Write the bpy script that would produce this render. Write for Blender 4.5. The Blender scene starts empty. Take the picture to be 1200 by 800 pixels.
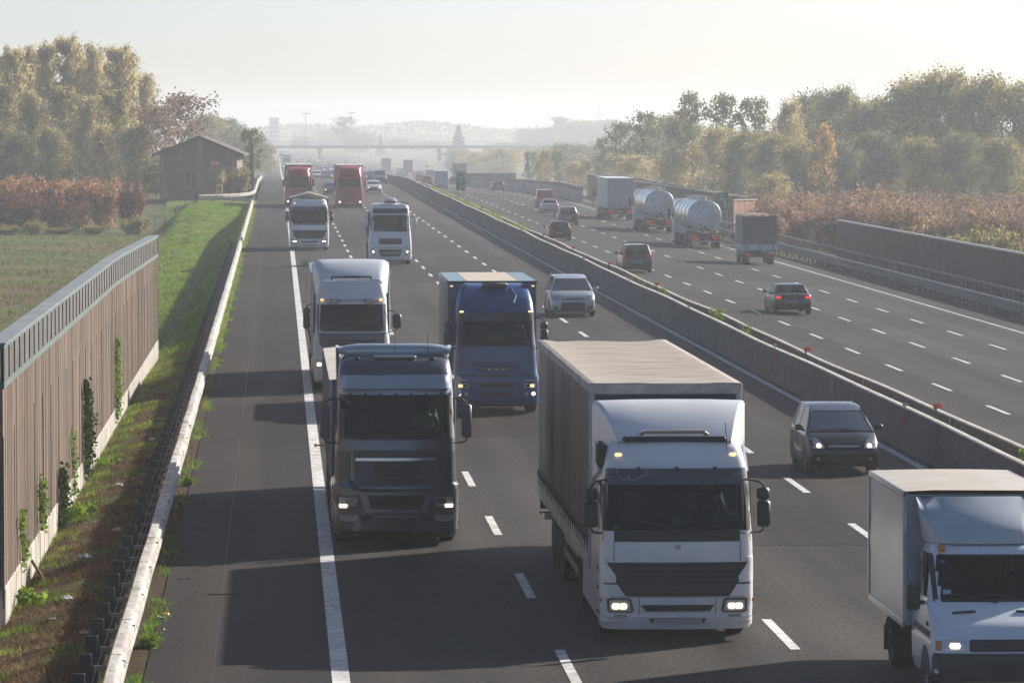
import bpy, math, random
import numpy as np
from mathutils import Vector, Matrix
from mathutils.bvhtree import BVHTree
PI = math.pi
scene = bpy.context.scene
COL = scene.collection

# ------------------------------------------------------------------ camera, sky, sun, exposure
CAM_H = 8.45
F_PX = 5250.0
cam_d = bpy.data.cameras.new('camera')
cam = bpy.data.objects.new('camera', cam_d); COL.objects.link(cam)
cam_d.sensor_width = 36.0
cam_d.lens = F_PX / 1200.0 * 36.0
cam_d.clip_start = 0.5
cam_d.clip_end = 20000
cam.location = (0, 0, CAM_H)
cam.rotation_euler = (PI / 2 - math.atan(262 / F_PX), 0, -math.atan(275 / F_PX))
scene.camera = cam

SUN_EL, SUN_AZ = math.radians(27), math.radians(50)      # azimuth from the driving axis towards the right
world = bpy.data.worlds.new('World'); scene.world = world
world.use_nodes = True
wn = world.node_tree; wn.nodes.clear()
w_out = wn.nodes.new('ShaderNodeOutputWorld'); w_bg = wn.nodes.new('ShaderNodeBackground')
sky = wn.nodes.new('ShaderNodeTexSky'); sky.sky_type = 'NISHITA'; sky.sun_disc = False
sky.sun_elevation = SUN_EL; sky.sun_rotation = SUN_AZ
sky.air_density = 0.48; sky.dust_density = 1.0; sky.ozone_density = 1.1; sky.altitude = 50
w_bg.inputs[1].default_value = 0.076
wn.links.new(sky.outputs[0], w_bg.inputs[0]); wn.links.new(w_bg.outputs[0], w_out.inputs[0])
sun_d = bpy.data.lights.new('sun', 'SUN'); sun_d.energy = 4.9; sun_d.angle = math.radians(0.6)
sun_d.color = (1.0, 0.93, 0.84)
sun = bpy.data.objects.new('sun', sun_d); COL.objects.link(sun)
sv = Vector((math.sin(SUN_AZ) * math.cos(SUN_EL), math.cos(SUN_AZ) * math.cos(SUN_EL), math.sin(SUN_EL)))
sun.rotation_euler = sv.to_track_quat('Z', 'Y').to_euler()
sun.location = (60, 60, 60)
scene.view_settings.view_transform = 'Standard'
scene.view_settings.look = 'None'
scene.view_settings.gamma = 1.0
scene.view_settings.use_curve_mapping = False
scene.view_settings.exposure = 0.78
scene.render.engine = 'CYCLES'
scene.cycles.max_bounces = 6
scene.cycles.diffuse_bounces = 2
scene.cycles.glossy_bounces = 3
scene.cycles.transmission_bounces = 4
scene.cycles.transparent_max_bounces = 12
scene.cycles.volume_bounces = 1
scene.cycles.use_denoising = True

# ------------------------------------------------------------------ materials
MATS = {}
def mat(name, col, rough=0.6, metal=0.0, spec=0.5, var=0.0, scale=3.0, stretch=(1, 1, 1), emit=None, estr=0.0,
        coat=0.0, bump=0.0, dirt=None, dirt_amt=0.0, island=0.0):
    if name in MATS: return MATS[name]
    m = bpy.data.materials.new(name); m.use_nodes = True
    nt = m.node_tree; b = nt.nodes['Principled BSDF']
    b.inputs['Roughness'].default_value = rough
    b.inputs['Metallic'].default_value = metal
    b.inputs['Specular IOR Level'].default_value = spec
    if coat: b.inputs['Coat Weight'].default_value = coat; b.inputs['Coat Roughness'].default_value = 0.08
    c = (col[0], col[1], col[2], 1)
    b.inputs['Base Color'].default_value = c
    src = None
    if var or dirt_amt or bump:
        tc = nt.nodes.new('ShaderNodeTexCoord'); mp = nt.nodes.new('ShaderNodeMapping')
        mp.inputs['Scale'].default_value = stretch
        nt.links.new(tc.outputs['Object'], mp.inputs[0])
        nz = nt.nodes.new('ShaderNodeTexNoise'); nz.inputs['Scale'].default_value = scale
        nz.inputs['Detail'].default_value = 6; nz.inputs['Roughness'].default_value = 0.65
        nt.links.new(mp.outputs[0], nz.inputs['Vector'])
        if var:
            mr = nt.nodes.new('ShaderNodeMapRange')
            mr.inputs[1].default_value = 0.3; mr.inputs[2].default_value = 0.7
            mr.inputs[3].default_value = 1 - var; mr.inputs[4].default_value = 1 + var
            nt.links.new(nz.outputs[0], mr.inputs[0])
            hs = nt.nodes.new('ShaderNodeHueSaturation'); hs.inputs['Color'].default_value = c
            nt.links.new(mr.outputs[0], hs.inputs['Value'])
            src = hs.outputs[0]
        if dirt_amt:
            n2 = nt.nodes.new('ShaderNodeTexNoise'); n2.inputs['Scale'].default_value = scale * 0.37
            n2.inputs['Detail'].default_value = 8; n2.inputs['Roughness'].default_value = 0.7
            nt.links.new(mp.outputs[0], n2.inputs['Vector'])
            r2 = nt.nodes.new('ShaderNodeMapRange'); r2.inputs[1].default_value = 0.42; r2.inputs[2].default_value = 0.68
            r2.inputs[3].default_value = 0; r2.inputs[4].default_value = dirt_amt
            nt.links.new(n2.outputs[0], r2.inputs[0])
            mx = nt.nodes.new('ShaderNodeMixRGB')
            nt.links.new(r2.outputs[0], mx.inputs[0])
            if src: nt.links.new(src, mx.inputs[1])
            else: mx.inputs[1].default_value = c
            d = dirt or (0.1, 0.08, 0.06)
            mx.inputs[2].default_value = (d[0], d[1], d[2], 1)
            src = mx.outputs[0]
        if bump:
            bp = nt.nodes.new('ShaderNodeBump'); bp.inputs['Strength'].default_value = bump
            bp.inputs['Distance'].default_value = 0.03
            nt.links.new(nz.outputs[0], bp.inputs['Height']); nt.links.new(bp.outputs[0], b.inputs['Normal'])
    if island:
        g = nt.nodes.new('ShaderNodeNewGeometry')
        mr = nt.nodes.new('ShaderNodeMapRange'); mr.inputs[3].default_value = 1 - island; mr.inputs[4].default_value = 1 + island
        nt.links.new(g.outputs['Random Per Island'], mr.inputs[0])
        hs = nt.nodes.new('ShaderNodeHueSaturation'); hs.inputs['Color'].default_value = c
        if src: nt.links.new(src, hs.inputs['Color'])
        nt.links.new(mr.outputs[0], hs.inputs['Value']); src = hs.outputs[0]
    if src: nt.links.new(src, b.inputs['Base Color'])
    if emit:
        b.inputs['Emission Color'].default_value = (emit[0], emit[1], emit[2], 1)
        b.inputs['Emission Strength'].default_value = estr
    MATS[name] = m
    return m

LEAF_SAT = 0.88
def leaf_mat(name, c1, c2, c3, trans=0.45):
    """leaves: colour differs leaf clump by leaf clump, light comes through"""
    if name in MATS: return MATS[name]
    m = bpy.data.materials.new(name); m.use_nodes = True
    nt = m.node_tree; nt.nodes.clear()
    out = nt.nodes.new('ShaderNodeOutputMaterial')
    g = nt.nodes.new('ShaderNodeNewGeometry')
    rp = nt.nodes.new('ShaderNodeValToRGB')
    rp.color_ramp.elements[0].color = (*c1, 1); rp.color_ramp.elements[1].color = (*c3, 1)
    e = rp.color_ramp.elements.new(0.55); e.color = (*c2, 1)
    nb = nt.nodes.new('ShaderNodeTexNoise'); nb.inputs['Scale'].default_value = 1.1; nb.inputs['Detail'].default_value = 3
    fm = nt.nodes.new('ShaderNodeMath'); fm.operation = 'MULTIPLY_ADD'; fm.inputs[1].default_value = .38
    fs_ = nt.nodes.new('ShaderNodeMath'); fs_.operation = 'MULTIPLY_ADD'; fs_.inputs[1].default_value = 1.9; fs_.inputs[2].default_value = -.62
    nt.links.new(nb.outputs[0], fs_.inputs[0]); nt.links.new(g.outputs['Random Per Island'], fm.inputs[0]); nt.links.new(fs_.outputs[0], fm.inputs[2]); nt.links.new(fm.outputs[0], rp.inputs[0])
    tc = nt.nodes.new('ShaderNodeTexCoord'); nt.links.new(tc.outputs['Object'], nb.inputs['Vector']); nz = nt.nodes.new('ShaderNodeTexNoise'); nz.inputs['Scale'].default_value = 0.5
    nt.links.new(tc.outputs['Object'], nz.inputs['Vector'])
    mr = nt.nodes.new('ShaderNodeMapRange'); mr.inputs[1].default_value = .3; mr.inputs[2].default_value = .7
    mr.inputs[3].default_value = .62; mr.inputs[4].default_value = 1.35
    nt.links.new(nz.outputs[0], mr.inputs[0])
    hs = nt.nodes.new('ShaderNodeHueSaturation'); hs.inputs['Saturation'].default_value = LEAF_SAT; nt.links.new(rp.outputs[0], hs.inputs['Color'])
    nt.links.new(mr.outputs[0], hs.inputs['Value'])
    d = nt.nodes.new('ShaderNodeBsdfDiffuse'); t = nt.nodes.new('ShaderNodeBsdfTranslucent')
    mx = nt.nodes.new('ShaderNodeMixShader'); mx.inputs[0].default_value = trans
    nt.links.new(hs.outputs[0], d.inputs[0]); nt.links.new(hs.outputs[0], t.inputs[0])
    nt.links.new(d.outputs[0], mx.inputs[1]); nt.links.new(t.outputs[0], mx.inputs[2])
    nt.links.new(mx.outputs[0], out.inputs[0])
    MATS[name] = m
    return m

def glass_mat(name, tint=(0.55, 0.68, 0.68), clear=0.88, gloss=.62):
    if name in MATS: return MATS[name]
    m = bpy.data.materials.new(name); m.use_nodes = True
    nt = m.node_tree; nt.nodes.clear()
    out = nt.nodes.new('ShaderNodeOutputMaterial')
    tr = nt.nodes.new('ShaderNodeBsdfTransparent'); tr.inputs[0].default_value = (*tint, 1)
    gl = nt.nodes.new('ShaderNodeBsdfGlossy'); gl.inputs['Roughness'].default_value = 0.06
    gl.inputs[0].default_value = (gloss * .95, gloss, gloss * 1.04, 1)
    fr = nt.nodes.new('ShaderNodeFresnel'); fr.inputs[0].default_value = 1.32
    df = nt.nodes.new('ShaderNodeBsdfDiffuse'); df.inputs[0].default_value = (0.012, 0.018, 0.02, 1)
    m1 = nt.nodes.new('ShaderNodeMixShader'); m1.inputs[0].default_value = clear
    nt.links.new(df.outputs[0], m1.inputs[1]); nt.links.new(tr.outputs[0], m1.inputs[2])
    m2 = nt.nodes.new('ShaderNodeMixShader')
    nt.links.new(fr.outputs[0], m2.inputs[0]); nt.links.new(m1.outputs[0], m2.inputs[1]); nt.links.new(gl.outputs[0], m2.inputs[2])
    nt.links.new(m2.outputs[0], out.inputs[0])
    MATS[name] = m
    return m

# ------------------------------------------------------------------ mesh building
class MB:
    def __init__(s):
        s.v = []; s.f = []
    def add(s, vs, fs):
        o = len(s.v); s.v.extend(tuple(p) for p in vs); s.f.extend(tuple(i + o for i in f) for f in fs)
        return s
    def box(s, c, d, rot=None, bev=0.0):
        hx, hy, hz = d[0] / 2, d[1] / 2, d[2] / 2
        if bev <= 0:
            vs = [Vector((x * hx, y * hy, z * hz)) for z in (-1, 1) for y in (-1, 1) for x in (-1, 1)]
            fs = [(0, 2, 3, 1), (4, 5, 7, 6), (0, 1, 5, 4), (2, 6, 7, 3), (0, 4, 6, 2), (1, 3, 7, 5)]
        else:
            b = min(bev, hx * .95, hy * .95, hz * .95)
            vs = []; idx = {}
            for sx in (-1, 1):
                for sy in (-1, 1):
                    for sz in (-1, 1):
                        for a in range(3):
                            p = [sx * hx, sy * hy, sz * hz]
                            for k in range(3):
                                if k != a: p[k] -= (sx, sy, sz)[k] * b
                            idx[(sx, sy, sz, a)] = len(vs); vs.append(Vector(p))
            fs = []
            for a in range(3):
                o1, o2 = [(1, 2), (2, 0), (0, 1)][a]
                for sg in (-1, 1):
                    q = []
                    for (u, w) in ((-1, -1), (1, -1), (1, 1), (-1, 1)):
                        k = [0, 0, 0]; k[a] = sg; k[o1] = u; k[o2] = w
                        q.append(idx[(k[0], k[1], k[2], a)])
                    fs.append(tuple(q if sg > 0 else q[::-1]))
                for u in (-1, 1):
                    for w in (-1, 1):
                        k0 = [0, 0, 0]; k1 = [0, 0, 0]
                        k0[a] = -1; k1[a] = 1; k0[o1] = k1[o1] = u; k0[o2] = k1[o2] = w
                        q = [idx[(*k0, o1)], idx[(*k1, o1)], idx[(*k1, o2)], idx[(*k0, o2)]]
                        fs.append(tuple(q if u * w < 0 else q[::-1]))
            for sx in (-1, 1):
                for sy in (-1, 1):
                    for sz in (-1, 1):
                        q = [idx[(sx, sy, sz, a)] for a in range(3)]
                        fs.append(tuple(q if sx * sy * sz > 0 else q[::-1]))
        c = Vector(c)
        if rot: vs = [rot @ p for p in vs]
        return s.add([p + c for p in vs], fs)
    def cyl(s, p0, p1, r0, r1=None, n=12, caps=True):
        p0 = Vector(p0); p1 = Vector(p1); r1 = r0 if r1 is None else r1
        d = (p1 - p0)
        if d.length < 1e-6: return s
        d.normalize()
        a = d.orthogonal().normalized(); b = d.cross(a)
        vs = []
        for (p, r) in ((p0, r0), (p1, r1)):
            for i in range(n):
                t = 2 * PI * i / n
                vs.append(p + a * (math.cos(t) * r) + b * (math.sin(t) * r))
        fs = [(i, (i + 1) % n, n + (i + 1) % n, n + i) for i in range(n)]
        if caps: fs += [tuple(range(n))[::-1], tuple(range(n, 2 * n))]
        return s.add(vs, fs)
    def tube(s, pts, r, n=6):
        for i in range(len(pts) - 1): s.cyl(pts[i], pts[i + 1], r, r, n)
        return s
    def loft(s, rings, closed=True, cap0=False, cap1=False, skip=None):
        n = len(rings[0]); vs = [p for r in rings for p in r]; fs = []
        m = n if closed else n - 1
        for i in range(len(rings) - 1):
            for j in range(m):
                if skip and skip(i, j): continue
                k = (j + 1) % n
                fs.append((i * n + j, i * n + k, (i + 1) * n + k, (i + 1) * n + j))
        if cap0: fs.append(tuple(range(n))[::-1])
        if cap1: fs.append(tuple((len(rings) - 1) * n + j for j in range(n)))
        return s.add(vs, fs)
    def prism(s, prof, x0, x1, axis='x'):
        """extrude a 2D outline; axis x: outline is (y,z); axis y: outline is (x,z)"""
        if axis == 'x': r = [[(x, p[0], p[1]) for p in prof] for x in (x0, x1)]
        elif axis == 'y': r = [[(p[0], x, p[1]) for p in prof] for x in (x0, x1)]
        else: r = [[(p[0], p[1], x) for p in prof] for x in (x0, x1)]
        return s.loft(r, True, True, True)
    def build(s, name, m, parent=None, smooth=None, loc=None):
        me = bpy.data.meshes.new(name)
        me.from_pydata(s.v, [], s.f); me.update()
        if m is not None: me.materials.append(m)
        if smooth is not None:
            me.polygons.foreach_set('use_smooth', [True] * len(me.polygons))
            me.set_sharp_from_angle(angle=math.radians(smooth))
        o = bpy.data.objects.new(name, me); COL.objects.link(o)
        if parent: o.parent = parent
        if loc: o.location = loc
        return o
    def bvh(s):
        return BVHTree.FromPolygons([Vector(p) for p in s.v], s.f)

def fast_mesh(name, V, m, nper, parent=None):
    """numpy array of N faces x nper vertices"""
    N = V.shape[0]
    me = bpy.data.meshes.new(name)
    me.vertices.add(N * nper); me.vertices.foreach_set('co', V.reshape(-1).astype(np.float32))
    me.loops.add(N * nper); me.loops.foreach_set('vertex_index', np.arange(N * nper, dtype=np.int32))
    me.polygons.add(N); me.polygons.foreach_set('loop_start', np.arange(0, N * nper, nper, dtype=np.int32))
    me.update(calc_edges=True)
    me.materials.append(m)
    o = bpy.data.objects.new(name, me); COL.objects.link(o)
    if parent: o.parent = parent
    return o

def tag(o, label=None, cat=None, group=None, kind=None):
    if label: o['label'] = label
    if cat: o['category'] = cat
    if group: o['group'] = group
    if kind: o['kind'] = kind
    return o
def thing(name, label, cat, loc=(0, 0, 0), rz=0.0, group=None):
    o = bpy.data.objects.new(name, None); COL.objects.link(o)
    o.location = loc; o.rotation_euler = (0, 0, rz); o.empty_display_size = 0.3
    return tag(o, label, cat, group)
def kids(o):
    return [c for c in COL.objects if c.parent is o]
def copy_tree(o, parent=None, cache=None):
    if cache is None:
        cache = {}
        for c in COL.objects:
            if c.parent: cache.setdefault(c.parent.name, []).append(c)
    c = o.copy(); COL.objects.link(c)
    if parent: c.parent = parent
    for ch in cache.get(o.name, []): copy_tree(ch, c, cache)
    return c

# ------------------------------------------------------------------ the lie of the land
DP = [(0, 0), (560, 0), (650, .8), (800, 2.2), (1000, 4.1), (1200, 5.4), (1800, 8.5), (2400, 9.5), (9000, 9.5)]
def drop(Y):
    for (a, b) in zip(DP, DP[1:]):
        if Y <= b[0]:
            if Y <= a[0]: return a[1]
            return a[1] + (b[1] - a[1]) * (Y - a[0]) / (b[0] - a[0])
    return 9.5
def sst(a, b, x):
    t = min(1, max(0, (x - a) / (b - a))); return t * t * (3 - 2 * t)
def right_z(X):
    return -0.57 - 0.053 * (X - 18.5)
def road_z(X, Y):
    return (0.0 if X < 17.4 else right_z(min(X, 38))) - drop(Y)
def land_z(X, Y):
    """open ground left and right of the motorway"""
    d = drop(Y)
    if X < -2.0:
        w = 5.5 + 7 * sst(150, 300, Y)
        z0 = -2.0 * sst(2.9, 9.5, -X)
        z1 = -1.35 * min(1, max(0, (-X - 2.85) / 1.95)) - .65 * sst(5.5, 11, -X)
        k = sst(140, 205, Y); z = z0 * (1 - k) + z1 * k
        m = sst(350, 400, Y) * (1 - sst(455, 480, Y)) * (1 - sst(8.0, 10.5, -X))
        z = z * (1 - m) + m * 0.05
        yard = sst(455, 470, Y) * (1 - sst(16, 22, -X))
        z = z * (1 - yard) + yard * -0.25
        return z - d
    if X > 38:
        return right_z(38) - 1.6 * sst(41, 47, X) - d
    return road_z(X, Y) - d * 0
def on_road(px, py):
    """point of the carriageway seen at photo pixel (px, py)"""
    Y = 300.0; X = 0
    for _ in range(60):
        X = (px - 325) / F_PX * Y
        z = road_z(X, Y)
        Y = 0.5 * Y + 0.5 * (CAM_H - z) * F_PX / (py - 138)
    return X, Y, road_z(X, Y)

# haze: the autumn mist over the plain
def build_haze():
    hz = MB().box((400, 2800, 6.0), (5200, 5900, 36.5)).build('haze', None)
    m = bpy.data.materials.new('mist'); m.use_nodes = True
    nt = m.node_tree; nt.nodes.clear()
    out = nt.nodes.new('ShaderNodeOutputMaterial'); pv = nt.nodes.new('ShaderNodeVolumePrincipled')
    pv.inputs['Color'].default_value = (0.80, 0.84, 0.89, 1)
    pv.inputs['Density'].default_value = HAZE_DENSITY
    pv.inputs['Anisotropy'].default_value = 0.35
    nt.links.new(pv.outputs[0], out.inputs['Volume'])
    hz.data.materials.append(m)
    tag(hz, 'pale autumn mist hanging over the whole plain', 'haze', kind='stuff')
HAZE_DENSITY = 0.00037
# ------------------------------------------------------------------ ground, roads
def ys_list(a, b, near=6, far=60):
    out = [a]; y = a
    while y < b:
        y += near + (far - near) * sst(300, 2500, y)
        out.append(min(y, b))
    for k in (560, 650, 800, 1000, 1200, 1800, 2400):
        if a < k < b: out.append(k)
    return sorted(set(out))
def sheet(name, xs, ys, zf, m, kind='structure', smooth=60):
    mb = MB()
    vs = [(x(y) if callable(x) else x, y, 0) for y in ys for x in xs]
    vs = [(a, b, zf(a, b)) for a, b, _ in vs]
    n = len(xs)
    fs = [(i * n + j, i * n + j + 1, (i + 1) * n + j + 1, (i + 1) * n + j) for i in range(len(ys) - 1) for j in range(n - 1)]
    mb.add(vs, fs)
    o = mb.build(name, m, smooth=smooth)
    if kind: o['kind'] = kind
    return o

def node_mat(name):
    m = bpy.data.materials.new(name); m.use_nodes = True
    MATS[name] = m
    return m, m.node_tree, m.node_tree.nodes['Principled BSDF']
def tex_noise(nt, vec, scale, detail=6, rough=.6, stretch=(1, 1, 1)):
    mp = nt.nodes.new('ShaderNodeMapping'); mp.inputs['Scale'].default_value = stretch
    nt.links.new(vec, mp.inputs[0])
    nz = nt.nodes.new('ShaderNodeTexNoise'); nz.inputs['Scale'].default_value = scale
    nz.inputs['Detail'].default_value = detail; nz.inputs['Roughness'].default_value = rough
    nt.links.new(mp.outputs[0], nz.inputs['Vector'])
    return nz.outputs[0]
def ramp(nt, fac, stops):
    r = nt.nodes.new('ShaderNodeValToRGB'); nt.links.new(fac, r.inputs[0])
    el = r.color_ramp.elements
    el[0].position, el[0].color = stops[0][0], (*stops[0][1], 1)
    el[1].position, el[1].color = stops[-1][0], (*stops[-1][1], 1)
    for p, c in stops[1:-1]:
        e = el.new(p); e.color = (*c, 1)
    return r.outputs[0]
def mixc(nt, fac, a, b, mode='MIX'):
    mx = nt.nodes.new('ShaderNodeMixRGB'); mx.blend_type = mode
    if isinstance(fac, float): mx.inputs[0].default_value = fac
    else: nt.links.new(fac, mx.inputs[0])
    for i, q in ((1, a), (2, b)):
        if isinstance(q, tuple): mx.inputs[i].default_value = (*q, 1)
        else: nt.links.new(q, mx.inputs[i])
    return mx.outputs[0]
def g3(v): return (v, v, v)

def asphalt_mat(name, base, tint, seed):
    m, nt, b = node_mat(name)
    tc = nt.nodes.new('ShaderNodeTexCoord'); P = tc.outputs['Object']
    grain = tex_noise(nt, P, 9, 5, .85)
    big = tex_noise(nt, P, .25, 5, .6, (1, .12, 1))
    tracks = tex_noise(nt, P, .9, 3, .5, (1, .004, 1))
    patch = tex_noise(nt, P, .035, 3, .5, (1.0, .5, 1))
    c = ramp(nt, grain, [(.36, tuple(base * .5 * t for t in tint)), (.66, tuple(base * 1.65 * t for t in tint))])
    c = mixc(nt, 1.0, c, ramp(nt, big, [(.3, g3(.84)), (.7, g3(1.12))]), 'MULTIPLY')
    c = mixc(nt, 1.0, c, ramp(nt, tracks, [(.35, g3(.74)), (.65, g3(1.2))]), 'MULTIPLY')
    c = mixc(nt, 1.0, c, ramp(nt, patch, [(.46, (.86, .83, .82)), (.52, g3(1.08))]), 'MULTIPLY')
    oil = tex_noise(nt, P, .8, 5, .75, (1, .09, 1))
    c = mixc(nt, ramp(nt, oil, [(.60, g3(0)), (.72, g3(.55))]), c, (base * .35, base * .33, base * .31))
    nt.links.new(c, b.inputs['Base Color'])
    nt.links.new(ramp(nt, tracks, [(.3, g3(.62)), (.7, g3(.8))]), b.inputs['Roughness'])
    b.inputs['Specular IOR Level'].default_value = .05
    bp = nt.nodes.new('ShaderNodeBump'); bp.inputs['Strength'].default_value = .35; bp.inputs['Distance'].default_value = .012
    nt.links.new(grain, bp.inputs['Height']); nt.links.new(bp.outputs[0], b.inputs['Normal'])
    return m
ASPH = asphalt_mat('asphalt', .051, (1.04, .97, .90), 1)
ASPH2 = asphalt_mat('older_asphalt', .052, (1.0, .96, .92), 2)
ASPH3 = asphalt_mat('shoulder_asphalt', .037, (1.08, .96, .87), 2)

def ground_mat():
    m, nt, b = node_mat('meadow')
    tc = nt.nodes.new('ShaderNodeTexCoord'); P = tc.outputs['Object']
    n1 = tex_noise(nt, P, .05, 6, .6); n2 = tex_noise(nt, P, 1.4, 6, .7)
    c = ramp(nt, n1, [(.38, (.05, .075, .022)), (.5, (.085, .10, .03)), (.62, (.10, .085, .045))])
    c = mixc(nt, 1.0, c, ramp(nt, n2, [(.3, g3(.6)), (.7, g3(1.35))]), 'MULTIPLY')
    nt.links.new(c, b.inputs['Base Color']); b.inputs['Roughness'].default_value = .95
    b.inputs['Specular IOR Level'].default_value = .1
    return m
def verge_mat():
    m, nt, b = node_mat('verge_soil')
    tc = nt.nodes.new('ShaderNodeTexCoord'); P = tc.outputs['Object']
    n1 = tex_noise(nt, P, .55, 6, .65, (1, .55, 1)); n2 = tex_noise(nt, P, 9, 6, .75)
    soil = ramp(nt, n2, [(.3, (.022, .016, .010)), (.5, (.055, .036, .020)), (.7, (.13, .09, .055))])
    grass = ramp(nt, n2, [(.3, (.025, .05, .012)), (.7, (.10, .15, .035))])
    c = mixc(nt, ramp(nt, n1, [(.50, g3(0)), (.58, g3(1))]), soil, grass)
    nt.links.new(c, b.inputs['Base Color']); b.inputs['Roughness'].default_value = .95
    b.inputs['Specular IOR Level'].default_value = .1
    bp = nt.nodes.new('ShaderNodeBump'); bp.inputs['Strength'].default_value = .9; bp.inputs['Distance'].default_value = .06
    nt.links.new(n2, bp.inputs['Height']); nt.links.new(bp.outputs[0], b.inputs['Normal'])
    return m
def bank_mat():
    m, nt, b = node_mat('bank_grass')
    tc = nt.nodes.new('ShaderNodeTexCoord'); P = tc.outputs['Object']
    n1 = tex_noise(nt, P, .22, 6, .6); n2 = tex_noise(nt, P, 3.5, 6, .75)
    c = ramp(nt, n1, [(.35, (.10, .15, .02)), (.6, (.155, .205, .03))])
    c = mixc(nt, 1.0, c, ramp(nt, n2, [(.3, g3(.55)), (.7, g3(1.4))]), 'MULTIPLY')
    nt.links.new(c, b.inputs['Base Color']); b.inputs['Roughness'].default_value = .95
    b.inputs['Specular IOR Level'].default_value = .1
    bp = nt.nodes.new('ShaderNodeBump'); bp.inputs['Strength'].default_value = .9; bp.inputs['Distance'].default_value = .12
    nt.links.new(n2, bp.inputs['Height']); nt.links.new(bp.outputs[0], b.inputs['Normal'])
    return m
def field_mat():
    m, nt, b = node_mat('stubble_field')
    tc = nt.nodes.new('ShaderNodeTexCoord'); P = tc.outputs['Object']
    rot = nt.nodes.new('ShaderNodeMapping'); rot.inputs['Rotation'].default_value = (0, 0, math.radians(4))
    nt.links.new(P, rot.inputs[0]); Q = rot.outputs[0]
    n1 = tex_noise(nt, Q, .16, 5, .6, (1, .25, 1)); n2 = tex_noise(nt, Q, 2.4, 6, .8, (1, .5, 1))
    rows = tex_noise(nt, Q, .5, 6, .7, (1.0, .3, 1))
    c = ramp(nt, n1, [(.38, (.09, .115, .03)), (.5, (.125, .12, .045)), (.62, (.13, .095, .055))])
    c = mixc(nt, 1.0, c, ramp(nt, n2, [(.3, g3(.6)), (.7, g3(1.45))]), 'MULTIPLY')
    c = mixc(nt, ramp(nt, rows, [(.55, g3(0)), (.70, g3(.5))]), c, (.085, .065, .04))
    nt.links.new(c, b.inputs['Base Color']); b.inputs['Roughness'].default_value = .95
    b.inputs['Specular IOR Level'].default_value = .1
    bp = nt.nodes.new('ShaderNodeBump'); bp.inputs['Strength'].default_value = .8; bp.inputs['Distance'].default_value = .15
    nt.links.new(n2, bp.inputs['Height']); nt.links.new(bp.outputs[0], b.inputs['Normal'])
    return m

YS = ys_list(-40, 5600)
gx = [-2100, -600, -200, -90, -50, -30, -22, -16, -13, -11, -9.5, -8, -6.5, -5, -3.8, -2.8, -2.2, -1.6, -.5, 8, 17.3, 17.45, 30, 37.5, 39, 41, 43, 45, 47, 60, 100, 250, 700, 2800]
def ground_z(X, Y):
    if -1.7 < X < 38.5: return road_z(X, Y) - .35
    if X < -1.7 and Y < 470 and X > -11: return land_z(X, Y) - .12 - .2 * sst(3, 1.8, -X)
    return land_z(X, Y) - .06
sheet('ground', gx, YS, ground_z, ground_mat())
YR = ys_list(-40, 2300)
sheet('road', [-2.02, -1, .8, 4.4, 8.2, 11.9, 15.9], YR, lambda x, y: road_z(x, y), ASPH)
sheet('road', [18.45, 22.8, 26.6, 30.3, 34.1, 36.6], YR, lambda x, y: road_z(x, y), ASPH2)
sheet('hard_shoulder', [-2.03, -.6, .78], ys_list(-40, 700), lambda x, y: road_z(x, y) + .004, ASPH3)
sheet('median_strip', [15.8, 16.6, 17.4, 18.2, 18.6], YR, lambda x, y: -drop(y) - .25 + .06 * math.sin(y * .7 + x * 3) - .12 * (x - 16) , verge_mat())
VZ = lambda x, y: land_z(x, y)
sheet('verge', [-4.9, -4.5, -4.1, -3.7, -3.3, -2.9, -2.5, -2.15, -1.95], ys_list(-20, 166, 1.2, 2),
      lambda x, y: (VZ(x, y) if x < -2 else -.03) + (.03 * math.sin(x * 7 + y * 2.1) + .03 * math.sin(y * 1.3 + x) if -4.8 < x < -2.6 else 0), MATS['verge_soil'])
sheet('grass_bank', [-11.5, -10, -8.8, -7.6, -6.4, -5.4, -4.5, -3.6, -2.9, -2.3, -1.95], ys_list(166, 480, 2, 4),
      lambda x, y: (VZ(x, y) if x < -2 else -.03) + (.05 * math.sin(x * 2 + y * .5) + .04 * math.sin(y * .9 + x) if -11 < x < -2.6 else 0), bank_mat())
sheet('field', [-70, -45, -30, -22, -17, -13, -11, -9, -7.5, -6], ys_list(60, 400, 4, 6),
      lambda x, y: land_z(x, y) - .02 + .04 * math.sin(x * .31 + .08 * y) * math.sin(y * .043), field_mat())
sheet('layby', [lambda y: -2.0 - 7.2 * sst(444, 449, y) * (1 - .75 * sst(451, 462, y)), -2.0], ys_list(440, 462, 1, 1), lambda x, y: .004 if x > -2.1 else -.02, ASPH3)

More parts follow.
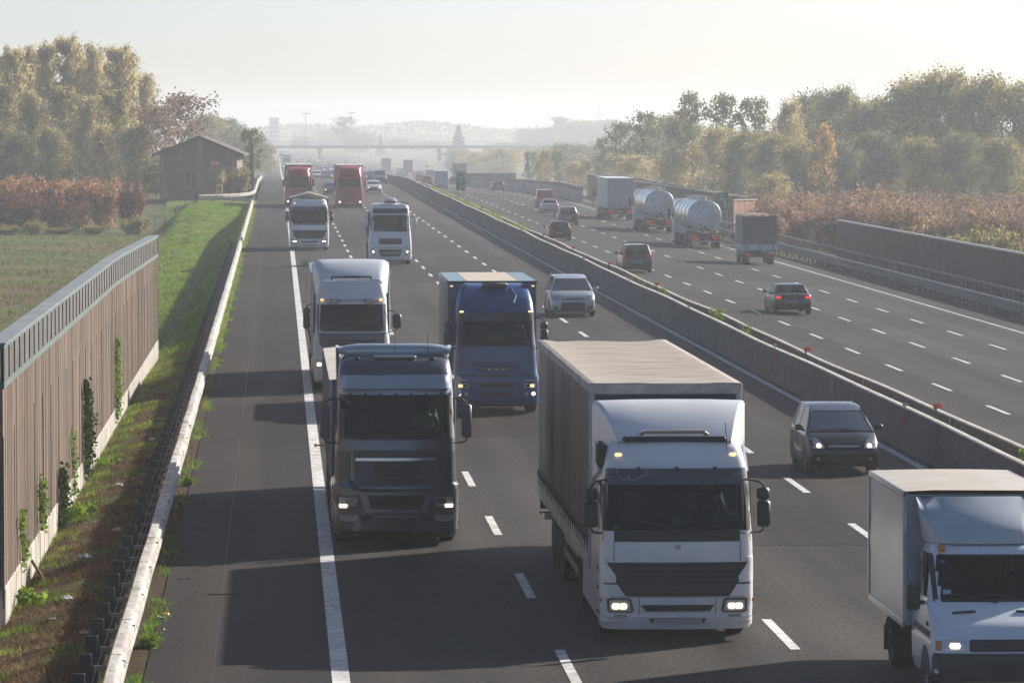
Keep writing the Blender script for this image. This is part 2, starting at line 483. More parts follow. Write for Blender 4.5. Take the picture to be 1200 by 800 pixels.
# painted markings
PATCHM = asphalt_mat('patch_asphalt', .040, (1.10, .95, .90), 4)
for (xa, xb, ya, yb) in ((4.6, 8.1, 118.5, 156), (8.35, 11.8, 88, 97), (1.1, 4.3, 205, 246), (.95 - 2.6, .72, 96.5, 103), (12.1, 15.3, 150, 168), (4.6, 8.1, 330, 372)):
    sheet('asphalt_patch', [xa, xb], ys_list(ya, yb, 4, 4), lambda x, y: road_z(x, y) + .0055, PATCHM)
CRK = mat('crack_black', (.012, .011, .011), .6)
rk = random.Random(12)
for i in range(26):
    X0 = rk.choice([rk.uniform(-1.6, .5), rk.uniform(1.3, 15), rk.uniform(4.5, 8)]); Y0 = rk.uniform(64, 190); ln = rk.uniform(.6, 2.6); a = rk.uniform(-.5, .5) + (PI / 2 if rk.random() < .35 else 0)
    pts = []; 
    for k in range(9): pts.append((X0 + math.cos(a) * ln * k / 8 + rk.gauss(0, .035), Y0 + math.sin(a) * ln * k / 8 * 2 + rk.gauss(0, .09)))
    vs = []
    for (px_, py_) in pts: vs += [(px_, py_ - .012, road_z(px_, py_) + .0115), (px_ + .008, py_ + .02, road_z(px_, py_) + .0115)]
    o = MB().add(vs, [(2 * k, 2 * k + 2, 2 * k + 3, 2 * k + 1) for k in range(8)]).build('asphalt_crack', CRK); o['kind'] = 'structure'
PAINT = mat('road_paint', (.70, .70, .68), .6, var=.08, scale=7, dirt=(.20, .19, .18), dirt_amt=.8)
def stripe(mb, X, y0, y1, w, dz=.009, step=12):
    y = y0
    while y < y1 - 1e-3:
        e = min(y + step, y1)
        mb.add([(X - w / 2, y, road_z(X - w / 2, y) + dz), (X + w / 2, y, road_z(X + w / 2, y) + dz),
                (X + w / 2, e, road_z(X + w / 2, e) + dz), (X - w / 2, e, road_z(X - w / 2, e) + dz)], [(0, 1, 2, 3)])
        y = e
for X, w in ((.94, .27), (15.55, .22), (18.95, .2), (34.1, .15)):
    mb = MB(); stripe(mb, X, -30, 2200, w, step=10); o = mb.build('edge_line', PAINT); o['kind'] = 'structure'
def d_of(py, H): return H * F_PX / (py - 138)
for X, ph in ((4.46, d_of(765, 8.45)), (8.22, d_of(730, 8.45)), (11.93, d_of(617, 8.45)), (22.8, d_of(477.8, 9.25)), (26.6, d_of(421, 9.45)), (30.3, d_of(405.9, 9.66))):
    mb = MB(); y = ph % 12 - 24
    while y < 1500:
        stripe(mb, X, y - 4.3, y, .165); y += 12
    o = mb.build('lane_line', PAINT); o['kind'] = 'structure'
# seams and stains of the asphalt
SEAM = mat('tar_seam', (.02, .019, .018), .5)
mb = MB()
rr = random.Random(5)
for X in (-1.0,):
    stripe(mb, X, 30, 520, .012, .006, 20)
o = mb.build('tar_seams', SEAM); o['kind'] = 'structure'

# ------------------------------------------------------------------ concrete median barriers
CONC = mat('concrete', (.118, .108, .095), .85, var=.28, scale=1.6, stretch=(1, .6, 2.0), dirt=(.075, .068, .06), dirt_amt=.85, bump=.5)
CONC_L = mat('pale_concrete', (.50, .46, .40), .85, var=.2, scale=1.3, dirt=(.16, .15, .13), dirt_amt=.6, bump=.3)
GALV = mat('galvanised_steel', (.50, .50, .48), .42, metal=.75, var=.2, scale=2.5, dirt=(.2, .17, .14), dirt_amt=.5)
GALVD = mat('dark_galvanised_steel', (.16, .17, .18), .5, metal=.5, var=.2, scale=2)
ORANGE = mat('orange_reflector', (.75, .13, .03), .4, emit=(.9, .12, .02), estr=0.0)
def barrier(label, xc, side, zt, y0, y1, ref_y, plate_y, wave):
    """side = +1: the road is on the left of it (towards -x)"""
    t = thing('concrete_barrier', label, 'barrier', (xc, 0, 0), 0, 'concrete barriers of the median')
    prof = [(-.30, 0), (-.30, .10), (-.155, .33), (-.085, 1.0), (-.07, 1.03), (.07, 1.03), (.085, 1.0), (.155, .33), (.30, .10), (.30, 0)]
    mb = MB(); y = y0; k = 0; L = 6.0
    rr = random.Random(int(xc * 7))
    while y < y1:
        e = min(y + L, y1); gap = .035
        ys = [y + gap, y + gap + .05] + [y + L * q for q in (.25, .5, .75)] + [e - gap - .05, e - gap]
        rings = []
        for i, yy in enumerate(ys):
            base = road_z(xc - .5 * side, yy) if side > 0 else road_z(xc + .4, yy)
            h = zt + base if side < 0 else zt + base
            if i in (0, 6): s_ = .93
            else: s_ = 1
            wob = wave * math.sin(yy / 9.3 + 1) + wave * .6 * math.sin(yy / 4.1)
            rings.append([(p[0] * s_ + .02 * math.sin(yy / 13), yy, base - .15 + (p[1] / 1.03) * (zt + .15 + wob) if p[1] > .12 else base - .15 + p[1] * .5) for p in prof])
        mb.loft(rings, True, True, True)
        y = e; k += 1
    mb.build('barrier_wall', CONC, t, smooth=40)
    # coping strip of lighter concrete along the top
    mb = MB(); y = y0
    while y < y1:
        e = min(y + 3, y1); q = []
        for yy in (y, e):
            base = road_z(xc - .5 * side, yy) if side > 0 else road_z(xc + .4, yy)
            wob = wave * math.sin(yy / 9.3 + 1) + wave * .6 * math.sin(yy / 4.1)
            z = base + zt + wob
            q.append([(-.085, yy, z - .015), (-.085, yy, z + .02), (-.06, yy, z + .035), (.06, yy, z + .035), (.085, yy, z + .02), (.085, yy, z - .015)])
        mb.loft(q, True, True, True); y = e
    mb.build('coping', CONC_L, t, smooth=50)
    for yy in ref_y:
        base = road_z(xc - .5 * side, yy) if side > 0 else road_z(xc + .4, yy)
        if side > 0:
            r_ = MB().box((-.17, yy, base + zt - .27), (.05, .06, .16), bev=.01).box((-.14, yy, base + zt - .27), (.05, .16, .2))
            r_.build('reflector', ORANGE, t)
            MB().box((-.12, yy + .1, base + zt + .06), (.03, .03, .2)).box((-.12, yy + .1, base + zt + .14), (.14, .02, .08)).build('marker_bracket', GALV, t)
        else:
            MB().box((-.02, yy, base + zt + .15), (.26, .05, .14), bev=.01).build('reflector', ORANGE, t)
            MB().box((-.08, yy, base + zt + .04), (.06, .05, .14)).build('reflector_post', GALVD, t)
    for yy in plate_y:
        base = road_z(xc + .4, yy)
        MB().box((-.165 if side < 0 else -.19, yy, base + zt - .25), (.02, .1, .5)).build('joint_plate', GALV, t)
    return t
A = barrier('concrete median barrier beside the oncoming lanes, with orange reflectors on its face', 16.12, 1, 1.0, -30, 1500, [113.4 + 30 * k for k in range(15)], [128, 210], .022)
B = barrier('concrete median barrier beside the right carriageway, with orange reflectors standing on top', 18.3, -1, .9, -30, 1500, [92.6 + 30.6 * k for k in range(16)], [84 + 18 * k for k in range(18)], .03)

# ------------------------------------------------------------------ guard rails
def wbeam(x, z, face=1, h=.31, d=.09):
    """closed outline of a double-wave rail, road on the +x side when face=1"""
    front = [(0, 0), (.6, .08), (1, .18), (1, .3), (.25, .42), (.25, .58), (1, .7), (1, .82), (.6, .92), (0, 1)]
    pts = [(x + face * d * a, z + h * b) for a, b in front]
    pts += [(x + face * (d * a - .012), z + h * b) for a, b in front[::-1]]
    return pts
def rail_run(mb, path, zoff, face=1, h=.31, d=.09, zf=None):
    rings = []
    for (x, y) in path:
        base = zf(x, y)
        rings.append([(p[0], y, p[1]) for p in wbeam(x, base + zoff, face, h, d)])
    mb.loft(rings, True, True, True)
def left_guardrail(label, path, group='galvanised guard rails on the left roadside'):
    t = thing('guardrail', label, 'guard rail', (path[0][0], path[0][1], 0), 0, group)
    ox, oy = path[0]
    zf = lambda x, y: -.03 - drop(y)
    P = [(x, y) for x, y in path]
    mb = MB()
    # box-section triple beam: a flat worn top face and a corrugated front
    rings = []
    for i, (x, y) in enumerate(P):
        z = zf(x, y) + .42 + .005 * math.sin(y * .9); x += .007 * math.sin(y * .53 + 1)
        out = [(.0, 0), (.17, 0), (.22, .04), (.22, .09), (.12, .13), (.12, .17), (.21, .20), (.21, .24), (.13, .28), (.16, .335), (.12, .35), (.02, .35), (.0, .33)]
        rings.append([(x - ox + a, y - oy, z + b) for a, b in out])
    mb.loft(rings, True, True, True)
    mb.build('beam', RAILM, t, smooth=30)
    # bolts and overlaps
    mb = MB(); mo = MB()
    tot = 0; last = P[0]
    seg = []
    for a, b in zip(P, P[1:]):
        L = math.hypot(b[0] - a[0], b[1] - a[1]); n = max(1, int(L / .25))
        for k in range(n): seg.append((a[0] + (b[0] - a[0]) * k / n, a[1] + (b[1] - a[1]) * k / n, L / n))
    acc = 0; nxt = .5; posts = []; nl = 1.5; pn = 0
    for (x, y, l) in seg:
        acc += l
        if acc > nxt:
            posts.append((x, y)); nxt += 2.25
        if acc > nl and y < 170 and len(mo.v) < 900:
            z = zf(x, y) + .42
            mo.box((x - ox + .08, y - oy, z + .348), (.05, .02, .012)); mo.box((x - ox + .203, y - oy, z + .08), (.012, .02, .05)); nl += 1.5
            if int(nl / 1.5) % 3 == 0: mo.box((x - ox + .085, y - oy + .4, z + .352), (.16, .018, .008)); mo.box((x - ox + .19, y - oy + .4, z + .22), (.05, .018, .10))
    if mo.v: tag(mo.build('splice_bolts', GALVD, t), kind='stuff')
    for (x, y) in posts[:100]:
        z = land_z(x - .28, y); zt = zf(x, y) + .86
        pm = MB().box((x - ox - .33, y - oy, (z - .4 + zt) / 2), (.19, .07, zt - z + .4), bev=.012)
        pm.build('post', POSTM, t)
        MB().box((x - ox - .10, y - oy, zt - .2), (.22, .05, .07)).build('spacer', GALVD, t)
    # thin restraint wires between posts and rail back
    mb = MB()
    for (p, q) in zip(posts, posts[1:]):
        for dz in (.25, .5):
            mb.cyl((p[0] - ox - .22, p[1] - oy, zf(*p) + dz), (q[0] - ox - .22, q[1] - oy, zf(*q) + dz), .007, n=4)
    if mb.v: mb.build('tie_rod', GALVD, t)
    return t
RAILM = mat('weathered_rail', (.50, .48, .44), .6, metal=.15, var=.35, scale=5, stretch=(1, .25, 1), dirt=(.20, .15, .11), dirt_amt=.8)
POSTM = mat('dark_post_steel', (.028, .032, .038), .6, metal=.3, var=.2)
pth = [(-2.42, y) for y in range(52, 425, 3)] + [(-2.55, 427), (-3.1, 432), (-4.1, 437), (-5.6, 441), (-7.6, 444)]
left_guardrail('long weathered guard rail on dark posts between the hard shoulder and the plank noise wall', pth)
pth = [(-8.0, 452), (-5.5, 455), (-4.0, 459), (-3.0, 466), (-2.6, 475)] + [(-2.5, y) for y in range(480, 700, 5)]
left_guardrail('pale guard rail curving in front of the brick house past the layby', pth)

def right_rail(label, X, name_beam, heights, posts_dx, height_post, y0, y1, h, d, step):
    t = thing('guardrail', label, 'guard rail', (X, y0, 0), 0, 'guard rails on the right roadside')
    ys = list(range(int(y0), int(y1) + 1, 4))
    for zo in heights:
        mb = MB(); rings = []
        for y in ys:
            base = road_z(X, y)
            rings.append([(p[0], y - y0, p[1]) for p in wbeam(0, base + zo, -1, h, d)])
        mb.loft(rings, True, True, True); mb.build(name_beam, mat('dull_rail', (.20, .205, .205), .55, metal=.3, var=.2, dirt=(.1, .09, .08), dirt_amt=.4), t, smooth=35)
    y = y0 + .5; n = 0; rest = MB()
    while y < y1:
        base = road_z(X, y)
        c = ((posts_dx), y - y0, base - .3 + (height_post + .3) / 2); dd = (.09, .06, height_post + .3)
        if n < 100: MB().box(c, dd, bev=.01).build('post', GALVD, t)
        else: rest.box(c, dd)
        y += step; n += 1
    if rest.v: tag(rest.build('post', GALVD, t), kind='stuff')
    return t
right_rail('long triple wave guard rail along the shoulder of the right carriageway', 36.75, 'beam', (.30, .56), .12, .85, 130, 525, .30, .10, 2.6)
right_rail('taller steel railing with close posts behind the right shoulder guard rail', 37.9, 'beam', (1.12,), .1, 1.2, 130, 525, .16, .08, 1.6)

# ------------------------------------------------------------------ left noise wall
def plank_mat():
    m, nt, b = node_mat('weathered_planks')
    tc = nt.nodes.new('ShaderNodeTexCoord'); P = tc.outputs['Object']
    g = nt.nodes.new('ShaderNodeNewGeometry')
    n1 = tex_noise(nt, P, 4, 6, .7, (1, 3.5, .35)); n2 = tex_noise(nt, P, .5, 4, .6)
    c = ramp(nt, g.outputs['Random Per Island'], [(0, (.125, .095, .075)), (.5, (.19, .145, .115)), (1, (.26, .205, .165))])
    c = mixc(nt, 1.0, c, ramp(nt, n1, [(.3, g3(.6)), (.7, g3(1.35))]), 'MULTIPLY')
    c = mixc(nt, 1.0, c, ramp(nt, n2, [(.35, (.85, .9, .85)), (.65, (1.1, 1.02, .98))]), 'MULTIPLY')
    nt.links.new(c, b.inputs['Base Color']); b.inputs['Roughness'].default_value = .85
    b.inputs['Specular IOR Level'].default_value = .2
    return m
PLANK = plank_mat()
GREENP = mat('green_painted_steel', (.085, .13, .115), .55, var=.25, scale=3, dirt=(.2, .2, .17), dirt_amt=.4)
GREEND = mat('dark_green_steel', (.012, .022, .02), .6)
PANE = mat('grey_acrylic_pane', (.115, .11, .105), .35, var=.3, scale=2.5, dirt=(.4, .36, .32), dirt_amt=.4)
def left_wall(label, y0, y1, xf, topf, basez):
    t = thing('noise_wall', label, 'noise wall', (0, 0, 0), 0, 'plank noise walls on the left')
    rr = random.Random(8)
    pl = MB(); y = y0; wd = .145
    while y < y1 - .01:
        e = min(y + wd, y1); x = xf((y + e) / 2); zt = topf((y + e) / 2) - .78
        dx = rr.uniform(-.005, .006)
        zmid = basez + .75 + rr.uniform(1.0, 2.6)
        g = rr.choice([.004, .004, .006, .012])
        zb = basez + .72 + rr.uniform(-.015, .015)
        pl.box((x + dx - .03, (y + e) / 2, (zb + zt) / 2), (.05, e - y - g, zt - zb))
        y = e
    pl.build('planks', PLANK, t)
    ends = [(x_, y_) for x_, y_ in ((xf(y0), y0), (xf(y1), y1))]
    bk = MB(); cb = MB(); cl = MB()
    y = y0; i = 0
    while y < y1 - .01:
        e = min(y + 3.06, y1)
        for (a, b_) in ((y, (y + e) / 2), ((y + e) / 2, e)):
            x = xf((a + b_) / 2)
            MBB = cb.box((x - .04, (a + b_) / 2, basez - .3 + .5), (.12, b_ - a - .03, 1.0), bev=.012)
        bk.box((xf((y + e) / 2) - .12, (y + e) / 2, basez + 2.1), (.08, e - y, topf((y + e) / 2) - basez - .9 - (topf(y) - 4.4) * 0))
        y = e
    cb.build('concrete_footing', CONC_L, t)
    bk.build('backing_panel', mat('dark_backing', (.03, .028, .026), .9), t)
    # glazed green top band
    rail = MB(); flange = MB()
    ys = []; y = y0
    while y < y1: ys.append(y); y += 3.06
    ys.append(y1)
    for (a, b_) in zip(ys, ys[1:]):
        xa, xb = xf(a), xf(b_)
        for (dz0, dz1, xo0, xo1) in ((-.80, -.68, -.10, .022), (-.10, -.03, -.10, .022)):
            za, zb = topf(a), topf(b_)
            ring = lambda x, y_, z: [(x + xo0, y_, z + dz0), (x + xo1, y_, z + dz0), (x + xo1, y_, z + dz1), (x + xo0, y_, z + dz1)]
            rail.loft([ring(xa, a, za), ring(xb, b_, zb)], True, True, True)
        ring = lambda x, y_, z: [(x - .30, y_, z - .028), (x + .05, y_, z - .028), (x + .05, y_, z), (x - .30, y_, z)]
        flange.loft([ring(xa, a + .01, topf(a)), ring(xb, b_ - .01, topf(b_))], True, True, True)
    rail.build('rail', GREENP, t)
    flange.build('cap_plate', mat('cap_zinc', (.23, .26, .25), .45, metal=.3, var=.25, scale=1.2, dirt=(.35, .33, .3), dirt_amt=.5), t)
    y = y0; n = 0
    while y < y1 - .5:
        e = min(y + 1.53, y1)
        x = xf((y + e) / 2); z = (topf(y) + topf(e)) / 2
        MB().box((x - .01, (y + e) / 2, z - .39), (.03, e - y - .12, .575)).build('pane', PANE, t)
        MB().box((xf(y) - 0.01, y + .03, topf(y) - .39), (.06, .10, .575)).build('mullion', GREEND, t)
        y = e
    # posts and their foot brackets
    for yy in ys:
        MB().box((xf(yy) - .008, yy, basez + 1.85), (.03, .035, 3.0 if topf(yy) > 4.3 else 2.75)).build('post', mat('post_green', (.07, .085, .075), .6, metal=.3), t)
        MB().prism([(xf(yy) + .03, basez - .35), (xf(yy) + .30, basez - .35), (xf(yy) + .03, basez + .08)], yy - .05, yy + .05, 'y').build('foot_bracket', GALVD, t)
    return t
XW = lambda y: -4.78 + (.36) * (y - 77) / 89 if y > 77 else -4.78
def topL(y): return 4.54 - .04 * sst(77, 128, y) if y < 128 else 4.50 - .38 * (y - 128) / 38
left_wall('long noise wall of weathered brown planks with a green glazed top band', 78.2, 166, XW, topL, -.45)
left_wall('lower near end of the plank noise wall at the left picture edge', 60, 78.05, lambda y: -4.86, lambda y: 4.12, -.5)

# ------------------------------------------------------------------ right noise walls
BROWNP = mat('brown_panel', (.062, .030, .022), .75, var=.25, scale=2, stretch=(1, 1, .3))
BROWNS = mat('orange_wood_panel', (.36, .14, .06), .7, var=.3, scale=3, stretch=(1, 1, .2))
def right_wall(label, pts, zt, h, panel, n_groups=1, step=3.0):
    t = thing('noise_wall', label, 'noise wall', (pts[0][0], pts[0][1], 0), 0, 'panel noise walls on the right')
    ox, oy = pts[0]
    cnt = 0
    for (a, b_) in zip(pts, pts[1:]):
        L = math.hypot(b_[0] - a[0], b_[1] - a[1]); n = max(1, round(L / step))
        ang = math.atan2(b_[1] - a[1], b_[0] - a[0]); rot = Matrix.Rotation(ang, 3, 'Z')
        for k in range(n):
            m0 = (k + .5) / n
            x = a[0] + (b_[0] - a[0]) * m0; y = a[1] + (b_[1] - a[1]) * m0; z = zt - drop(y)
            MB().box((x - ox, y - oy, z - h / 2), (L / n - .14, .12, h), rot).build('panel', panel, t)
            x0 = a[0] + (b_[0] - a[0]) * k / n; y0 = a[1] + (b_[1] - a[1]) * k / n
            MB().box((x0 - ox, y0 - oy, zt - drop(y0) - h / 2 + .02), (.13, .15, h + .06), rot).build('post', mat('brown_grey_post', (.17, .15, .14), .6), t)
            cnt += 1
        mb = MB()
        c0 = Vector((a[0] - ox, a[1] - oy, zt - drop(a[1]) + .06)); c1 = Vector((b_[0] - ox, b_[1] - oy, zt - drop(b_[1]) + .06))
        side = (rot @ Vector((0, 1, 0))) * .13; up = Vector((0, 0, .05))
        mb.loft([[c0 - side - up, c0 + side - up, c0 + side + up, c0 - side + up], [c1 - side - up, c1 + side - up, c1 + side + up, c1 - side + up]], True, True, True)
        mb.build('cap', GALV, t)
    return t
right_wall('dark brown panel noise wall with pale cap along the right road edge, nearest one', [(40.0, 318), (40.0, 150)], 1.1, 3.2, BROWNP)
right_wall('long dark noise wall standing behind the tanker lorries', [(43.0, 408), (43.0, 620)], 1.15, 3.2, BROWNP, step=4)
right_wall('short sunlit orange wood noise wall beside the green road sign', [(40.6, 398), (43.0, 402)], 1.05, 3.2, BROWNS, step=1.2)
right_wall('far dark noise wall standing across the bend behind two cars', [(30.6, 735), (39.5, 742)], .9, 3.0, mat('blackish_panel', (.06, .055, .055), .8, var=.2), step=2.5)
# concrete parapet of the right roadside
t = thing('parapet', 'pale concrete parapet with a dark top rail curving along the far right shoulder', 'parapet', (35.6, 525, 0))
mb = MB(); mr = MB(); rings = []; rr_ = []
for y in range(525, 761, 5):
    x = -0.0 - 2.0 * sst(620, 760, y) * 2; z = road_z(35.6, y)
    rings.append([(x - .2, y - 525, z - .3), (x + .25, y - 525, z - .3), (x + .2, y - 525, z + 1.35), (x - .12, y - 525, z + 1.35)])
    rr_.append([(x - .16, y - 525, z + 1.36), (x + .24, y - 525, z + 1.36), (x + .24, y - 525, z + 1.85), (x - .16, y - 525, z + 1.85)])
mb.loft(rings, True, True, True).build('parapet_wall', CONC_L, t)
mr.loft(rr_, True, True, True).build('top_rail', mat('dark_rail_mesh', (.09, .095, .09), .7, var=.3), t)
# ------------------------------------------------------------------ vehicle materials
def paint(name, col, rough=.32, coat=.5, dirt=.16, metal=0.0):
    return mat(name, col, rough, metal, .5, var=.05, scale=1.2, coat=coat, dirt=(.12, .10, .085), dirt_amt=dirt)
WHITE = paint('white_paint', (.80, .81, .82)); WHITE2 = paint('cool_white_paint', (.72, .76, .80))
GREY = paint('gunmetal_paint', (.11, .12, .138), .26, .8, .08, .45)
SILVERB = paint('silver_blue_paint', (.42, .49, .57), .3, .4, .1, .3)
BLUE = paint('deep_blue_paint', (.003, .055, .20), .3, .35, .06)
RED = paint('red_paint', (.42, .02, .025), .35, .4, .2)
BLACKP = mat('black_plastic', (.014, .015, .017), .5, var=.2, dirt=(.05, .045, .04), dirt_amt=.3)
DARK = mat('dark_plastic', (.035, .038, .042), .55, var=.2)
RUBBER = mat('tyre_rubber', (.018, .017, .016), .8, var=.2, dirt=(.06, .055, .05), dirt_amt=.4)
STEELR = mat('wheel_steel', (.33, .33, .33), .5, metal=.6, var=.25, dirt=(.1, .08, .07), dirt_amt=.7)
DARKR = mat('dirty_hub', (.07, .068, .065), .7, metal=.3, var=.3)
CHROME = mat('chrome', (.62, .64, .66), .18, metal=1.0)
CHASSIS = mat('chassis_grime', (.022, .02, .019), .85, var=.3)
LINING = mat('cab_lining', (.05, .05, .055), .9)
SEAT = mat('seat_cloth', (.10, .10, .115), .9)
GLASS = glass_mat('tinted_glass'); GLASSC = glass_mat('car_glass', (.5, .58, .58), .8, .30)
LENS = mat('lamp_lens', (.45, .47, .5), .15, metal=.35, spec=.6)
LIT = mat('lit_low_beam', (.9, .85, .7), .3, emit=(1.0, .80, .52), estr=1.7)
LITS = mat('lit_side_lamp', (.9, .8, .6), .3, emit=(1.0, .55, .2), estr=1.2)
AMBER = mat('amber_lens', (.6, .2, .03), .3)
TAIL = mat('red_tail_lens', (.42, .02, .02), .25, emit=(.8, .03, .02), estr=.12)
TAILH = mat('bright_tail_lamp', (.6, .02, .02), .25, emit=(1, .05, .03), estr=.55)
MIRG = mat('mirror_back', (.02, .021, .023), .35)
BODYG = mat('window_black', (.010, .011, .013), .3)
HIVIS = mat('pale_yellow_cloth', (.30, .34, .14), .8); REDC = mat('red_cloth', (.35, .02, .03), .8); DKCLOTH = mat('dark_cloth', (.05, .055, .07), .85)
SKINM = mat('skin', (.42, .26, .19), .6); HAIRM = mat('hair', (.03, .022, .016), .8)

def interp(prof, z):
    if z <= prof[0][0]: return prof[0][1:]
    for a, b in zip(prof, prof[1:]):
        if z <= b[0]:
            t = (z - a[0]) / (b[0] - a[0] + 1e-9)
            return tuple(p + (q - p) * t for p, q in zip(a[1:], b[1:]))
    return prof[-1][1:]

class Cab:
    """a lorry cab: prof = (z, half width, y of the front centre); front faces +y"""
    def __init__(s, prof, r=.22, bulge=.10, back=-2.2):
        s.prof = prof; s.r = r; s.b = bulge; s.back = back
    def y(s, x, z, off=0.0):
        hw, yf = interp(s.prof, z)
        x = max(-hw, min(hw, x)); r = s.r
        t = max(0, (abs(x) - (hw - r)) / r)
        return yf - s.b * (x / hw) ** 2 - r * (1 - math.sqrt(max(0, 1 - min(1, t) ** 2))) + off
    def xs(s, hw):
        r = s.r; inner = hw - r
        a = [-hw + r * (1 - math.cos(q)) for q in ()]
        arc = [inner + r * math.sin(k * PI / 2 / 5) for k in range(6)]
        core = [inner * k / 5 for k in range(-5, 6)]
        return [-q for q in arc[::-1]] + core[1:-1] + arc
    def ring(s, z):
        hw, yf = interp(s.prof, z); xs = s.xs(hw)
        front = [(x, s.y(x, z), z) for x in xs]
        yR = front[-1][1]
        sy = [min(-.42, yR - .02), -1.25, -1.7]
        side = [(hw, y, z) for y in sy]
        return front + side + [(hw, s.back, z), (-hw, s.back, z)] + [(-hw, y, z) for y in sy[::-1]]
    def shell(s, zs, win=None, side=None):
        """win: (z0, z1, half width), side: (z0, z1)"""
        rings = [s.ring(z) for z in zs]; n = len(rings[0])
        nf = len(s.xs(1))
        def skip(i, j):
            zc = (zs[i] + zs[i + 1]) / 2
            if win and win[0] < zc < win[1] and j < nf - 1:
                xc = (rings[i][j][0] + rings[i][j + 1][0]) / 2
                if abs(xc) < win[2]: return True
            if side and side[0] < zc < side[1] and j in (nf, n - 3 - 0): return True
            return False
        return MB().loft(rings, True, True, True, skip)
    def patch(s, rows, off, thick=.03, nx=12, nz=1):
        """rows: (z, xl, xr) bottom to top; conforms to the front; has thickness"""
        rws = []
        for a, b in zip(rows, rows[1:]):
            for k in range(nz): 
                t = k / nz; rws.append(tuple(p + (q - p) * t for p, q in zip(a, b)))
        rws.append(rows[-1])
        out = []; inn = []
        for (z, xl, xr) in rws:
            out.append([(xl + (xr - xl) * k / nx, s.y(xl + (xr - xl) * k / nx, z, off), z) for k in range(nx + 1)])
            inn.append([(p[0], p[1] - thick, p[2]) for p in out[-1]])
        mb = MB(); W = nx + 1; H = len(rws)
        vs = [p for r in out for p in r] + [p for r in inn for p in r]; o = W * H; fs = []
        for i in range(H - 1):
            for j in range(nx):
                a = i * W + j
                fs.append((a + 1, a, a + W, a + W + 1))
                fs.append((o + a, o + a + 1, o + a + W + 1, o + a + W))
        for j in range(nx):
            fs.append((j, j + 1, o + j + 1, o + j)); a = (H - 1) * W + j; fs.append((a + 1, a, o + a, o + a + 1))
        for i in range(H - 1):
            a = i * W; fs.append((a + W, a, o + a, o + a + W)); a = i * W + nx; fs.append((a, a + W, o + a + W, o + a))
        return mb.add(vs, fs)

def wheel(parent, x, y, r=.5, w=.3, rim=None, rr=.58):
    m = MB(); n = 24; sgn = 1 if x > 0 else -1
    rings = []
    for (dx, q) in ((-w / 2, rr), (-w / 2, .9), (-w * .36, 1.0), (w * .36, 1.0), (w / 2, .9), (w / 2, rr)):
        rings.append([(dx, math.cos(2 * PI * k / n) * r * q, math.sin(2 * PI * k / n) * r * q) for k in range(n)])
    m.loft(rings, True)
    o = m.build('wheel', RUBBER, parent, smooth=35, loc=(x, y, r))
    h = MB(); R0 = r * rr; rings = []
    for (dx, q) in ((w * .47, 1.0), (w * .42, .9), (w * .12, .72), (w * .12, .42), (w * .40, .34), (w * .42, .1)):
        rings.append([(sgn * dx, math.cos(2 * PI * k / n) * R0 * q, math.sin(2 * PI * k / n) * R0 * q) for k in range(n)])
    h.loft(rings, True, False, True)
    for k in range(8):
        a = 2 * PI * k / 8
        h.cyl((sgn * w * .1, math.cos(a) * R0 * .58, math.sin(a) * R0 * .58), (sgn * w * .2, math.cos(a) * R0 * .58, math.sin(a) * R0 * .58), R0 * .05, n=6)
    h.build('rim', rim or STEELR, o, smooth=35)
    return o

def mirror(parent, sx, x, y, z0, z1, m=MIRG, arm='bar', w=.22, small=None):
    """sx = side; x = centre of the mirror; z0..z1 = its height"""
    zc = (z0 + z1) / 2
    o = MB().box((sx * x, y, zc), (w, .13, z1 - z0), bev=.04).build('mirror', m, parent, smooth=40)
    if small: MB().box((sx * (x - .01), y, small + .08), (w * .95, .13, .2), bev=.04).build('wide_mirror', m, o, smooth=40)
    xi = 1.15
    a = MB()
    top = (z1 + .05) if not small else small + .24
    a.tube([(sx * xi, y - .25, top + .05), (sx * (x - .08), y - .02, top + .04), (sx * x, y, top - .02), (sx * x, y, z0 - .02)], .018)
    a.tube([(sx * x, y, z0 - .02), (sx * (x - .05), y, z0 - .08), (sx * xi, y - .25, z0 - .12)], .018)
    a.build('mirror_arm', BLACKP, o)
    return o

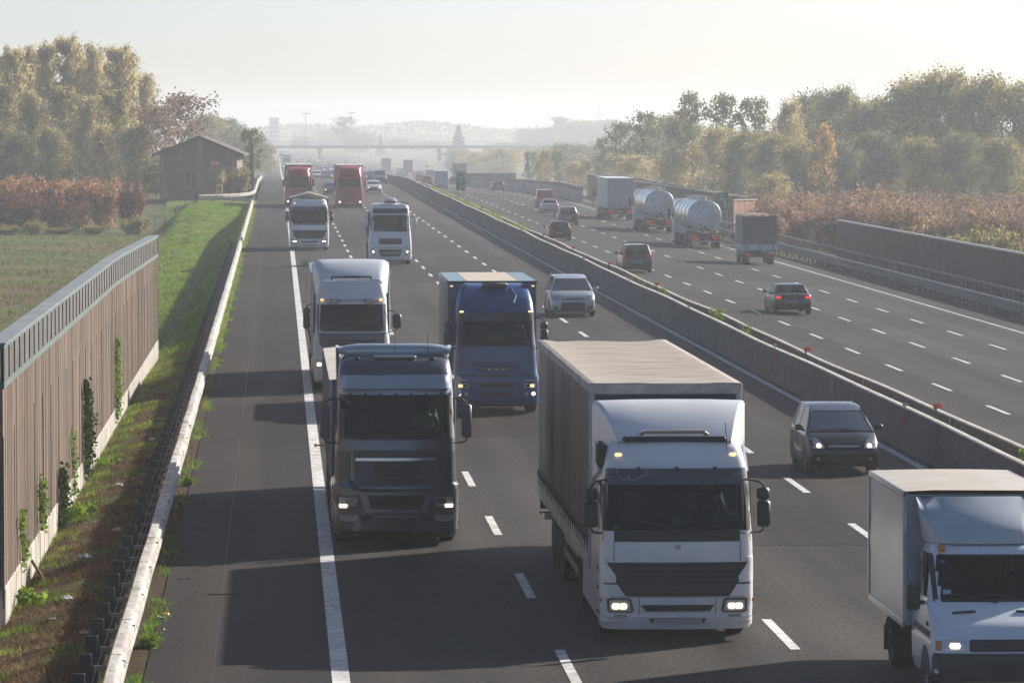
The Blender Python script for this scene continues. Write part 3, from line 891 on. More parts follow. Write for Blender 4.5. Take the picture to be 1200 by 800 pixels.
def person(loc, rz, label, cloth, s=1.0, lean=0.0):
    """seated figure, hands on a steering wheel in front of it (+y)"""
    root = thing('person', label, 'person', loc, rz)
    me = bpy.data.meshes.new('body'); 
    V = []; E = []; Rr = []
    def v(p, r, par=None):
        V.append(p); Rr.append(r)
        if par is not None: E.append((par, len(V) - 1))
        return len(V) - 1
    pel = v((0, 0, .10), .16); w_ = v((0, .0, .30), .14, pel); ch = v((0, .02, .50), .155, w_); nk = v((0, .03, .64), .065, ch); hd0 = v((0, .04, .70), .055, nk)
    for sx in (-1, 1):
        sh = v((sx * .18, .02, .56), .07, ch); el = v((sx * .26, .17, .34), .048, sh); wr = v((sx * .19, .42, .40), .03, el); pa = v((sx * .17, .49, .42), .034, wr)
        for k, (dx, L) in enumerate(((-.03, .05), (-.01, .06), (.01, .058), (.03, .045))):
            f1 = v((sx * .17 + dx, .49 + L, .45), .010, pa); v((sx * .17 + dx, .49 + L * .9, .41), .008, f1)
        v((sx * .12, .51, .44), .011, pa)
        hp = v((sx * .10, .05, .08), .10, pel); kn = v((sx * .15, .45, .14), .075, hp); an = v((sx * .15, .55, -.25), .05, kn); v((sx * .15, .70, -.30), .04, an)
    me.from_pydata(V, E, [])
    o = bpy.data.objects.new('body', me); COL.objects.link(o); o.parent = root
    md = o.modifiers.new('skin', 'SKIN'); sv_ = me.skin_vertices[0].data
    for i, r in enumerate(Rr): sv_[i].radius = (r, r)
    sv_[0].use_root = True
    o.modifiers.new('sub', 'SUBSURF').levels = 1
    me.materials.append(cloth)
    # head with brow, nose, chin and ears
    h = MB(); rings = []
    for (z, rx, ry, cy) in ((-.125, .03, .035, .035), (-.11, .045, .055, .03), (-.06, .062, .078, .015), (0, .075, .095, .0), (.05, .078, .098, -.005), (.09, .066, .082, -.01), (.115, .038, .05, -.01), (.122, .01, .012, -.01)):
        rings.append([(rx * math.cos(2 * PI * k / 16), cy + ry * math.sin(2 * PI * k / 16), z) for k in range(16)])
    h.loft(rings, True, True, True)
    h.box((0, .105, -.02), (.022, .035, .045), bev=.008)
    for sx in (-1, 1): h.box((sx * .08, -.005, -.005), (.012, .03, .05), bev=.005)
    hd = h.build('head', SKINM, root, smooth=60, loc=(0, .05, .84))
    hr = MB(); rings = []
    for (z, rx, ry, cy) in ((-.03, .080, .07, -.045), (.03, .084, .085, -.03), (.08, .076, .088, -.018), (.115, .05, .06, -.015), (.132, .01, .015, -.012)):
        rings.append([(rx * math.cos(2 * PI * k / 16), cy + ry * math.sin(2 * PI * k / 16), z) for k in range(16)])
    hr.loft(rings, True, True, True).build('hair', HAIRM, hd, smooth=60)
    e = MB()
    for sx in (-1, 1): e.box((sx * .03, .088, .005), (.022, .012, .010), bev=.003)
    e.box((0, .094, -.06), (.045, .01, .008)); e.build('eyes_and_mouth', HAIRM, hd)
    root.scale = (s, s, s)
    return root

def cab_inside(t, cab, z0, z1, hw, driver_side=-1, back=-1.75):
    """what one sees through the windscreen: lining, dashboard, seats, steering wheel"""
    L = MB(); zf = z0 - .75
    L.add([(-hw, back, zf), (hw, back, zf), (hw, back, z1 + .1), (-hw, back, z1 + .1)], [(0, 1, 2, 3)])
    L.add([(-hw, back, zf), (hw, back, zf), (hw, -.25, zf), (-hw, -.25, zf)], [(0, 1, 2, 3)])
    L.add([(-hw, back, z1 + .1), (hw, back, z1 + .1), (hw, -.2, z1 + .1), (-hw, -.2, z1 + .1)], [(3, 2, 1, 0)])
    L.build('cab_lining', LINING, t)
    d = MB().box((0, -.38, z0 - .10), (2 * hw - .1, .42, .34), bev=.06).box((driver_side * .55, -.42, z0 + .1), (.5, .3, .12), bev=.04)
    d.build('dashboard', DARK, t, smooth=40)
    for sx in (driver_side, -driver_side):
        s = MB().box((sx * .62, -1.1, z0 - .28), (.5, .5, .14), bev=.05).box((sx * .62, -1.36, z0 + .12), (.48, .13, .75), bev=.05).box((sx * .62, -1.36, z0 + .58), (.28, .1, .2), bev=.04)
        s.build('seat', SEAT, t, smooth=40)
    st = MB(); n = 20; cx, cy, cz = driver_side * .6, -.62, z0 + .12; tilt = math.radians(55); ring = []
    for k in range(n + 1):
        a = 2 * PI * k / n
        ring.append((cx + .23 * math.cos(a), cy + .23 * math.sin(a) * math.cos(tilt), cz + .23 * math.sin(a) * math.sin(tilt)))
    st.tube(ring, .016, 6).cyl((cx - .23, cy, cz), (cx + .23, cy, cz), .02, n=6).cyl((cx, cy, cz), (cx, cy + .2, cz - .25), .04, n=8)
    st.build('steering_wheel', mat('steering_grey', (.16, .17, .17), .5), t, smooth=60)

def windscreen(t, cab, z0, z1, hw0, hw1, m=None, off=-.02):
    return cab.patch([(z0, -hw0, hw0), (z0 + .06, -hw0 - .01, hw0 + .01), (z1 - .06, -hw1 - .01, hw1 + .01), (z1, -hw1, hw1)], off, .012, 16, 2).build('windscreen', m or GLASS, t, smooth=60)
def surround(t, cab, z0, z1, hw, w=.06, top=.05, bot=.07, m=None):
    mb = MB()
    for (rows) in ([(z0 - bot, -hw - w, hw + w), (z0 + .01, -hw - w, hw + w)], [(z1 - .01, -hw - w, hw + w), (z1 + top, -hw - w, hw + w)],
                   [(z0, -hw - w, -hw), (z1, -hw - w, -hw)], [(z0, hw, hw + w), (z1, hw, hw + w)]):
        q = cab.patch(rows, .008, .05, 12 if rows[0][2] - rows[0][1] > 1 else 3, 3)
        mb.add(q.v, q.f)
    return mb.build('windscreen_seal', m or BLACKP, t, smooth=50)
def side_window(t, cab, z0, z1, y0=-.45, y1=-1.22):
    for sx in (-1, 1):
        hw = interp(cab.prof, (z0 + z1) / 2)[0]
        MB().prism([(y0 - .04, z0), (y1, z0 + .05), (y1, z1 - .05), (y0 - .14, z1 - .05), (y0, z0 + .35)], sx * (hw - .01), sx * (hw + .006)).build('side_window', GLASS, t)
        MB().prism([(y0, z0 - .8), (y0 + .02, z0 - .8), (y0 + .02, z1), (y0, z1)], sx * (hw + .002), sx * (hw + .012)).build('door_gap', BLACKP, t)
        MB().prism([(y1 - .06, z0 - .8), (y1 - .04, z0 - .8), (y1 - .04, z1), (y1 - .06, z1)], sx * (hw + .002), sx * (hw + .012)).build('door_gap', BLACKP, t)
        MB().box((sx * (hw + .02), y1 + .12, z0 - .12), (.03, .16, .05), bev=.01).build('door_handle', BLACKP, t)
def wipers(t, cab, z, xs=(-.55, .35), L=.75, up=.12):
    for x in xs:
        w = MB(); pts = [(x - .1 + L * k / 8, cab.y(x - .1 + L * k / 8, z + up * math.sin(k / 8 * PI), .03), z + .02 + up * math.sin(k / 8 * PI * .6)) for k in range(9)]
        w.tube(pts, .011, 4); w.tube([(x - .35, cab.y(x - .35, z - .06, .02), z - .06), pts[4]], .013, 4)
        w.build('wiper', BLACKP, t)
def slats(cab, z0, z1, hw0, hw1, n, off, thick=.025):
    mb = MB()
    for k in range(n):
        za = z0 + (z1 - z0) * (k + .18) / n; zb = z0 + (z1 - z0) * (k + .62) / n
        ha = hw0 + (hw1 - hw0) * (k + .3) / n
        q = cab.patch([(za, -ha, ha), (zb, -ha, ha)], off, thick, 12, 1); mb.add(q.v, q.f)
    return mb
def pair(t, name, cab, rows, off, m, thick=.03, child=None):
    out = []
    for sx in (-1, 1):
        rw = [(z, *sorted((sx * a, sx * b))) for z, a, b in rows]
        out.append(cab.patch(rw, off, thick, 6, 2).build(name, m, t, smooth=50))
    return out
def lit(parent_objs, cab, rows, off, m=None, name='low_beam'):
    for o, sx in zip(parent_objs, (-1, 1)):
        rw = [(z, *sorted((sx * a, sx * b))) for z, a, b in rows]
        cab.patch(rw, off, .02, 5, 2).build(name, m or LIT, o, smooth=60)

def tractor_back(t, y0=-2.2, y1=-6.0, wheels=(-1.35, -5.0), r=.5, skirt=None, hw=1.24, first=True):
    """frame, tanks, wheels behind the cab"""
    MB().box((0, (y0 + y1) / 2 + .6, .85), (.9, y0 - y1 + .8, .3)).box((0, -1.2, .5), (1.7, 1.9, .45)).build('chassis', CHASSIS, t)
    for k, y in enumerate(wheels):
        for sx in (-1, 1):
            if k == 0: wheel(t, sx * 1.04, y, r, .32)
            else: wheel(t, sx * .93, y, r, .58, DARKR)
    for sx in (-1, 1):
        MB().box((sx * .98, -3.3, .62), (.5, 1.3, .55), bev=.08).build('fuel_tank', skirt or STEELR, t, smooth=40)
        if skirt: MB().box((sx * (hw - .02), -3.2, .70), (.04, 2.2, .75), bev=.015).build('side_skirt', skirt, t)
        for y in wheels[1:]:
            a = MB(); pts = []
            for k in range(9):
                an = PI * k / 8; pts.append((y + math.cos(an) * (r + .09), r + math.sin(an) * (r + .09)))
            prof = pts + [(p[0] * 1 + 0, p[1] + .025) for p in pts[::-1]]
            a.prism(prof, sx * .66, sx * 1.24).build('mudguard', CHASSIS, t, smooth=40)

def curtain_trailer(t, y0, L, w=2.55, z0=1.15, z1=4.0, side=None, roof=None, front=None, low=None, ax=(-7.6, -8.9, -10.2), straps=True, fold=.6, rearm=None, big=True, sag=.04):
    """box trailer with tarpaulin curtains: y0 = its front, runs to y0-L"""
    hw = w / 2
    for sx in (-1, 1):
        mb = MB(); n = int(L / .12); rings = []
        for k in range(n + 1):
            y = y0 - L * k / n
            d = .018 * math.sin(2 * PI * y / fold) + .012 * math.sin(2 * PI * y / (fold * 2.7) + 1) + .01 * math.sin(y * 9)
            zb = z0 + .26
            rings.append([(sx * (hw - .03 + d * .4), y, zb), (sx * (hw - .01 + d), y, zb + .3), (sx * (hw - .005 + d * 1.2), y, (z0 + z1) / 2), (sx * (hw - .01 + d * .5), y, z1 - .22), (sx * (hw - .02), y, z1 - .1)])
        mb.loft(rings, False); mb.build('side_curtain', side, t, smooth=50)
        mb = MB().box((sx * (hw - .02), y0 - L / 2, z1 - .07), (.07, L, .15), bev=.02)
        mb.build('top_rail', low, t)
        MB().box((sx * (hw - .02), y0 - L / 2, z0 + .05), (.06, L, .38), bev=.01).build('side_board', low, t)
        if straps:
            sb = MB(); y = y0 - .3
            while y > y0 - L + .1:
                sb.box((sx * (hw + .012), y, z0 + .27), (.02, .05, .30)); sb.box((sx * (hw + .025), y, z0 + .34), (.03, .07, .09)); y -= fold
            sb.box((sx * (hw + .008), y0 - L / 2, z0 + .40), (.012, L - .2, .03)); sb.build('strap_row', BLACKP, t)
    # floor and front wall
    MB().box((0, y0 - L / 2, z0 + .06), (w - .12, L - .05, .12)).build('deck', CHASSIS, t)
    MB().box((0, y0 - .04, (z0 + z1) / 2 - .03), (w - .14, .06, z1 - z0 - .12)).build('front_wall', front or side, t)
    fm = MB()
    for sx in (-1, 1): fm.box((sx * (hw - .05), y0 - .035, (z0 + z1) / 2), (.10, .09, z1 - z0), bev=.02)
    fm.box((0, y0 - .03, z1 - .09), (w - .08, .10, .18), bev=.02); fm.build('front_frame', low, t)
    # roof tarpaulin, ribbed
    rings = []; n = int(L / .1)
    for k in range(n + 1):
        y = y0 - L * k / n; rib = abs(math.sin(PI * (y - y0) / .62)) ** .7
        d = -sag * rib
        rings.append([(-hw, y, z1 - .03), (-hw + .02, y, z1 + .005), (-hw + .12, y, z1 + .008)] + [(hw * q, y, z1 + d + .012 * math.sin(y * 3 + q * 5)) for q in (-.7, -.35, 0, .35, .7)] + [(hw - .12, y, z1 + .008), (hw - .02, y, z1 + .005), (hw, y, z1 - .03)])
    MB().loft(rings, False).build('roof_sheet', roof, t, smooth=60)
    # rear doors
    rd = MB()
    for sx in (-1, 1): rd.box((sx * (hw / 2 - .02), y0 - L + .02, (z0 + z1) / 2), (hw - .1, .06, z1 - z0 - .2), bev=.01)
    rd.build('rear_doors', rearm or low, t)
    trailer_gear(t, y0, L, ax)
def trailer_gear(t, y0, L, ax, hw=1.2, guard=True):
    MB().box((0, y0 - L / 2 - 1, .92), (.9, L - 3, .25)).build('trailer_frame', CHASSIS, t)
    for a in ax:
        for sx in (-1, 1): wheel(t, sx * 1.05, y0 + a, .5, .38, DARKR)
    if guard:
        for sx in (-1, 1):
            g = MB()
            for z in (.55, .85): g.box((sx * hw, y0 - L * .38, z), (.03, L * .3, .14))
            g.build('side_guard', STEELR, t)
            MB().box((sx * 1.0, y0 - L * .48, .7), (.42, .9, .42), bev=.04).build('side_box', CHASSIS, t)
    g = MB().box((0, y0 - L + .1, .55), (2.3, .1, .14)); 
    for sx in (-1, 1): g.box((sx * .6, y0 - L + .15, .8), (.08, .08, .45))
    g.build('rear_bumper', STEELR, t)
    MB().box((0, y0 - L + .05, .86), (2.46, .04, .34)).build('lamp_board', CHASSIS, t)
    for sx in (-1, 1):
        MB().box((sx * .95, y0 - L - .0, .82), (.5, .06, .16), bev=.01).build('tail_lamp', TAIL, t)
        MB().box((sx * 1.0, y0 + ax[-1] - .7, .48), (.45, .02, .5)).build('mud_flap', BLACKP, t)

def deflector(t, y_front, z_front, y_back, z_back, hw_f, hw_b, m, sidez, smooth=50, bulge=.12, rnd=.3):
    """air deflector: a scoop rising from the cab roof to the height of the trailer"""
    rings = []; n = 8
    for k in range(n + 1):
        q = k / n; y = y_front + (y_back - y_front) * q
        z = z_front + (z_back - z_front) * (1 - (1 - q) ** 1.7); hw = hw_f + (hw_b - hw_f) * q
        r = []
        zb = sidez if q > .05 else min(sidez, z - .02)
        r.append((-hw, y, zb))
        for a in range(5):
            an = PI / 2 * a / 4; rr_ = min(rnd * (z - zb + .02), .25)
            r.append((-hw + rr_ * (1 - math.cos(an)), y, z - rr_ * (1 - math.sin(an))))
        for x in (-.5, 0, .5): r.append((hw * x, y + bulge * (1 - x * x) * (1 - q), z + .02 * (1 - x * x)))
        for a in range(4, -1, -1):
            an = PI / 2 * a / 4; rr_ = min(rnd * (z - zb + .02), .25)
            r.append((hw - rr_ * (1 - math.cos(an)), y, z - rr_ * (1 - math.sin(an))))
        r.append((hw, y, zb)); rings.append(r)
    MB().loft(rings, False).build('air_deflector', m, t, smooth=smooth)

# ------------------------------------------------------------------ the lorries
def white_star_truck(t, low=False, near=True):
    """big white cab with a black trapezoid grille"""
    zr = 3.24 if not low else 3.2
    prof = [(.24, 1.17, -.10), (.32, 1.235, -.02), (.74, 1.25, 0), (1.28, 1.25, -.02), (1.62, 1.24, -.04), (1.79, 1.23, -.07), (2.53, 1.19, -.26), (2.80, 1.16, -.30), (3.08, 1.10, -.42), (3.2, 1.04, -.58), (3.26, .9, -.85)]
    c = Cab(prof, .2, .10, -2.2)
    zs = [.24, .28, .32, .5, .74, 1.0, 1.28, 1.45, 1.62, 1.72, 1.79, 2.0, 2.2, 2.4, 2.53, 2.66, 2.80, 2.95, 3.08, 3.15, 3.2, 3.24, 3.26]
    c.shell(zs, (1.79, 2.53, 1.13), (1.79, 2.53)).build('cab_body', WHITE, t, smooth=35)
    cab_inside(t, c, 1.85, 2.6, 1.12)
    windscreen(t, c, 1.77, 2.55, 1.17, 1.15); surround(t, c, 1.79, 2.53, 1.13, .075, .02, .17)
    side_window(t, c, 1.79, 2.53)
    c.patch([(2.53, -1.16, 1.16), (2.58, -1.16, 1.16), (2.79, -1.13, 1.13)], .10, .05, 16, 2).build('sun_visor', mat('smoked_visor', (.02, .03, .045), .22, coat=.3), t, smooth=60)
    vb = MB()
    for x in (-.62, 0, .62): vb.box((x, c.y(x, 2.77, .09), 2.78), (.05, .08, .07))
    vb.build('visor_bracket', BLACKP, t)
    g = c.patch([(.74, -.84, .84), (.80, -.88, .88), (1.10, -1.08, 1.08), (1.12, -1.11, 1.11), (1.285, -1.13, 1.13)], .012, .03, 16, 1).build('grille', BLACKP, t, smooth=40)
    slats(c, .78, 1.26, .84, 1.08, 5, .045).build('grille_slats', mat('grille_slat', (.03, .031, .034), .45), g)
    c.patch([(1.30, -1.03, -1.02), (1.62, -1.03, -1.02)], .006, .01, 1, 1).build('panel_gap', BLACKP, t)
    c.patch([(1.30, 1.02, 1.03), (1.62, 1.02, 1.03)], .006, .01, 1, 1).build('panel_gap', BLACKP, t)
    MB().cyl((0, c.y(0, 1.52, -.01), 1.54), (0, c.y(0, 1.52, .03), 1.54), .045, n=16).build('badge', CHROME, t)
    # bumper mouldings: shoulders beside the grille
    for sx in (-1, 1):
        q = c.patch([(.98, *sorted((sx * 1.0, sx * 1.25))), (1.06, *sorted((sx * .99, sx * 1.25))), (1.27, *sorted((sx * 1.14, sx * 1.25))), (1.36, *sorted((sx * 1.14, sx * 1.25)))], .035, .06, 5, 2)
        q.build('corner_deflector', WHITE, t, smooth=50)
        c.patch([(.93, *sorted((sx * .92, sx * 1.25))), (.955, *sorted((sx * .94, sx * 1.25)))], .004, .01, 5, 1).build('panel_gap', BLACKP, t)
    c.patch([(.20, -1.20, 1.20), (.26, -1.24, 1.24), (.40, -1.24, 1.24), (.42, -1.22, 1.22)], .03, .12, 20, 1).build('bumper_lip', WHITE, t, smooth=40)
    b = c.patch([(.50, -.52, .52), (.60, -.60, .60)], .035, .03, 12, 1).build('lower_intake', BLACKP, t)
    b = c.patch([(.31, -.42, .42), (.385, -.46, .46)], .045, .03, 12, 1).build('lower_intake', BLACKP, t)
    slats(c, .315, .38, .40, .40, 2, .055, .012).build('intake_slats', WHITE2, b)
    c.patch([(.60, -.28, .28), (.72, -.28, .28)], .012, .02, 8, 1).build('plate_panel', WHITE2, t)
    H = pair(t, 'headlight', c, [(.475, .75, 1.10), (.50, .71, 1.13), (.69, .75, 1.14), (.71, .80, 1.10)], .02, mat('lamp_housing', (.05, .05, .055), .3))
    pair2 = [(.50, .74, 1.10), (.68, .78, 1.10)]
    lit(H, c, pair2, .024, LENS, 'lens')
    lit(H, c, [(.535, .84, .92), (.56, .82, .94), (.60, .82, .94), (.625, .84, .92)], .045); lit(H, c, [(.535, .96, 1.04), (.56, .94, 1.06), (.60, .94, 1.06), (.625, .96, 1.04)], .045)
    pair(t, 'fog_lamp', c, [(.40, .82, 1.02), (.45, .82, 1.04)], .045, LENS)
    for sx in (-1, 1): MB().box((sx * 1.235, c.y(1.22, .66) + .04, .67), (.03, .05, .06)).build('side_marker', AMBER, t)
    for sx in (-1, 1): MB().box((sx * .93, c.y(.93, 3.0, .0), 3.0), (.11, .06, .05), bev=.015).build('marker_lamp', LITS, t, smooth=40)
    mirror(t, -1, 1.40, -.12, 1.85, 2.28, small=2.31); mirror(t, 1, 1.40, -.12, 1.85, 2.28, small=2.31)
    wipers(t, c, 1.80, (-.75, .15), .8)
    MB().cyl((-.85, -.45, 2.88), (-.82, -.55, 3.5), .008, n=4).build('aerial', BLACKP, t)
    for sx in (-1, 1):
        s_ = MB()
        for z in (.45, .85, 1.15): s_.box((sx * 1.235, -.62, z), (.05, .42, .05))
        s_.build('entry_step', BLACKP, t)
    return c

def lorry_white_near():
    t = thing('articulated_lorry', 'nearest white lorry with black grille and dark curtain trailer, left of the white van', 'lorry', (6.44, 71.8, 0), PI)
    c = white_star_truck(t)
    deflector(t, -.62, 3.20, -1.75, 3.80, .93, 1.26, WHITE, 3.05, bulge=.04, rnd=.10)
    for sx in (-1, 1): MB().prism([(-.9, 2.7), (-2.6, 2.4), (-2.6, 3.7), (-1.8, 3.7), (-1.7, 3.2)], sx * 1.19, sx * 1.235).build('side_fairing', WHITE, t)
    MB().tube([(-.55, -.72, 3.30), (-.48, -.66, 3.35), (.48, -.66, 3.35), (.55, -.72, 3.30)], .03, 8).build('roof_bar', mat('tan_bar', (.35, .28, .2), .4), t, smooth=60)
    MB().box((0, -.70, 3.235), (1.7, .3, .09), bev=.03).build('roof_recess', BLACKP, t)
    MB().box((1.18, -.9, 2.98), (.16, .5, .42), bev=.06).build('air_intake', BLACKP, t, smooth=40)
    tractor_back(t, skirt=WHITE2)
    for x in (-.62, .62): c.patch([(.44, x - .006, x + .006), (.71, x - .006, x + .006)], .004, .01, 1, 1).build('panel_gap', mat('seam_grey', (.2, .2, .2), .6), t)
    c.patch([(.722, -1.2, 1.2), (.732, -1.2, 1.2)], .004, .01, 20, 1).build('panel_gap', MATS['seam_grey'], t)
    sc_ = [(.98, 2.77), (.93, 2.66), (.86, 2.60), (.80, 2.66), (.76, 2.68), (.79, 2.61), (.70, 2.60), (.60, 2.66), (.49, 2.69), (.47, 2.77)]
    MB().tube([(x, c.y(x, z, .106), z) for x, z in sc_], .004, 4).build('visor_scratch', mat('scratch_white', (.5, .5, .5), .7), t)
    MB().box((.0, -.20, 1.93), (.11, .03, .14)).build('dashboard_paper', mat('pale_paper', (.4, .46, .52), .8), t)
    MB().box((-.78, -.30, 1.95), (.42, .12, .2), bev=.03).build('dashboard_cloth', mat('green_grey_cloth', (.12, .18, .15), .8), t)
    CURT = mat('dark_curtain', (.024, .029, .040), .5, var=.35, scale=.9, stretch=(1, 2.2, .3), dirt=(.07, .058, .05), dirt_amt=.8)
    ROOF = mat('tan_roof_sheet', (.37, .325, .28), .8, var=.22, scale=1.6, stretch=(.12, 3.5, 1), dirt=(.26, .20, .15), dirt_amt=.5)  # crosswise tone streaks paint the shading of the ribs into the sheet
    LOWM = mat('grimy_pale_rail', (.5, .47, .43), .7, var=.25, scale=2, dirt=(.08, .07, .06), dirt_amt=.6)
    curtain_trailer(t, -2.35, 14.6, z0=1.10, z1=4.04, side=CURT, roof=ROOF, front=mat('navy_headboard', (.01, .016, .04), .5), low=LOWM, sag=.035)
    for k in range(4): pass
    cur = MB()
    for sx in (-1, 1): cur.box((sx * 1.26, -9.0, 1.0), (.05, .3, .25))
    MB().box((1.36, -12.6, 1.0), (.3, .02, .03)).build('outline_lamp', BLACKP, t); MB().box((1.47, -12.6, .98), (.03, .03, .04)).build('outline_lamp', TAIL, t)
    return t
lorry_white_near()

def lorry_grey():
    t = thing('articulated_lorry', 'dark metallic grey lorry with chrome grille bar, in front of the white high-roof lorry', 'lorry', (2.33, 88.2, 0), PI)
    prof = [(.20, 1.16, -.12), (.30, 1.235, -.02), (1.10, 1.25, 0), (1.2, 1.25, -.015), (1.25, 1.2, -.03), (1.95, 1.185, -.06), (2.13, 1.18, -.08), (2.96, 1.15, -.30), (3.36, 1.13, -.46), (3.62, 1.09, -.72), (3.70, 1.03, -.95)]
    c = Cab(prof, .22, .12, -2.25)
    zs = [.2, .25, .3, .6, .9, 1.10, 1.2, 1.25, 1.5, 1.8, 1.95, 2.05, 2.13, 2.35, 2.6, 2.8, 2.96, 3.1, 3.25, 3.36, 3.5, 3.62, 3.67, 3.70]
    c.shell(zs, (2.13, 2.96, 1.0), (2.13, 2.96)).build('cab_body', GREY, t, smooth=35)
    cab_inside(t, c, 2.18, 3.0, 1.08)
    windscreen(t, c, 2.12, 2.97, 1.08, 1.06); surround(t, c, 2.13, 2.96, 1.06, .05, .04, .03)
    side_window(t, c, 2.13, 2.92)
    c.patch([(2.98, -1.10, 1.10), (3.04, -1.11, 1.11), (3.34, -1.08, 1.08), (3.36, -1.06, 1.06)], .10, .05, 16, 2).build('sun_visor', SILVERB, t, smooth=60)
    vb = MB()
    for x in (-.9, -.6, -.3, 0, .3, .6, .9): vb.box((x, c.y(x, 2.99, .11), 2.99), (.05, .03, .04))
    vb.build('visor_bracket', BLACKP, t)
    # roof hatch and front roof bar
    MB().box((0, -.98, 3.70), (.85, .42, .05), bev=.02).build('roof_hatch', mat('hatch_frame', (.4, .42, .44), .4, metal=.5), t)
    rb = MB(); rings = []
    for k in range(13):
        x = -1.12 + 2.24 * k / 12; e = 1 - (abs(x) / 1.12) ** 6 * .6
        y = -1.25 - .12 * (x / 1.12) ** 2
        rings.append([(x, y + .20 * math.cos(a), 3.80 + .15 * e * math.sin(a)) for a in [2 * PI * q / 10 for q in range(10)]])
    rb.loft(rings, True, True, True).build('roof_spoiler', SILVERB, t, smooth=60)
    for sx in (-1, 1): MB().prism([(-1.1, 2.9), (-2.4, 2.8), (-2.4, 3.86), (-1.4, 3.86)], sx * 1.10, sx * 1.16).build('side_fairing', GREY, t)
    for sx in (-1, 1):
        MB().box((sx * .75, -.86, 3.66), (.11, .12, .07), bev=.02).build('roof_lamp', BLACKP, t)
        MB().cyl((sx * .33 - .33, -.9, 3.6), (sx * .33 - .33, -1.0, 4.2), .007, n=4).build('aerial', BLACKP, t)
        MB().cyl((-1.22, -.5, 3.15 + .12 * sx), (-1.22, -.34, 3.15 + .12 * sx), .075, .085, 12).build('work_lamp', CHROME, t, smooth=60)
    # main grille panel
    g = c.patch([(1.20, -.66, .66), (1.25, -.80, .80), (1.86, -.84, .84), (1.90, -.82, .82)], .015, .03, 14, 1).build('grille_panel', mat('grille_grey', (.055, .06, .068), .4, metal=.3), t, smooth=40)
    c.patch([(1.69, -.80, .80), (1.745, -.80, .80)], .045, .03, 14, 1).build('chrome_bar', CHROME, g, smooth=40)
    c.patch([(1.36, -.32, .32), (1.44, -.42, .42), (1.60, -.46, .46), (1.67, -.40, .40)], .03, .03, 10, 2).build('grille_mesh', BLACKP, g, smooth=40)
    c.patch([(1.29, -.52, .52), (1.32, -.52, .52)], .03, .02, 10, 1).build('panel_gap', BLACKP, g)
    for sx in (-1, 1):
        c.patch([(1.30, *sorted((sx * .97, sx * 1.2))), (1.40, *sorted((sx * .93, sx * 1.2))), (1.84, *sorted((sx * .92, sx * 1.19))), (1.88, *sorted((sx * .95, sx * 1.19)))], .04, .05, 6, 2).build('corner_deflector', mat('corner_grey', (.075, .083, .095), .3, metal=.4), t, smooth=50)
    # dark V-shaped gap above the bumper
    c.patch([(1.06, -.62, .62), (1.13, -.80, .80), (1.14, -.80, .80)], .02, .03, 12, 1).build('bumper_gap', BLACKP, t)
    for sx in (-1, 1): c.patch([(1.10, *sorted((sx * .62, sx * .86))), (1.30, *sorted((sx * .86, sx * .96)))], .012, .02, 4, 2).build('bumper_gap', BLACKP, t)
    f = c.patch([(.68, -.60, .60), (.72, -.62, .62), (1.04, -.74, .74), (1.07, -.74, .74)], .03, .04, 14, 1).build('bumper_frame', mat('satin_frame', (.28, .29, .31), .3, metal=.8), t, smooth=40)
    g2 = c.patch([(.735, -.50, .50), (.99, -.56, .56), (1.01, -.58, .58)], .045, .03, 12, 1).build('lower_grille', BLACKP, f)
    g3_ = MB()
    for x in (-.32, .32): g3_.box((x, c.y(x, .86, .055), .86), (.16, .03, .1), bev=.02)
    g3_.build('grille_vents', CHASSIS, f)
    g4 = c.patch([(.36, -.30, .30), (.42, -.42, .42), (.58, -.46, .46), (.62, -.46, .46)], .03, .03, 12, 1).build('lower_intake', BLACKP, t, smooth=30)
    ms = MB()
    for k in range(22): ms.box((-.43 + .86 * k / 21, c.y(-.43 + .86 * k / 21, .59, .05), .59), (.022, .02, .035))
    ms.build('intake_mesh', GALV, g4)
    c.patch([(.30, -.30, .30), (.36, -.28, .28), (.40, -.28, .28)], .03, .02, 8, 1).build('plate_panel', mat('dark_plate', (.06, .066, .078), .5), t)  # plate panel in plain dark grey
    H = pair(t, 'headlight', c, [(.755, .82, 1.14), (.80, .72, 1.16), (.98, .70, 1.17), (1.0, .78, 1.17)], .02, mat('lamp_housing', (.05, .05, .055), .3))
    lit(H, c, [(.79, .80, 1.12), (.97, .74, 1.13)], .024, LENS, 'lens')
    lit(H, c, [(.765, .97, 1.12), (.83, .97, 1.13)], .05, LIT)
    lit(H, c, [(.84, .80, .98), (.88, .78, 1.0), (.95, .80, .98)], .032, CHROME, 'reflector_bowl')
    pair(t, 'fog_lamp', c, [(.49, .80, 1.10), (.61, .74, 1.12)], .02, LENS)
    pair(t, 'bumper_slot', c, [(.49, .54, .70), (.60, .50, .72)], .015, BLACKP)
    c.patch([(.16, -1.14, 1.14), (.24, -1.20, 1.20), (.30, -1.2, 1.2)], .02, .10, 20, 1).build('bumper_lip', BLACKP, t)
    mirror(t, -1, 1.40, -.2, 2.13, 2.80, m=mat('grey_mirror', (.09, .1, .115), .4), w=.2)
    mirror(t, 1, 1.40, -.2, 2.13, 2.80, m=mat('grey_mirror', (.09, .1, .115), .4), w=.2)
    MB().box((1.0, .12, 2.82), (.24, .2, .16), bev=.06).box((1.12, .0, 2.92), (.04, .25, .04)).build('kerb_mirror', BLACKP, t, smooth=40)
    wipers(t, c, 2.15, (-.8, .1), .85, .05)
    for sx in (-1, 1):
        s_ = MB()
        for z in (.45, .8, 1.15): s_.box((sx * 1.235, -.65, z), (.05, .42, .06))
        s_.build('entry_step', BLACKP, t)
    tractor_back(t, skirt=GREY)
    # low open-top tipping trailer
    TS = mat('dusty_trailer_side', (.33, .33, .33), .55, metal=.2, var=.2, dirt=(.2, .18, .16), dirt_amt=.5)
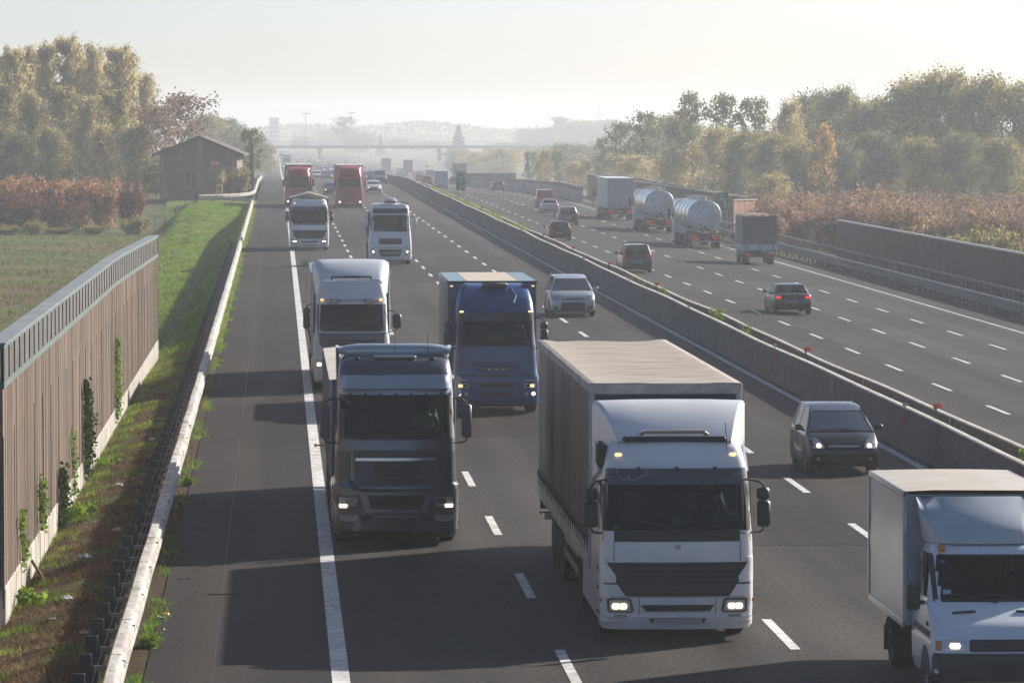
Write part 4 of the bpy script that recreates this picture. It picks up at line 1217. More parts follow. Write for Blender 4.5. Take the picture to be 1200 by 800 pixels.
    TR = mat('cream_load_cover', (.55, .52, .46), .8, var=.12, scale=1.5, dirt=(.3, .27, .23), dirt_amt=.5)
    y0, L = -2.5, 12.5; hw = 1.275
    for sx in (-1, 1):
        MB().box((sx * (hw - .03), y0 - L / 2, 2.15), (.06, L, 2.0), bev=.015).build('side_wall', TS, t)
        r_ = MB()
        for k in range(13): r_.box((sx * (hw + .01), y0 - .4 - k * .97, 2.15), (.035, .07, 1.9))
        r_.build('side_ribs', TS, t)
    MB().box((0, y0 - .03, 2.15), (2 * hw - .13, .06, 1.98)).build('front_wall', mat('blue_headboard', (.02, .07, .2), .5), t)
    MB().box((0, y0 - L + .03, 2.15), (2 * hw - .13, .06, 1.98)).build('rear_doors', TS, t)
    MB().box((0, y0 - L / 2, 1.17), (2.3, L - .1, .1)).build('deck', CHASSIS, t)
    rings = [[(-hw - .01, y0 - L * k / 60, 3.15), (-.8, y0 - L * k / 60, 3.20 + .01 * math.sin(k)), (0, y0 - L * k / 60, 3.22 + .012 * math.sin(k * 1.9)), (.8, y0 - L * k / 60, 3.20), (hw + .01, y0 - L * k / 60, 3.15)] for k in range(61)]
    MB().loft(rings, False).build('load_cover', TR, t, smooth=60)
    trailer_gear(t, y0, L, (-7.4, -8.7, -10.0))
    MB().box((1.36, -11, 1.2), (.25, .03, .03)).box((1.5, -11, 1.2), (.05, .05, .06)).build('outline_lamp', AMBER, t)
    return t
lorry_grey()

def lorry_blue():
    t = thing('box_lorry', 'dark blue lorry with blue box body, left of the silver off-road car', 'lorry', (6.22, 127.2, 0), PI)
    prof = [(.24, 1.16, -.10), (.34, 1.22, -.02), (1.05, 1.23, 0), (1.15, 1.18, -.02), (1.95, 1.14, -.07), (2.05, 1.13, -.10), (2.66, 1.10, -.24), (2.92, 1.10, -.30), (3.2, 1.07, -.55), (3.5, .99, -.95), (3.64, .90, -1.25), (3.68, .8, -1.5)]
    c = Cab(prof, .2, .10, -2.2)
    zs = [.24, .3, .34, .6, .85, 1.05, 1.15, 1.4, 1.7, 1.95, 2.05, 2.2, 2.4, 2.66, 2.78, 2.92, 3.05, 3.2, 3.35, 3.5, 3.57, 3.64, 3.68]
    c.shell(zs, (1.95, 2.66, 1.0), (1.95, 2.66)).build('cab_body', BLUE, t, smooth=35)
    cab_inside(t, c, 2.03, 2.75, 1.04)
    windscreen(t, c, 1.95, 2.67, 1.05, 1.03); surround(t, c, 1.97, 2.66, 1.03, .05, .04, .03)
    side_window(t, c, 1.95, 2.6)
    c.patch([(2.66, -1.09, 1.09), (2.70, -1.10, 1.10), (2.91, -1.08, 1.08)], .12, .06, 14, 2).build('sun_visor', mat('black_visor', (.012, .016, .02), .25), t, smooth=60)
    MB().box((0, -1.12, 3.62), (.74, .46, .12), Matrix.Rotation(math.radians(18), 3, 'X'), bev=.05).build('roof_hatch', mat('hatch_grey', (.09, .095, .1), .4), t, smooth=40)
    for sx in (-1, 1):
        MB().tube([(sx * .45, -1.1, 3.58), (sx * .58, -.75, 3.38), (sx * .5, -.5, 3.17), (sx * .2, -.42, 3.06)], .035, 6).build('roof_moulding', BLUE, t, smooth=60)
        MB().box((sx * .98, c.y(.98, 2.9, .10), 2.93), (.12, .06, .05), bev=.015).build('marker_lamp', LITS, t)
    g = slats(c, 1.22, 1.52, .58, .70, 4, .03, .03); g.build('grille', BLACKP, t)
    bd = MB()
    for x in (-.2, 0, .2): bd.box((x, c.y(x, 1.29, .05), 1.30), (.10, .02, .05), bev=.01)
    bd.build('badge', CHROME, t)
    for (z0, z1) in ((1.08, 1.15), (.80, .93), (.50, .64)): c.patch([(z0, -.46, .46), (z1, -.46, .46)], .02, .03, 10, 1).build('bumper_slot', BLACKP, t)
    for sx in (-1, 1):
        MB().tube([(sx * .75, c.y(.75, 1.1, .01), 1.12), (sx * .85, c.y(.85, 1.3, .01), 1.3), (sx * 1.0, c.y(1.0, 1.8, .01), 1.85)], .012, 4).build('panel_gap', BLACKP, t)
        c.patch([(1.10, *sorted((sx * .5, sx * 1.0))), (1.14, *sorted((sx * .5, sx * 1.0)))], .012, .02, 6).build('panel_gap', BLACKP, t)
    H = pair(t, 'headlight', c, [(.76, .80, 1.13), (.90, .80, 1.14)], .02, LENS)
    lit(H, c, [(.79, .84, .93), (.87, .84, .93)], .03, BLACKP, 'lamp_bowl'); lit(H, c, [(.79, .97, 1.08), (.87, .97, 1.08)], .03, LITS, 'lamp_bowl')
    pair(t, 'indicator', c, [(.96, .84, 1.10), (1.01, .84, 1.10)], .02, LENS)
    for sx in (-1, 1):
        for x, m in ((.86, LENS), (1.06, LIT)):
            MB().cyl((sx * x, c.y(x, .60, -.02), .60), (sx * x, c.y(x, .6, .03), .60), .055, n=12).build('fog_lamp', m, t)
    c.patch([(.24, -1.16, 1.16), (.42, -1.2, 1.2)], .02, .06, 16).build('bumper_lip', BLACKP, t)
    mirror(t, -1, 1.37, -.15, 2.0, 2.42, small=2.46); mirror(t, 1, 1.37, -.15, 2.0, 2.42, small=2.46)
    wipers(t, c, 1.98, (-.7, .1), .75, .04)
    # things on the dashboard
    MB().box((.0, -.42, 2.19), (.46, .2, .26), bev=.03).build('dashboard_parcel', mat('yellow_parcel', (.5, .5, .2), .6), t)
    MB().box((.0, -.40, 2.30), (.42, .2, .08), bev=.02).build('dashboard_cloth', mat('teal_cloth', (.1, .3, .28), .7), t)
    MB().box((-.33, -.36, 2.15), (.17, .12, .13), bev=.02).build('dashboard_pennant', mat('red_plastic', (.55, .03, .05), .6), t)
    MB().box((-.57, -.36, 2.13), (.30, .14, .1), bev=.02).build('dashboard_pennant', mat('green_plastic', (.04, .3, .14), .6), t)
    tractor_back(t, y1=-9.2, wheels=(-1.35, -6.8), skirt=None)
    y0, L, hw, zb, zt = -2.5, 7.2, 1.29, 1.05, 3.70
    BS = mat('grey_box_side', (.16, .16, .165), .6, var=.2, dirt=(.2, .17, .15), dirt_amt=.5)
    BR = mat('sandy_box_roof', (.50, .44, .36), .75, var=.12, dirt=(.3, .25, .2), dirt_amt=.4)
    SKYL = mat('blue_roof_light', (.17, .27, .33), .5, var=.1)
    for sx in (-1, 1): MB().box((sx * (hw - .03), y0 - L / 2, (zb + zt) / 2), (.06, L, zt - zb), bev=.01).build('box_side', BS, t)
    MB().box((0, y0 - .03, (zb + zt) / 2), (2 * hw - .125, .06, zt - zb - .01)).build('box_front', BLUE, t)
    MB().box((0, y0 - L + .03, (zb + zt) / 2), (2 * hw - .125, .06, zt - zb - .01)).build('rear_doors', BS, t)
    MB().box((0, y0 - L / 2, zb - .04), (2 * hw - .2, L, .08)).build('deck', CHASSIS, t)
    MB().box((0, y0 - L / 2, zt + .015), (1.5, L + .02, .03), bev=.005).build('box_roof', BR, t)
    for sx in (-1, 1): MB().box((sx * 1.015, y0 - L / 2, zt + .015), (.5, L + .02, .028)).build('roof_panel', SKYL, t)
    fr = MB().box((0, y0 + .02, zt - .02), (2 * hw + .02, .05, .07), bev=.01)
    for sx in (-1, 1): fr.box((sx * (hw + .005), y0 - L / 2, zt - .01), (.04, L, .08))
    fr.build('roof_frame', mat('navy_frame', (.012, .02, .05), .4), t)
    for sx in (-1, 1): MB().box((sx * 1.18, y0 + .03, zt - .12), (.07, .03, .03)).build('marker_lamp', LITS, t)
    return t
lorry_blue()

def lorry_white_high():
    t = thing('articulated_lorry', 'white lorry with tall roof spoiler, half hidden behind the dark grey lorry', 'lorry', (2.30, 119.0 + 20, 0), PI)
    prof = [(.24, 1.12, -.10), (.34, 1.18, -.02), (1.0, 1.20, 0), (1.6, 1.17, -.03), (1.85, 1.13, -.08), (2.64, 1.10, -.30), (2.80, 1.10, -.34), (2.93, 1.08, -.38), (3.36, 1.0, -.62), (3.42, .94, -.8)]
    c = Cab(prof, .2, .11, -2.2)
    zs = [.24, .3, .34, .6, 1.0, 1.3, 1.6, 1.75, 1.85, 2.05, 2.3, 2.5, 2.64, 2.72, 2.80, 2.86, 2.93, 3.1, 3.25, 3.36, 3.42]
    c.shell(zs, (1.85, 2.64, .98), (1.85, 2.64)).build('cab_body', WHITE2, t, smooth=35)
    cab_inside(t, c, 1.93, 2.7, 1.04)
    windscreen(t, c, 1.85, 2.65, 1.04, 1.02); surround(t, c, 1.87, 2.64, 1.02, .05, .06, .05)
    side_window(t, c, 1.85, 2.6)
    c.patch([(2.66, -1.08, 1.08), (2.70, -1.09, 1.09), (2.82, -1.08, 1.08)], .07, .05, 14, 1).build('sun_visor', WHITE2, t, smooth=60)
    for sx in (-1, 1):
        MB().box((sx * .53, c.y(.53, 2.76, .12), 2.76), (.25, .1, .12), bev=.025).build('roof_lamp', BLACKP, t)
        MB().box((sx * .53, c.y(.53, 2.76, .175), 2.755), (.18, .02, .085), bev=.015).build('roof_lamp_lens', LENS, t)
        MB().box((sx * .92, c.y(.92, 2.8, .09), 2.80), (.10, .04, .05)).build('marker_lamp', LITS, t)
    deflector(t, -.75, 3.42, -1.9, 4.0, .98, 1.22, WHITE2, 2.95, bulge=.05)
    MB().tube([(-.62, -.7, 3.42), (-.6, -.62, 3.50), (.6, -.62, 3.50), (.62, -.7, 3.42)], .03, 6).box((0, -.66, 3.50), (.6, .1, .07), bev=.02).build('roof_bar', DARK, t)
    for sx in (-1, 1): MB().prism([(-1.4, 1.2), (-2.7, 1.2), (-2.7, 3.9), (-1.9, 3.9), (-1.6, 3.0)], sx * 1.185, sx * 1.22).build('side_fairing', WHITE2, t)
    c.patch([(1.05, -.75, .75), (1.45, -1.0, 1.0), (1.78, -1.02, 1.02)], .012, .03, 12, 2).build('grille_panel', mat('scuffed_grey', (.11, .12, .14), .5), t, smooth=40)
    slats(c, 1.0, 1.6, .6, .8, 6, .04).build('grille', BLACKP, t)
    for sx in (-1, 1): MB().tube([(sx * .86, c.y(.86, 1.65, .02), 1.62), (sx * 1.05, c.y(1.05, 1.75, .02), 1.78)], .02, 4).build('stripe_trim', mat('navy_trim', (.02, .05, .16), .4), t)
    H = pair(t, 'headlight', c, [(.70, .80, 1.12), (.95, .82, 1.13)], .02, LENS)
    lit(H, c, [(.75, .95, 1.08), (.86, .95, 1.08)], .04)
    c.patch([(.45, -.6, .6), (.62, -.64, .64)], .02, .03, 10).build('lower_intake', BLACKP, t)
    mirror(t, 1, 1.40, -.12, 1.92, 2.36, small=2.38); mirror(t, -1, 1.40, -.12, 1.92, 2.36, w=.27)
    wipers(t, c, 1.9, (-.7, .1), .75, .04)
    MB().box((-.2, -.4, 2.05), (.7, .2, .2), bev=.02).build('dashboard_tray', mat('brown_tray', (.09, .065, .06), .7), t)
    MB().box((-.42, -.33, 2.06), (.27, .03, .18)).build('dashboard_paper', mat('pale_paper', (.4, .46, .52), .8), t)
    MB().box((-.72, -.34, 2.10), (.28, .1, .22), bev=.04).build('dashboard_cloth', mat('blue_cloth', (.05, .2, .35), .8), t)
    tractor_back(t, skirt=WHITE2, hw=1.2)
    CW = mat('white_curtain', (.55, .56, .57), .55, var=.08, dirt=(.25, .22, .2), dirt_amt=.3)
    curtain_trailer(t, -2.5, 9.4, w=2.5, z0=1.1, z1=3.58, ax=(-6.6, -7.9), side=CW, roof=CW, low=mat('pale_rail', (.42, .42, .42), .6, var=.1), sag=.02)
    return t
lorry_white_high()

def lorry_dumper():
    t = thing('tipper_lorry', 'white tipper lorry with peaked tarpaulin over its load, ahead of the left red lorry', 'lorry', (2.04, 286, 0), PI)
    c = white_star_truck(t)
    TP = mat('canvas_cover', (.23, .21, .19), .85, var=.25, scale=2)
    tractor_back(t, y1=-8, wheels=(-1.35, -5.6, -6.95))
    hw = 1.27
    tub = mat('steel_tub', (.20, .205, .21), .6, metal=.3, var=.25)
    for sx in (-1, 1): MB().box((sx * (hw - .03), -5.3, 2.25), (.06, 5.4, 2.1), bev=.02).build('tub_side', tub, t)
    MB().box((0, -2.63, 2.25), (2.4, .06, 2.1)).box((0, -7.97, 2.25), (2.4, .06, 2.1)).build('tub_ends', tub, t)
    MB().box((0, -5.3, 1.17), (2.3, 5.3, .12)).build('deck', CHASSIS, t)
    rings = []
    for k in range(23):
        y = -2.55 - 5.5 * k / 22; w = .03 * math.sin(k * 2.2)
        rings.append([(-hw, y, 3.28), (-.9, y, 3.36 + w), (-.3, y, 3.54 + w), (0, y, 3.62 - w), (.3, y, 3.54), (.9, y, 3.36 - w), (hw, y, 3.28)])
    MB().loft(rings, False).build('tarpaulin', TP, t, smooth=60)
    MB().add([(-hw, -2.56, 3.28), (-.3, -2.56, 3.54), (0, -2.56, 3.62), (.3, -2.56, 3.54), (hw, -2.56, 3.28), (hw, -2.62, 3.2), (-hw, -2.62, 3.2)], [(0, 1, 2, 3, 4, 5, 6)]).build('tarpaulin_end', TP, t)
    MB().box((0, -.75, 3.27), (1.8, .12, .05), bev=.02).build('roof_bar', mat('tan_bar', (.35, .28, .2), .4), t)
    return t
lorry_dumper()

def lorry_beacon():
    t = thing('flatbed_lorry', 'white low-sided lorry with a beacon box on its cab roof, beside the tipper lorry', 'lorry', (6.5, 258, 0), PI)
    prof = [(.24, 1.14, -.10), (.34, 1.22, -.02), (1.0, 1.24, 0), (1.55, 1.21, -.03), (1.95, 1.17, -.08), (3.0, 1.10, -.33), (3.24, 1.08, -.38), (3.42, 1.02, -.5), (3.5, .92, -.7)]
    c = Cab(prof, .2, .11, -2.2)
    zs = [.24, .3, .34, .6, 1.0, 1.3, 1.55, 1.75, 1.95, 2.2, 2.5, 2.8, 3.0, 3.12, 3.24, 3.33, 3.42, 3.5]
    c.shell(zs, (1.95, 2.8, .98), (1.95, 2.8)).build('cab_body', WHITE, t, smooth=35)
    cab_inside(t, c, 2.0, 2.9, 1.04)
    windscreen(t, c, 1.94, 2.82, 1.07, 1.04); surround(t, c, 1.96, 2.80, 1.05, .05, .05, .06)
    side_window(t, c, 1.95, 2.75)
    c.patch([(2.86, -1.08, 1.08), (2.93, -1.08, 1.08)], .13, .05, 12, 1).build('sun_visor', WHITE, t)
    c.patch([(2.94, -1.02, 1.02), (3.22, -1.0, 1.0)], .02, .03, 12, 1).build('header_panel', BODYG, t)
    MB().box((0, -.72, 3.62), (.78, .5, .20), bev=.06).box((0, -.72, 3.76), (.6, .4, .12), bev=.05).build('beacon_box', WHITE, t, smooth=40)
    MB().box((0, -.46, 3.60), (.62, .03, .10)).build('beacon_lens', BODYG, t)
    MB().tube([(-.95, -.75, 3.2), (-.98, -.75, 3.5), (-.75, -.75, 3.56), (-.6, -.75, 3.56)], .04, 6).build('air_horn', BLACKP, t)
    g = c.patch([(1.17, -.62, .62), (1.20, -.68, .68), (1.48, -.68, .68), (1.51, -.66, .66)], .015, .03, 12).build('grille', BLACKP, t)
    g = c.patch([(.46, -.5, .5), (.52, -.56, .56), (.84, -.68, .68), (.88, -.68, .68)], .02, .03, 12).build('lower_grille', BLACKP, t)
    c.patch([(.64, -.52, .52), (.70, -.54, .54)], .04, .02, 12).build('grille_bar', GALV, g)
    c.patch([(.97, -1.15, 1.15), (.995, -1.15, 1.15)], .006, .02, 12).build('panel_gap', BLACKP, t)
    H = pair(t, 'headlight', c, [(.56, .86, 1.0), (.66, .84, 1.08), (.92, .96, 1.12)], .02, LENS)
    lit(H, c, [(.68, .92, 1.02), (.80, .94, 1.04)], .04)
    mirror(t, -1, 1.42, -.15, 2.15, 2.65, m=WHITE, w=.24); mirror(t, 1, 1.42, -.15, 2.15, 2.65, m=WHITE, w=.24)
    wipers(t, c, 1.98, (-.7, .1), .75, .04)
    MB().box((-.5, -.33, 2.08), (.4, .04, .1)).build('dashboard_paper', mat('pale_paper', (.4, .46, .52), .8), t)
    tractor_back(t, y1=-9, wheels=(-1.35, -3.3, -6.3, -7.6))
    tub = mat('grey_side_boards', (.17, .17, .175), .65, var=.25)
    for sx in (-1, 1): MB().box((sx * 1.25, -5.8, 2.05), (.05, 6.4, .95), bev=.01).build('side_board', tub, t)
    MB().box((0, -2.6, 2.2), (2.44, .06, 1.3)).build('headboard', tub, t)
    MB().box((0, -9.0, 2.0), (2.44, .05, .9)).build('tailboard', tub, t)
    MB().box((0, -5.8, 1.5), (2.4, 6.3, .12)).build('deck', CHASSIS, t)
    MB().box((1.0, -2.5, 2.75), (.45, .4, .5), bev=.03).build('toolbox', DARK, t)
    return t
lorry_beacon()

def lorry_red(label, x, y, low):
    t = thing('articulated_lorry', label, 'lorry', (x, y, 0), PI, 'red lorries')
    prof = [(.24, 1.14, -.10), (.34, 1.22, -.02), (1.0, 1.24, 0), (1.55, 1.21, -.03), (1.90, 1.17, -.08), (2.75, 1.10, -.30), (3.0, 1.08, -.38), (3.5, .98, -.75), (3.7, .92, -1.0)]
    if low: prof = [(z if z < 2 else z - .12, a, b) for z, a, b in prof]
    c = Cab(prof, .2, .11, -2.2); d = -.12 if low else 0
    zs = [.24, .34, .7, 1.0, 1.3, 1.55, 1.90, 2.1, 2.35, 2.5 + d, 2.72 + d, 2.85 + d, 3.0 + d, 3.3 + d, 3.5 + d, 3.7 + d]
    c.shell(zs, (1.90, 2.72 + d, .98), (1.90, 2.72 + d)).build('cab_body', RED, t, smooth=35)
    cab_inside(t, c, 1.98, 2.8 + d, 1.04)
    windscreen(t, c, 1.90, 2.72 + d, 1.05, 1.03)
    if low: c.patch([(2.6, -1.08, 1.08), (2.85, -1.08, 1.08)], .12, .05, 12).build('sun_visor', BODYG, t)
    else: c.patch([(2.98, -.55, .55), (3.1, -.55, .55)], .03, .03, 12).build('roof_slot', BLACKP, t)
    MB().box((0, -.95, 3.66 + d), (.8, .4, .08), bev=.03).build('roof_hatch', DARK, t)
    slats(c, 1.0, 1.75, .45, .60, 6, .03).build('grille', mat('dark_red_slats', (.10, .01, .012), .5), t)
    c.patch([(.44, -.22, .22), (.54, -.22, .22)], .03, .02, 6).build('plate_panel', mat('pale_plate', (.4, .4, .42), .5), t)
    H = pair(t, 'headlight', c, [(.45, .86, 1.12), (.68, .86, 1.14)], .02, LENS)
    lit(H, c, [(.50, .88, 1.04), (.64, .88, 1.04)], .04)
    c.patch([(.24, -1.12, 1.12), (.36, -1.18, 1.18)], .02, .06, 14).build('bumper_lip', BLACKP, t)
    mirror(t, -1, 1.40, -.15, 2.0, 2.6, m=MIRG if low else RED, w=.22); mirror(t, 1, 1.40, -.15, 2.0, 2.6, m=MIRG if low else RED, w=.22)
    deflector(t, -.95, 3.62 + d, -1.9, 3.9 + d, .95, 1.18, RED, 2.9, bulge=.05)
    tractor_back(t, skirt=RED)
    CR = mat('grey_white_curtain', (.42, .41, .40), .6, var=.1, dirt=(.25, .22, .2), dirt_amt=.4) if low else mat('red_curtain', (.30, .03, .03), .6, var=.1)
    curtain_trailer(t, -2.5, 13.4, side=CR, roof=mat('pale_roof_sheet', (.5, .47, .44), .7), front=CR if not low else RED, low=mat('pale_rail', (.42, .42, .42), .6, var=.1), straps=False)
    return t
lorry_red('red lorry with pale trailer behind the white tipper lorry, nearest the hard shoulder', 2.0, 424, True)
lorry_red('taller all red lorry with red mirrors in the second lane', 6.8, 420, False)

# ------------------------------------------------------------------ the white delivery van at the lower right corner
def box_van():
    t = thing('box_van', 'white box van with roof deflector, cut off by the lower right corner', 'van', (10.44, 64.0, 0), PI)
    # body of the cab: stations in z as for the lorries, with a sloping bonnet
    prof = [(.30, .94, -.06), (.45, .98, 0), (.80, .99, -.02), (.95, .98, -.05), (1.10, .97, -.20), (1.22, .96, -.45), (1.36, .95, -.72), (1.42, .93, -.80), (2.02, .83, -1.22), (2.14, .80, -1.34), (2.20, .74, -1.6)]
    c = Cab(prof, .16, .09, -2.25)
    c_ring = c.ring
    def ring(z):
        hw, yf = interp(prof, z); xs = c.xs(hw); front = [(x, c.y(x, z), z) for x in xs]
        yR = front[-1][1]; sy = [yR - .03, min(yR - .9, -1.9), -2.15]
        return front + [(hw, y, z) for y in sy] + [(hw, c.back, z), (-hw, c.back, z)] + [(-hw, y, z) for y in sy[::-1]]
    c.ring = ring
    zs = [.30, .38, .45, .6, .80, .88, .95, 1.03, 1.10, 1.16, 1.22, 1.29, 1.36, 1.42, 1.6, 1.8, 2.02, 2.08, 2.14, 2.18, 2.20]
    VW = paint('van_white', (.74, .79, .84), .3, .5, .12)
    c.shell(zs, (1.42, 2.02, .78), (1.42, 1.95)).build('cab_body', VW, t, smooth=40)
    L = MB(); L.box((0, -2.1, 1.3), (1.6, .04, 1.6)).box((0, -1.6, .7), (1.6, 1.0, .05)); L.build('cab_lining', LINING, t)
    MB().box((0, -1.0, 1.32), (1.6, .4, .18), bev=.05).build('dashboard', DARK, t)
    for x in (-.45, .45): MB().box((x, -2.0, 1.25), (.48, .14, .75), bev=.05).box((x, -1.78, .95), (.48, .5, .15), bev=.05).box((x, -2.0, 1.72), (.26, .1, .18), bev=.03).build('seat', SEAT, t)
    st = MB(); ring_ = [(-.45 + .2 * math.cos(2 * PI * k / 18), -1.28 + .2 * math.sin(2 * PI * k / 18) * .6, 1.42 + .2 * math.sin(2 * PI * k / 18) * .75) for k in range(19)]
    st.tube(ring_, .015).build('steering_wheel', DARK, t)
    windscreen(t, c, 1.40, 2.04, .90, .80); surround(t, c, 1.42, 2.02, .80, .07, .02, .03)
    # bonnet details
    for sx in (-1, 1):
        vnt = MB(); pts = [(sx * (.30 + .34 * k / 5), c.y(.30 + .34 * k / 5, 1.27 - .004 * k, .012), 1.275 - .004 * k) for k in range(6)]
        for a, b_ in zip(pts, pts[1:]): vnt.cyl(a, b_, .02, n=5)
        vnt.build('bonnet_vent', BLACKP, t)
    H = pair(t, 'headlight', c, [(.745, .52, .90), (.76, .50, .93), (.90, .50, .94), (.92, .54, .93)], .015, LENS)
    lit(H, c, [(.79, .61, .73), (.83, .59, .75), (.87, .61, .73)], .03, LIT)
    lit(H, c, [(.76, .86, .94), (.90, .86, .94)], .022, AMBER, 'indicator')
    g = c.patch([(.745, -.44, .44), (.76, -.46, .46), (.90, -.46, .46), (.92, -.44, .44)], .015, .03, 12).build('grille', BLACKP, t)
    slats(c, .77, .90, .42, .44, 3, .03, .015).build('grille_slats', DARK, g)
    c.patch([(.30, -.96, .96), (.36, -.98, .98), (.66, -.98, .98), (.72, -.96, .96)], .05, .10, 16, 2).build('bumper', mat('bumper_grey', (.045, .047, .05), .6, var=.2), t, smooth=50)
    c.patch([(.48, -.27, .27), (.60, -.27, .27)], .07, .03, 8).build('plate_panel', BLACKP, t)
    for sx in (-1, 1):
        MB().prism([(-1.30, 1.44), (-2.05, 1.44), (-2.05, 1.92), (-1.50, 1.92), (-1.28, 1.62)], sx * .925, sx * .95).build('side_window', GLASS, t)
        m_ = MB().box((sx * 1.12, -1.2, 1.42), (.2, .16, .38), bev=.04).build('mirror', BLACKP, t, smooth=40)
        MB().box((sx * .99, -1.22, 1.34), (.14, .06, .06)).build('mirror_arm', BLACKP, m_)
        MB().box((sx * .985, -1.25, .95), (.02, 1.55, .10), bev=.008).build('rubbing_strip', BLACKP, t)
        MB().box((sx * .985, -.72, 1.08), (.02, .12, .06), bev=.01).build('side_indicator', BLACKP, t)
        MB().box((sx * .97, -1.95, 1.2), (.02, .14, .05)).build('door_handle', BLACKP, t)
        wheel(t, sx * .86, -.85, .34, .22)
        wheel(t, sx * .82, -4.3, .34, .40, DARKR)
        a = MB(); pts = [(-.85 + math.cos(PI * k / 10) * .42, .34 + math.sin(PI * k / 10) * .42) for k in range(11)]
        a.prism(pts, sx * .90, sx * .993).build('wheel_arch', BLACKP, t)
        fl = MB(); prof_ = [(-4.3 + math.cos(PI * k / 8) * .42, .36 + math.sin(PI * k / 8) * .42) for k in range(9)]
        fl.prism(prof_ + [(p[0], p[1] + .02) for p in prof_[::-1]], sx * .60, sx * 1.06).build('mudguard', CHASSIS, t)
        MB().box((sx * .86, -4.78, .42), (.4, .02, .4)).build('mud_flap', BLACKP, t)
    wipers(t, c, 1.44, (-.25, .30), .52, .03)
    # small stickers on the windscreen
    MB().box((.66, c.y(.66, 1.52, -.005), 1.52), (.12, .006, .07)).build('sticker', mat('pale_blue_sticker', (.35, .5, .6), .5), t)
    MB().box((.68, c.y(.68, 1.94, -.005), 1.94), (.06, .006, .045)).build('sticker', mat('blue_sticker', (.03, .2, .45), .5), t)
    MB().box((-.69, -1.30, 2.13), (.11, .12, .10), bev=.02).build('clearance_lamp', AMBER, t); MB().box((.69, -1.30, 2.13), (.11, .12, .10), bev=.02).build('clearance_lamp', AMBER, t)
    MB().box((0, -3.6, .62), (.8, 4.2, .2)).build('chassis', CHASSIS, t)
    # box body
    y0, Lb, hw, zb, zt = -2.3, 4.0, 1.10, .86, 2.86
    BXS = mat('pale_panel_side', (.46, .44, .41), .28, spec=.6, var=.10, scale=.8, dirt=(.24, .22, .2), dirt_amt=.35, bump=.0)
    BXR = mat('cream_box_roof', (.47, .44, .39), .7, var=.10, scale=1.2, dirt=(.28, .22, .17), dirt_amt=.5)
    BXF = mat('grey_box_front', (.30, .31, .33), .5, var=.1, dirt=(.15, .14, .13), dirt_amt=.5)
    for sx in (-1, 1):
        # side panels buckle slightly
        rings = []
        for k in range(17):
            y = y0 - .05 - (Lb - .1) * k / 16
            rings.append([(sx * (hw - .012 + .012 * math.sin(k * 1.3 + q * 2.1) * math.sin(PI * q / 6)), y, zb + .06 + (zt - zb - .14) * q / 6) for q in range(7)])
        MB().loft(rings, False).build('box_side', BXS, t, smooth=60)
        MB().box((sx * (hw - .01), y0 - Lb / 2, zb + .03), (.05, Lb, .1), bev=.01).build('bottom_rail', GALV, t)
        MB().box((sx * (hw - .01), y0 - Lb / 2, zt - .02), (.05, Lb, .09), bev=.012).build('top_rail', GALV, t)
        MB().box((sx * (hw - .015), y0 - .03, (zb + zt) / 2), (.06, .06, zt - zb)).build('corner_post', GALV, t)
        MB().box((sx * (hw - .015), y0 - Lb + .03, (zb + zt) / 2), (.06, .06, zt - zb)).build('corner_post', GALV, t)
    MB().box((0, y0 - .03, (zb + zt) / 2), (2 * hw - .1, .04, zt - zb - .05)).build('box_front', BXF, t)
    MB().box((0, y0 - Lb + .03, (zb + zt) / 2), (2 * hw - .1, .04, zt - zb - .05)).build('rear_doors', BXS, t)
    MB().box((0, y0 - Lb / 2, zb - .02), (2 * hw - .1, Lb, .06)).build('deck', CHASSIS, t)
    rings = [[(-hw + .01, y0 - .01 - (Lb - .02) * k / 30, zt + .022)] + [(hw * q, y0 - .01 - (Lb - .02) * k / 30, zt + .035 + .006 * math.sin(k * 1.1 + q * 3)) for q in (-.6, 0, .6)] + [(hw - .01, y0 - .01 - (Lb - .02) * k / 30, zt + .022)] for k in range(31)]
    MB().loft(rings, False).build('box_roof', BXR, t, smooth=60)
    # deflector in front of the box
    rings = []
    for k in range(9):
        q = k / 8; z = 2.18 + (2.81 - 2.18) * q; y = -1.42 - .78 * (1 - math.cos(q * PI / 2)); hwk = .84 + .10 * q
        rings.append([(-hwk, y0 + .04, z), (-hwk, min(y, -1.95) - .0, z), (-hwk + .12, y - .14, z)] + [(x * (hwk - .12), y - .05 * x * x + .06, z) for x in (-.7, 0, .7)] + [(hwk - .12, y - .14, z), (hwk, min(y, -1.95), z), (hwk, y0 + .04, z)])
    MB().loft(rings, False).add([rings[-1][k] for k in range(9)], [tuple(range(9))]).build('air_deflector', mat('deflector_grp', (.46, .52, .58), .4, var=.06, coat=.3, dirt=(.2, .2, .2), dirt_amt=.35), t, smooth=60)
    return t
box_van()

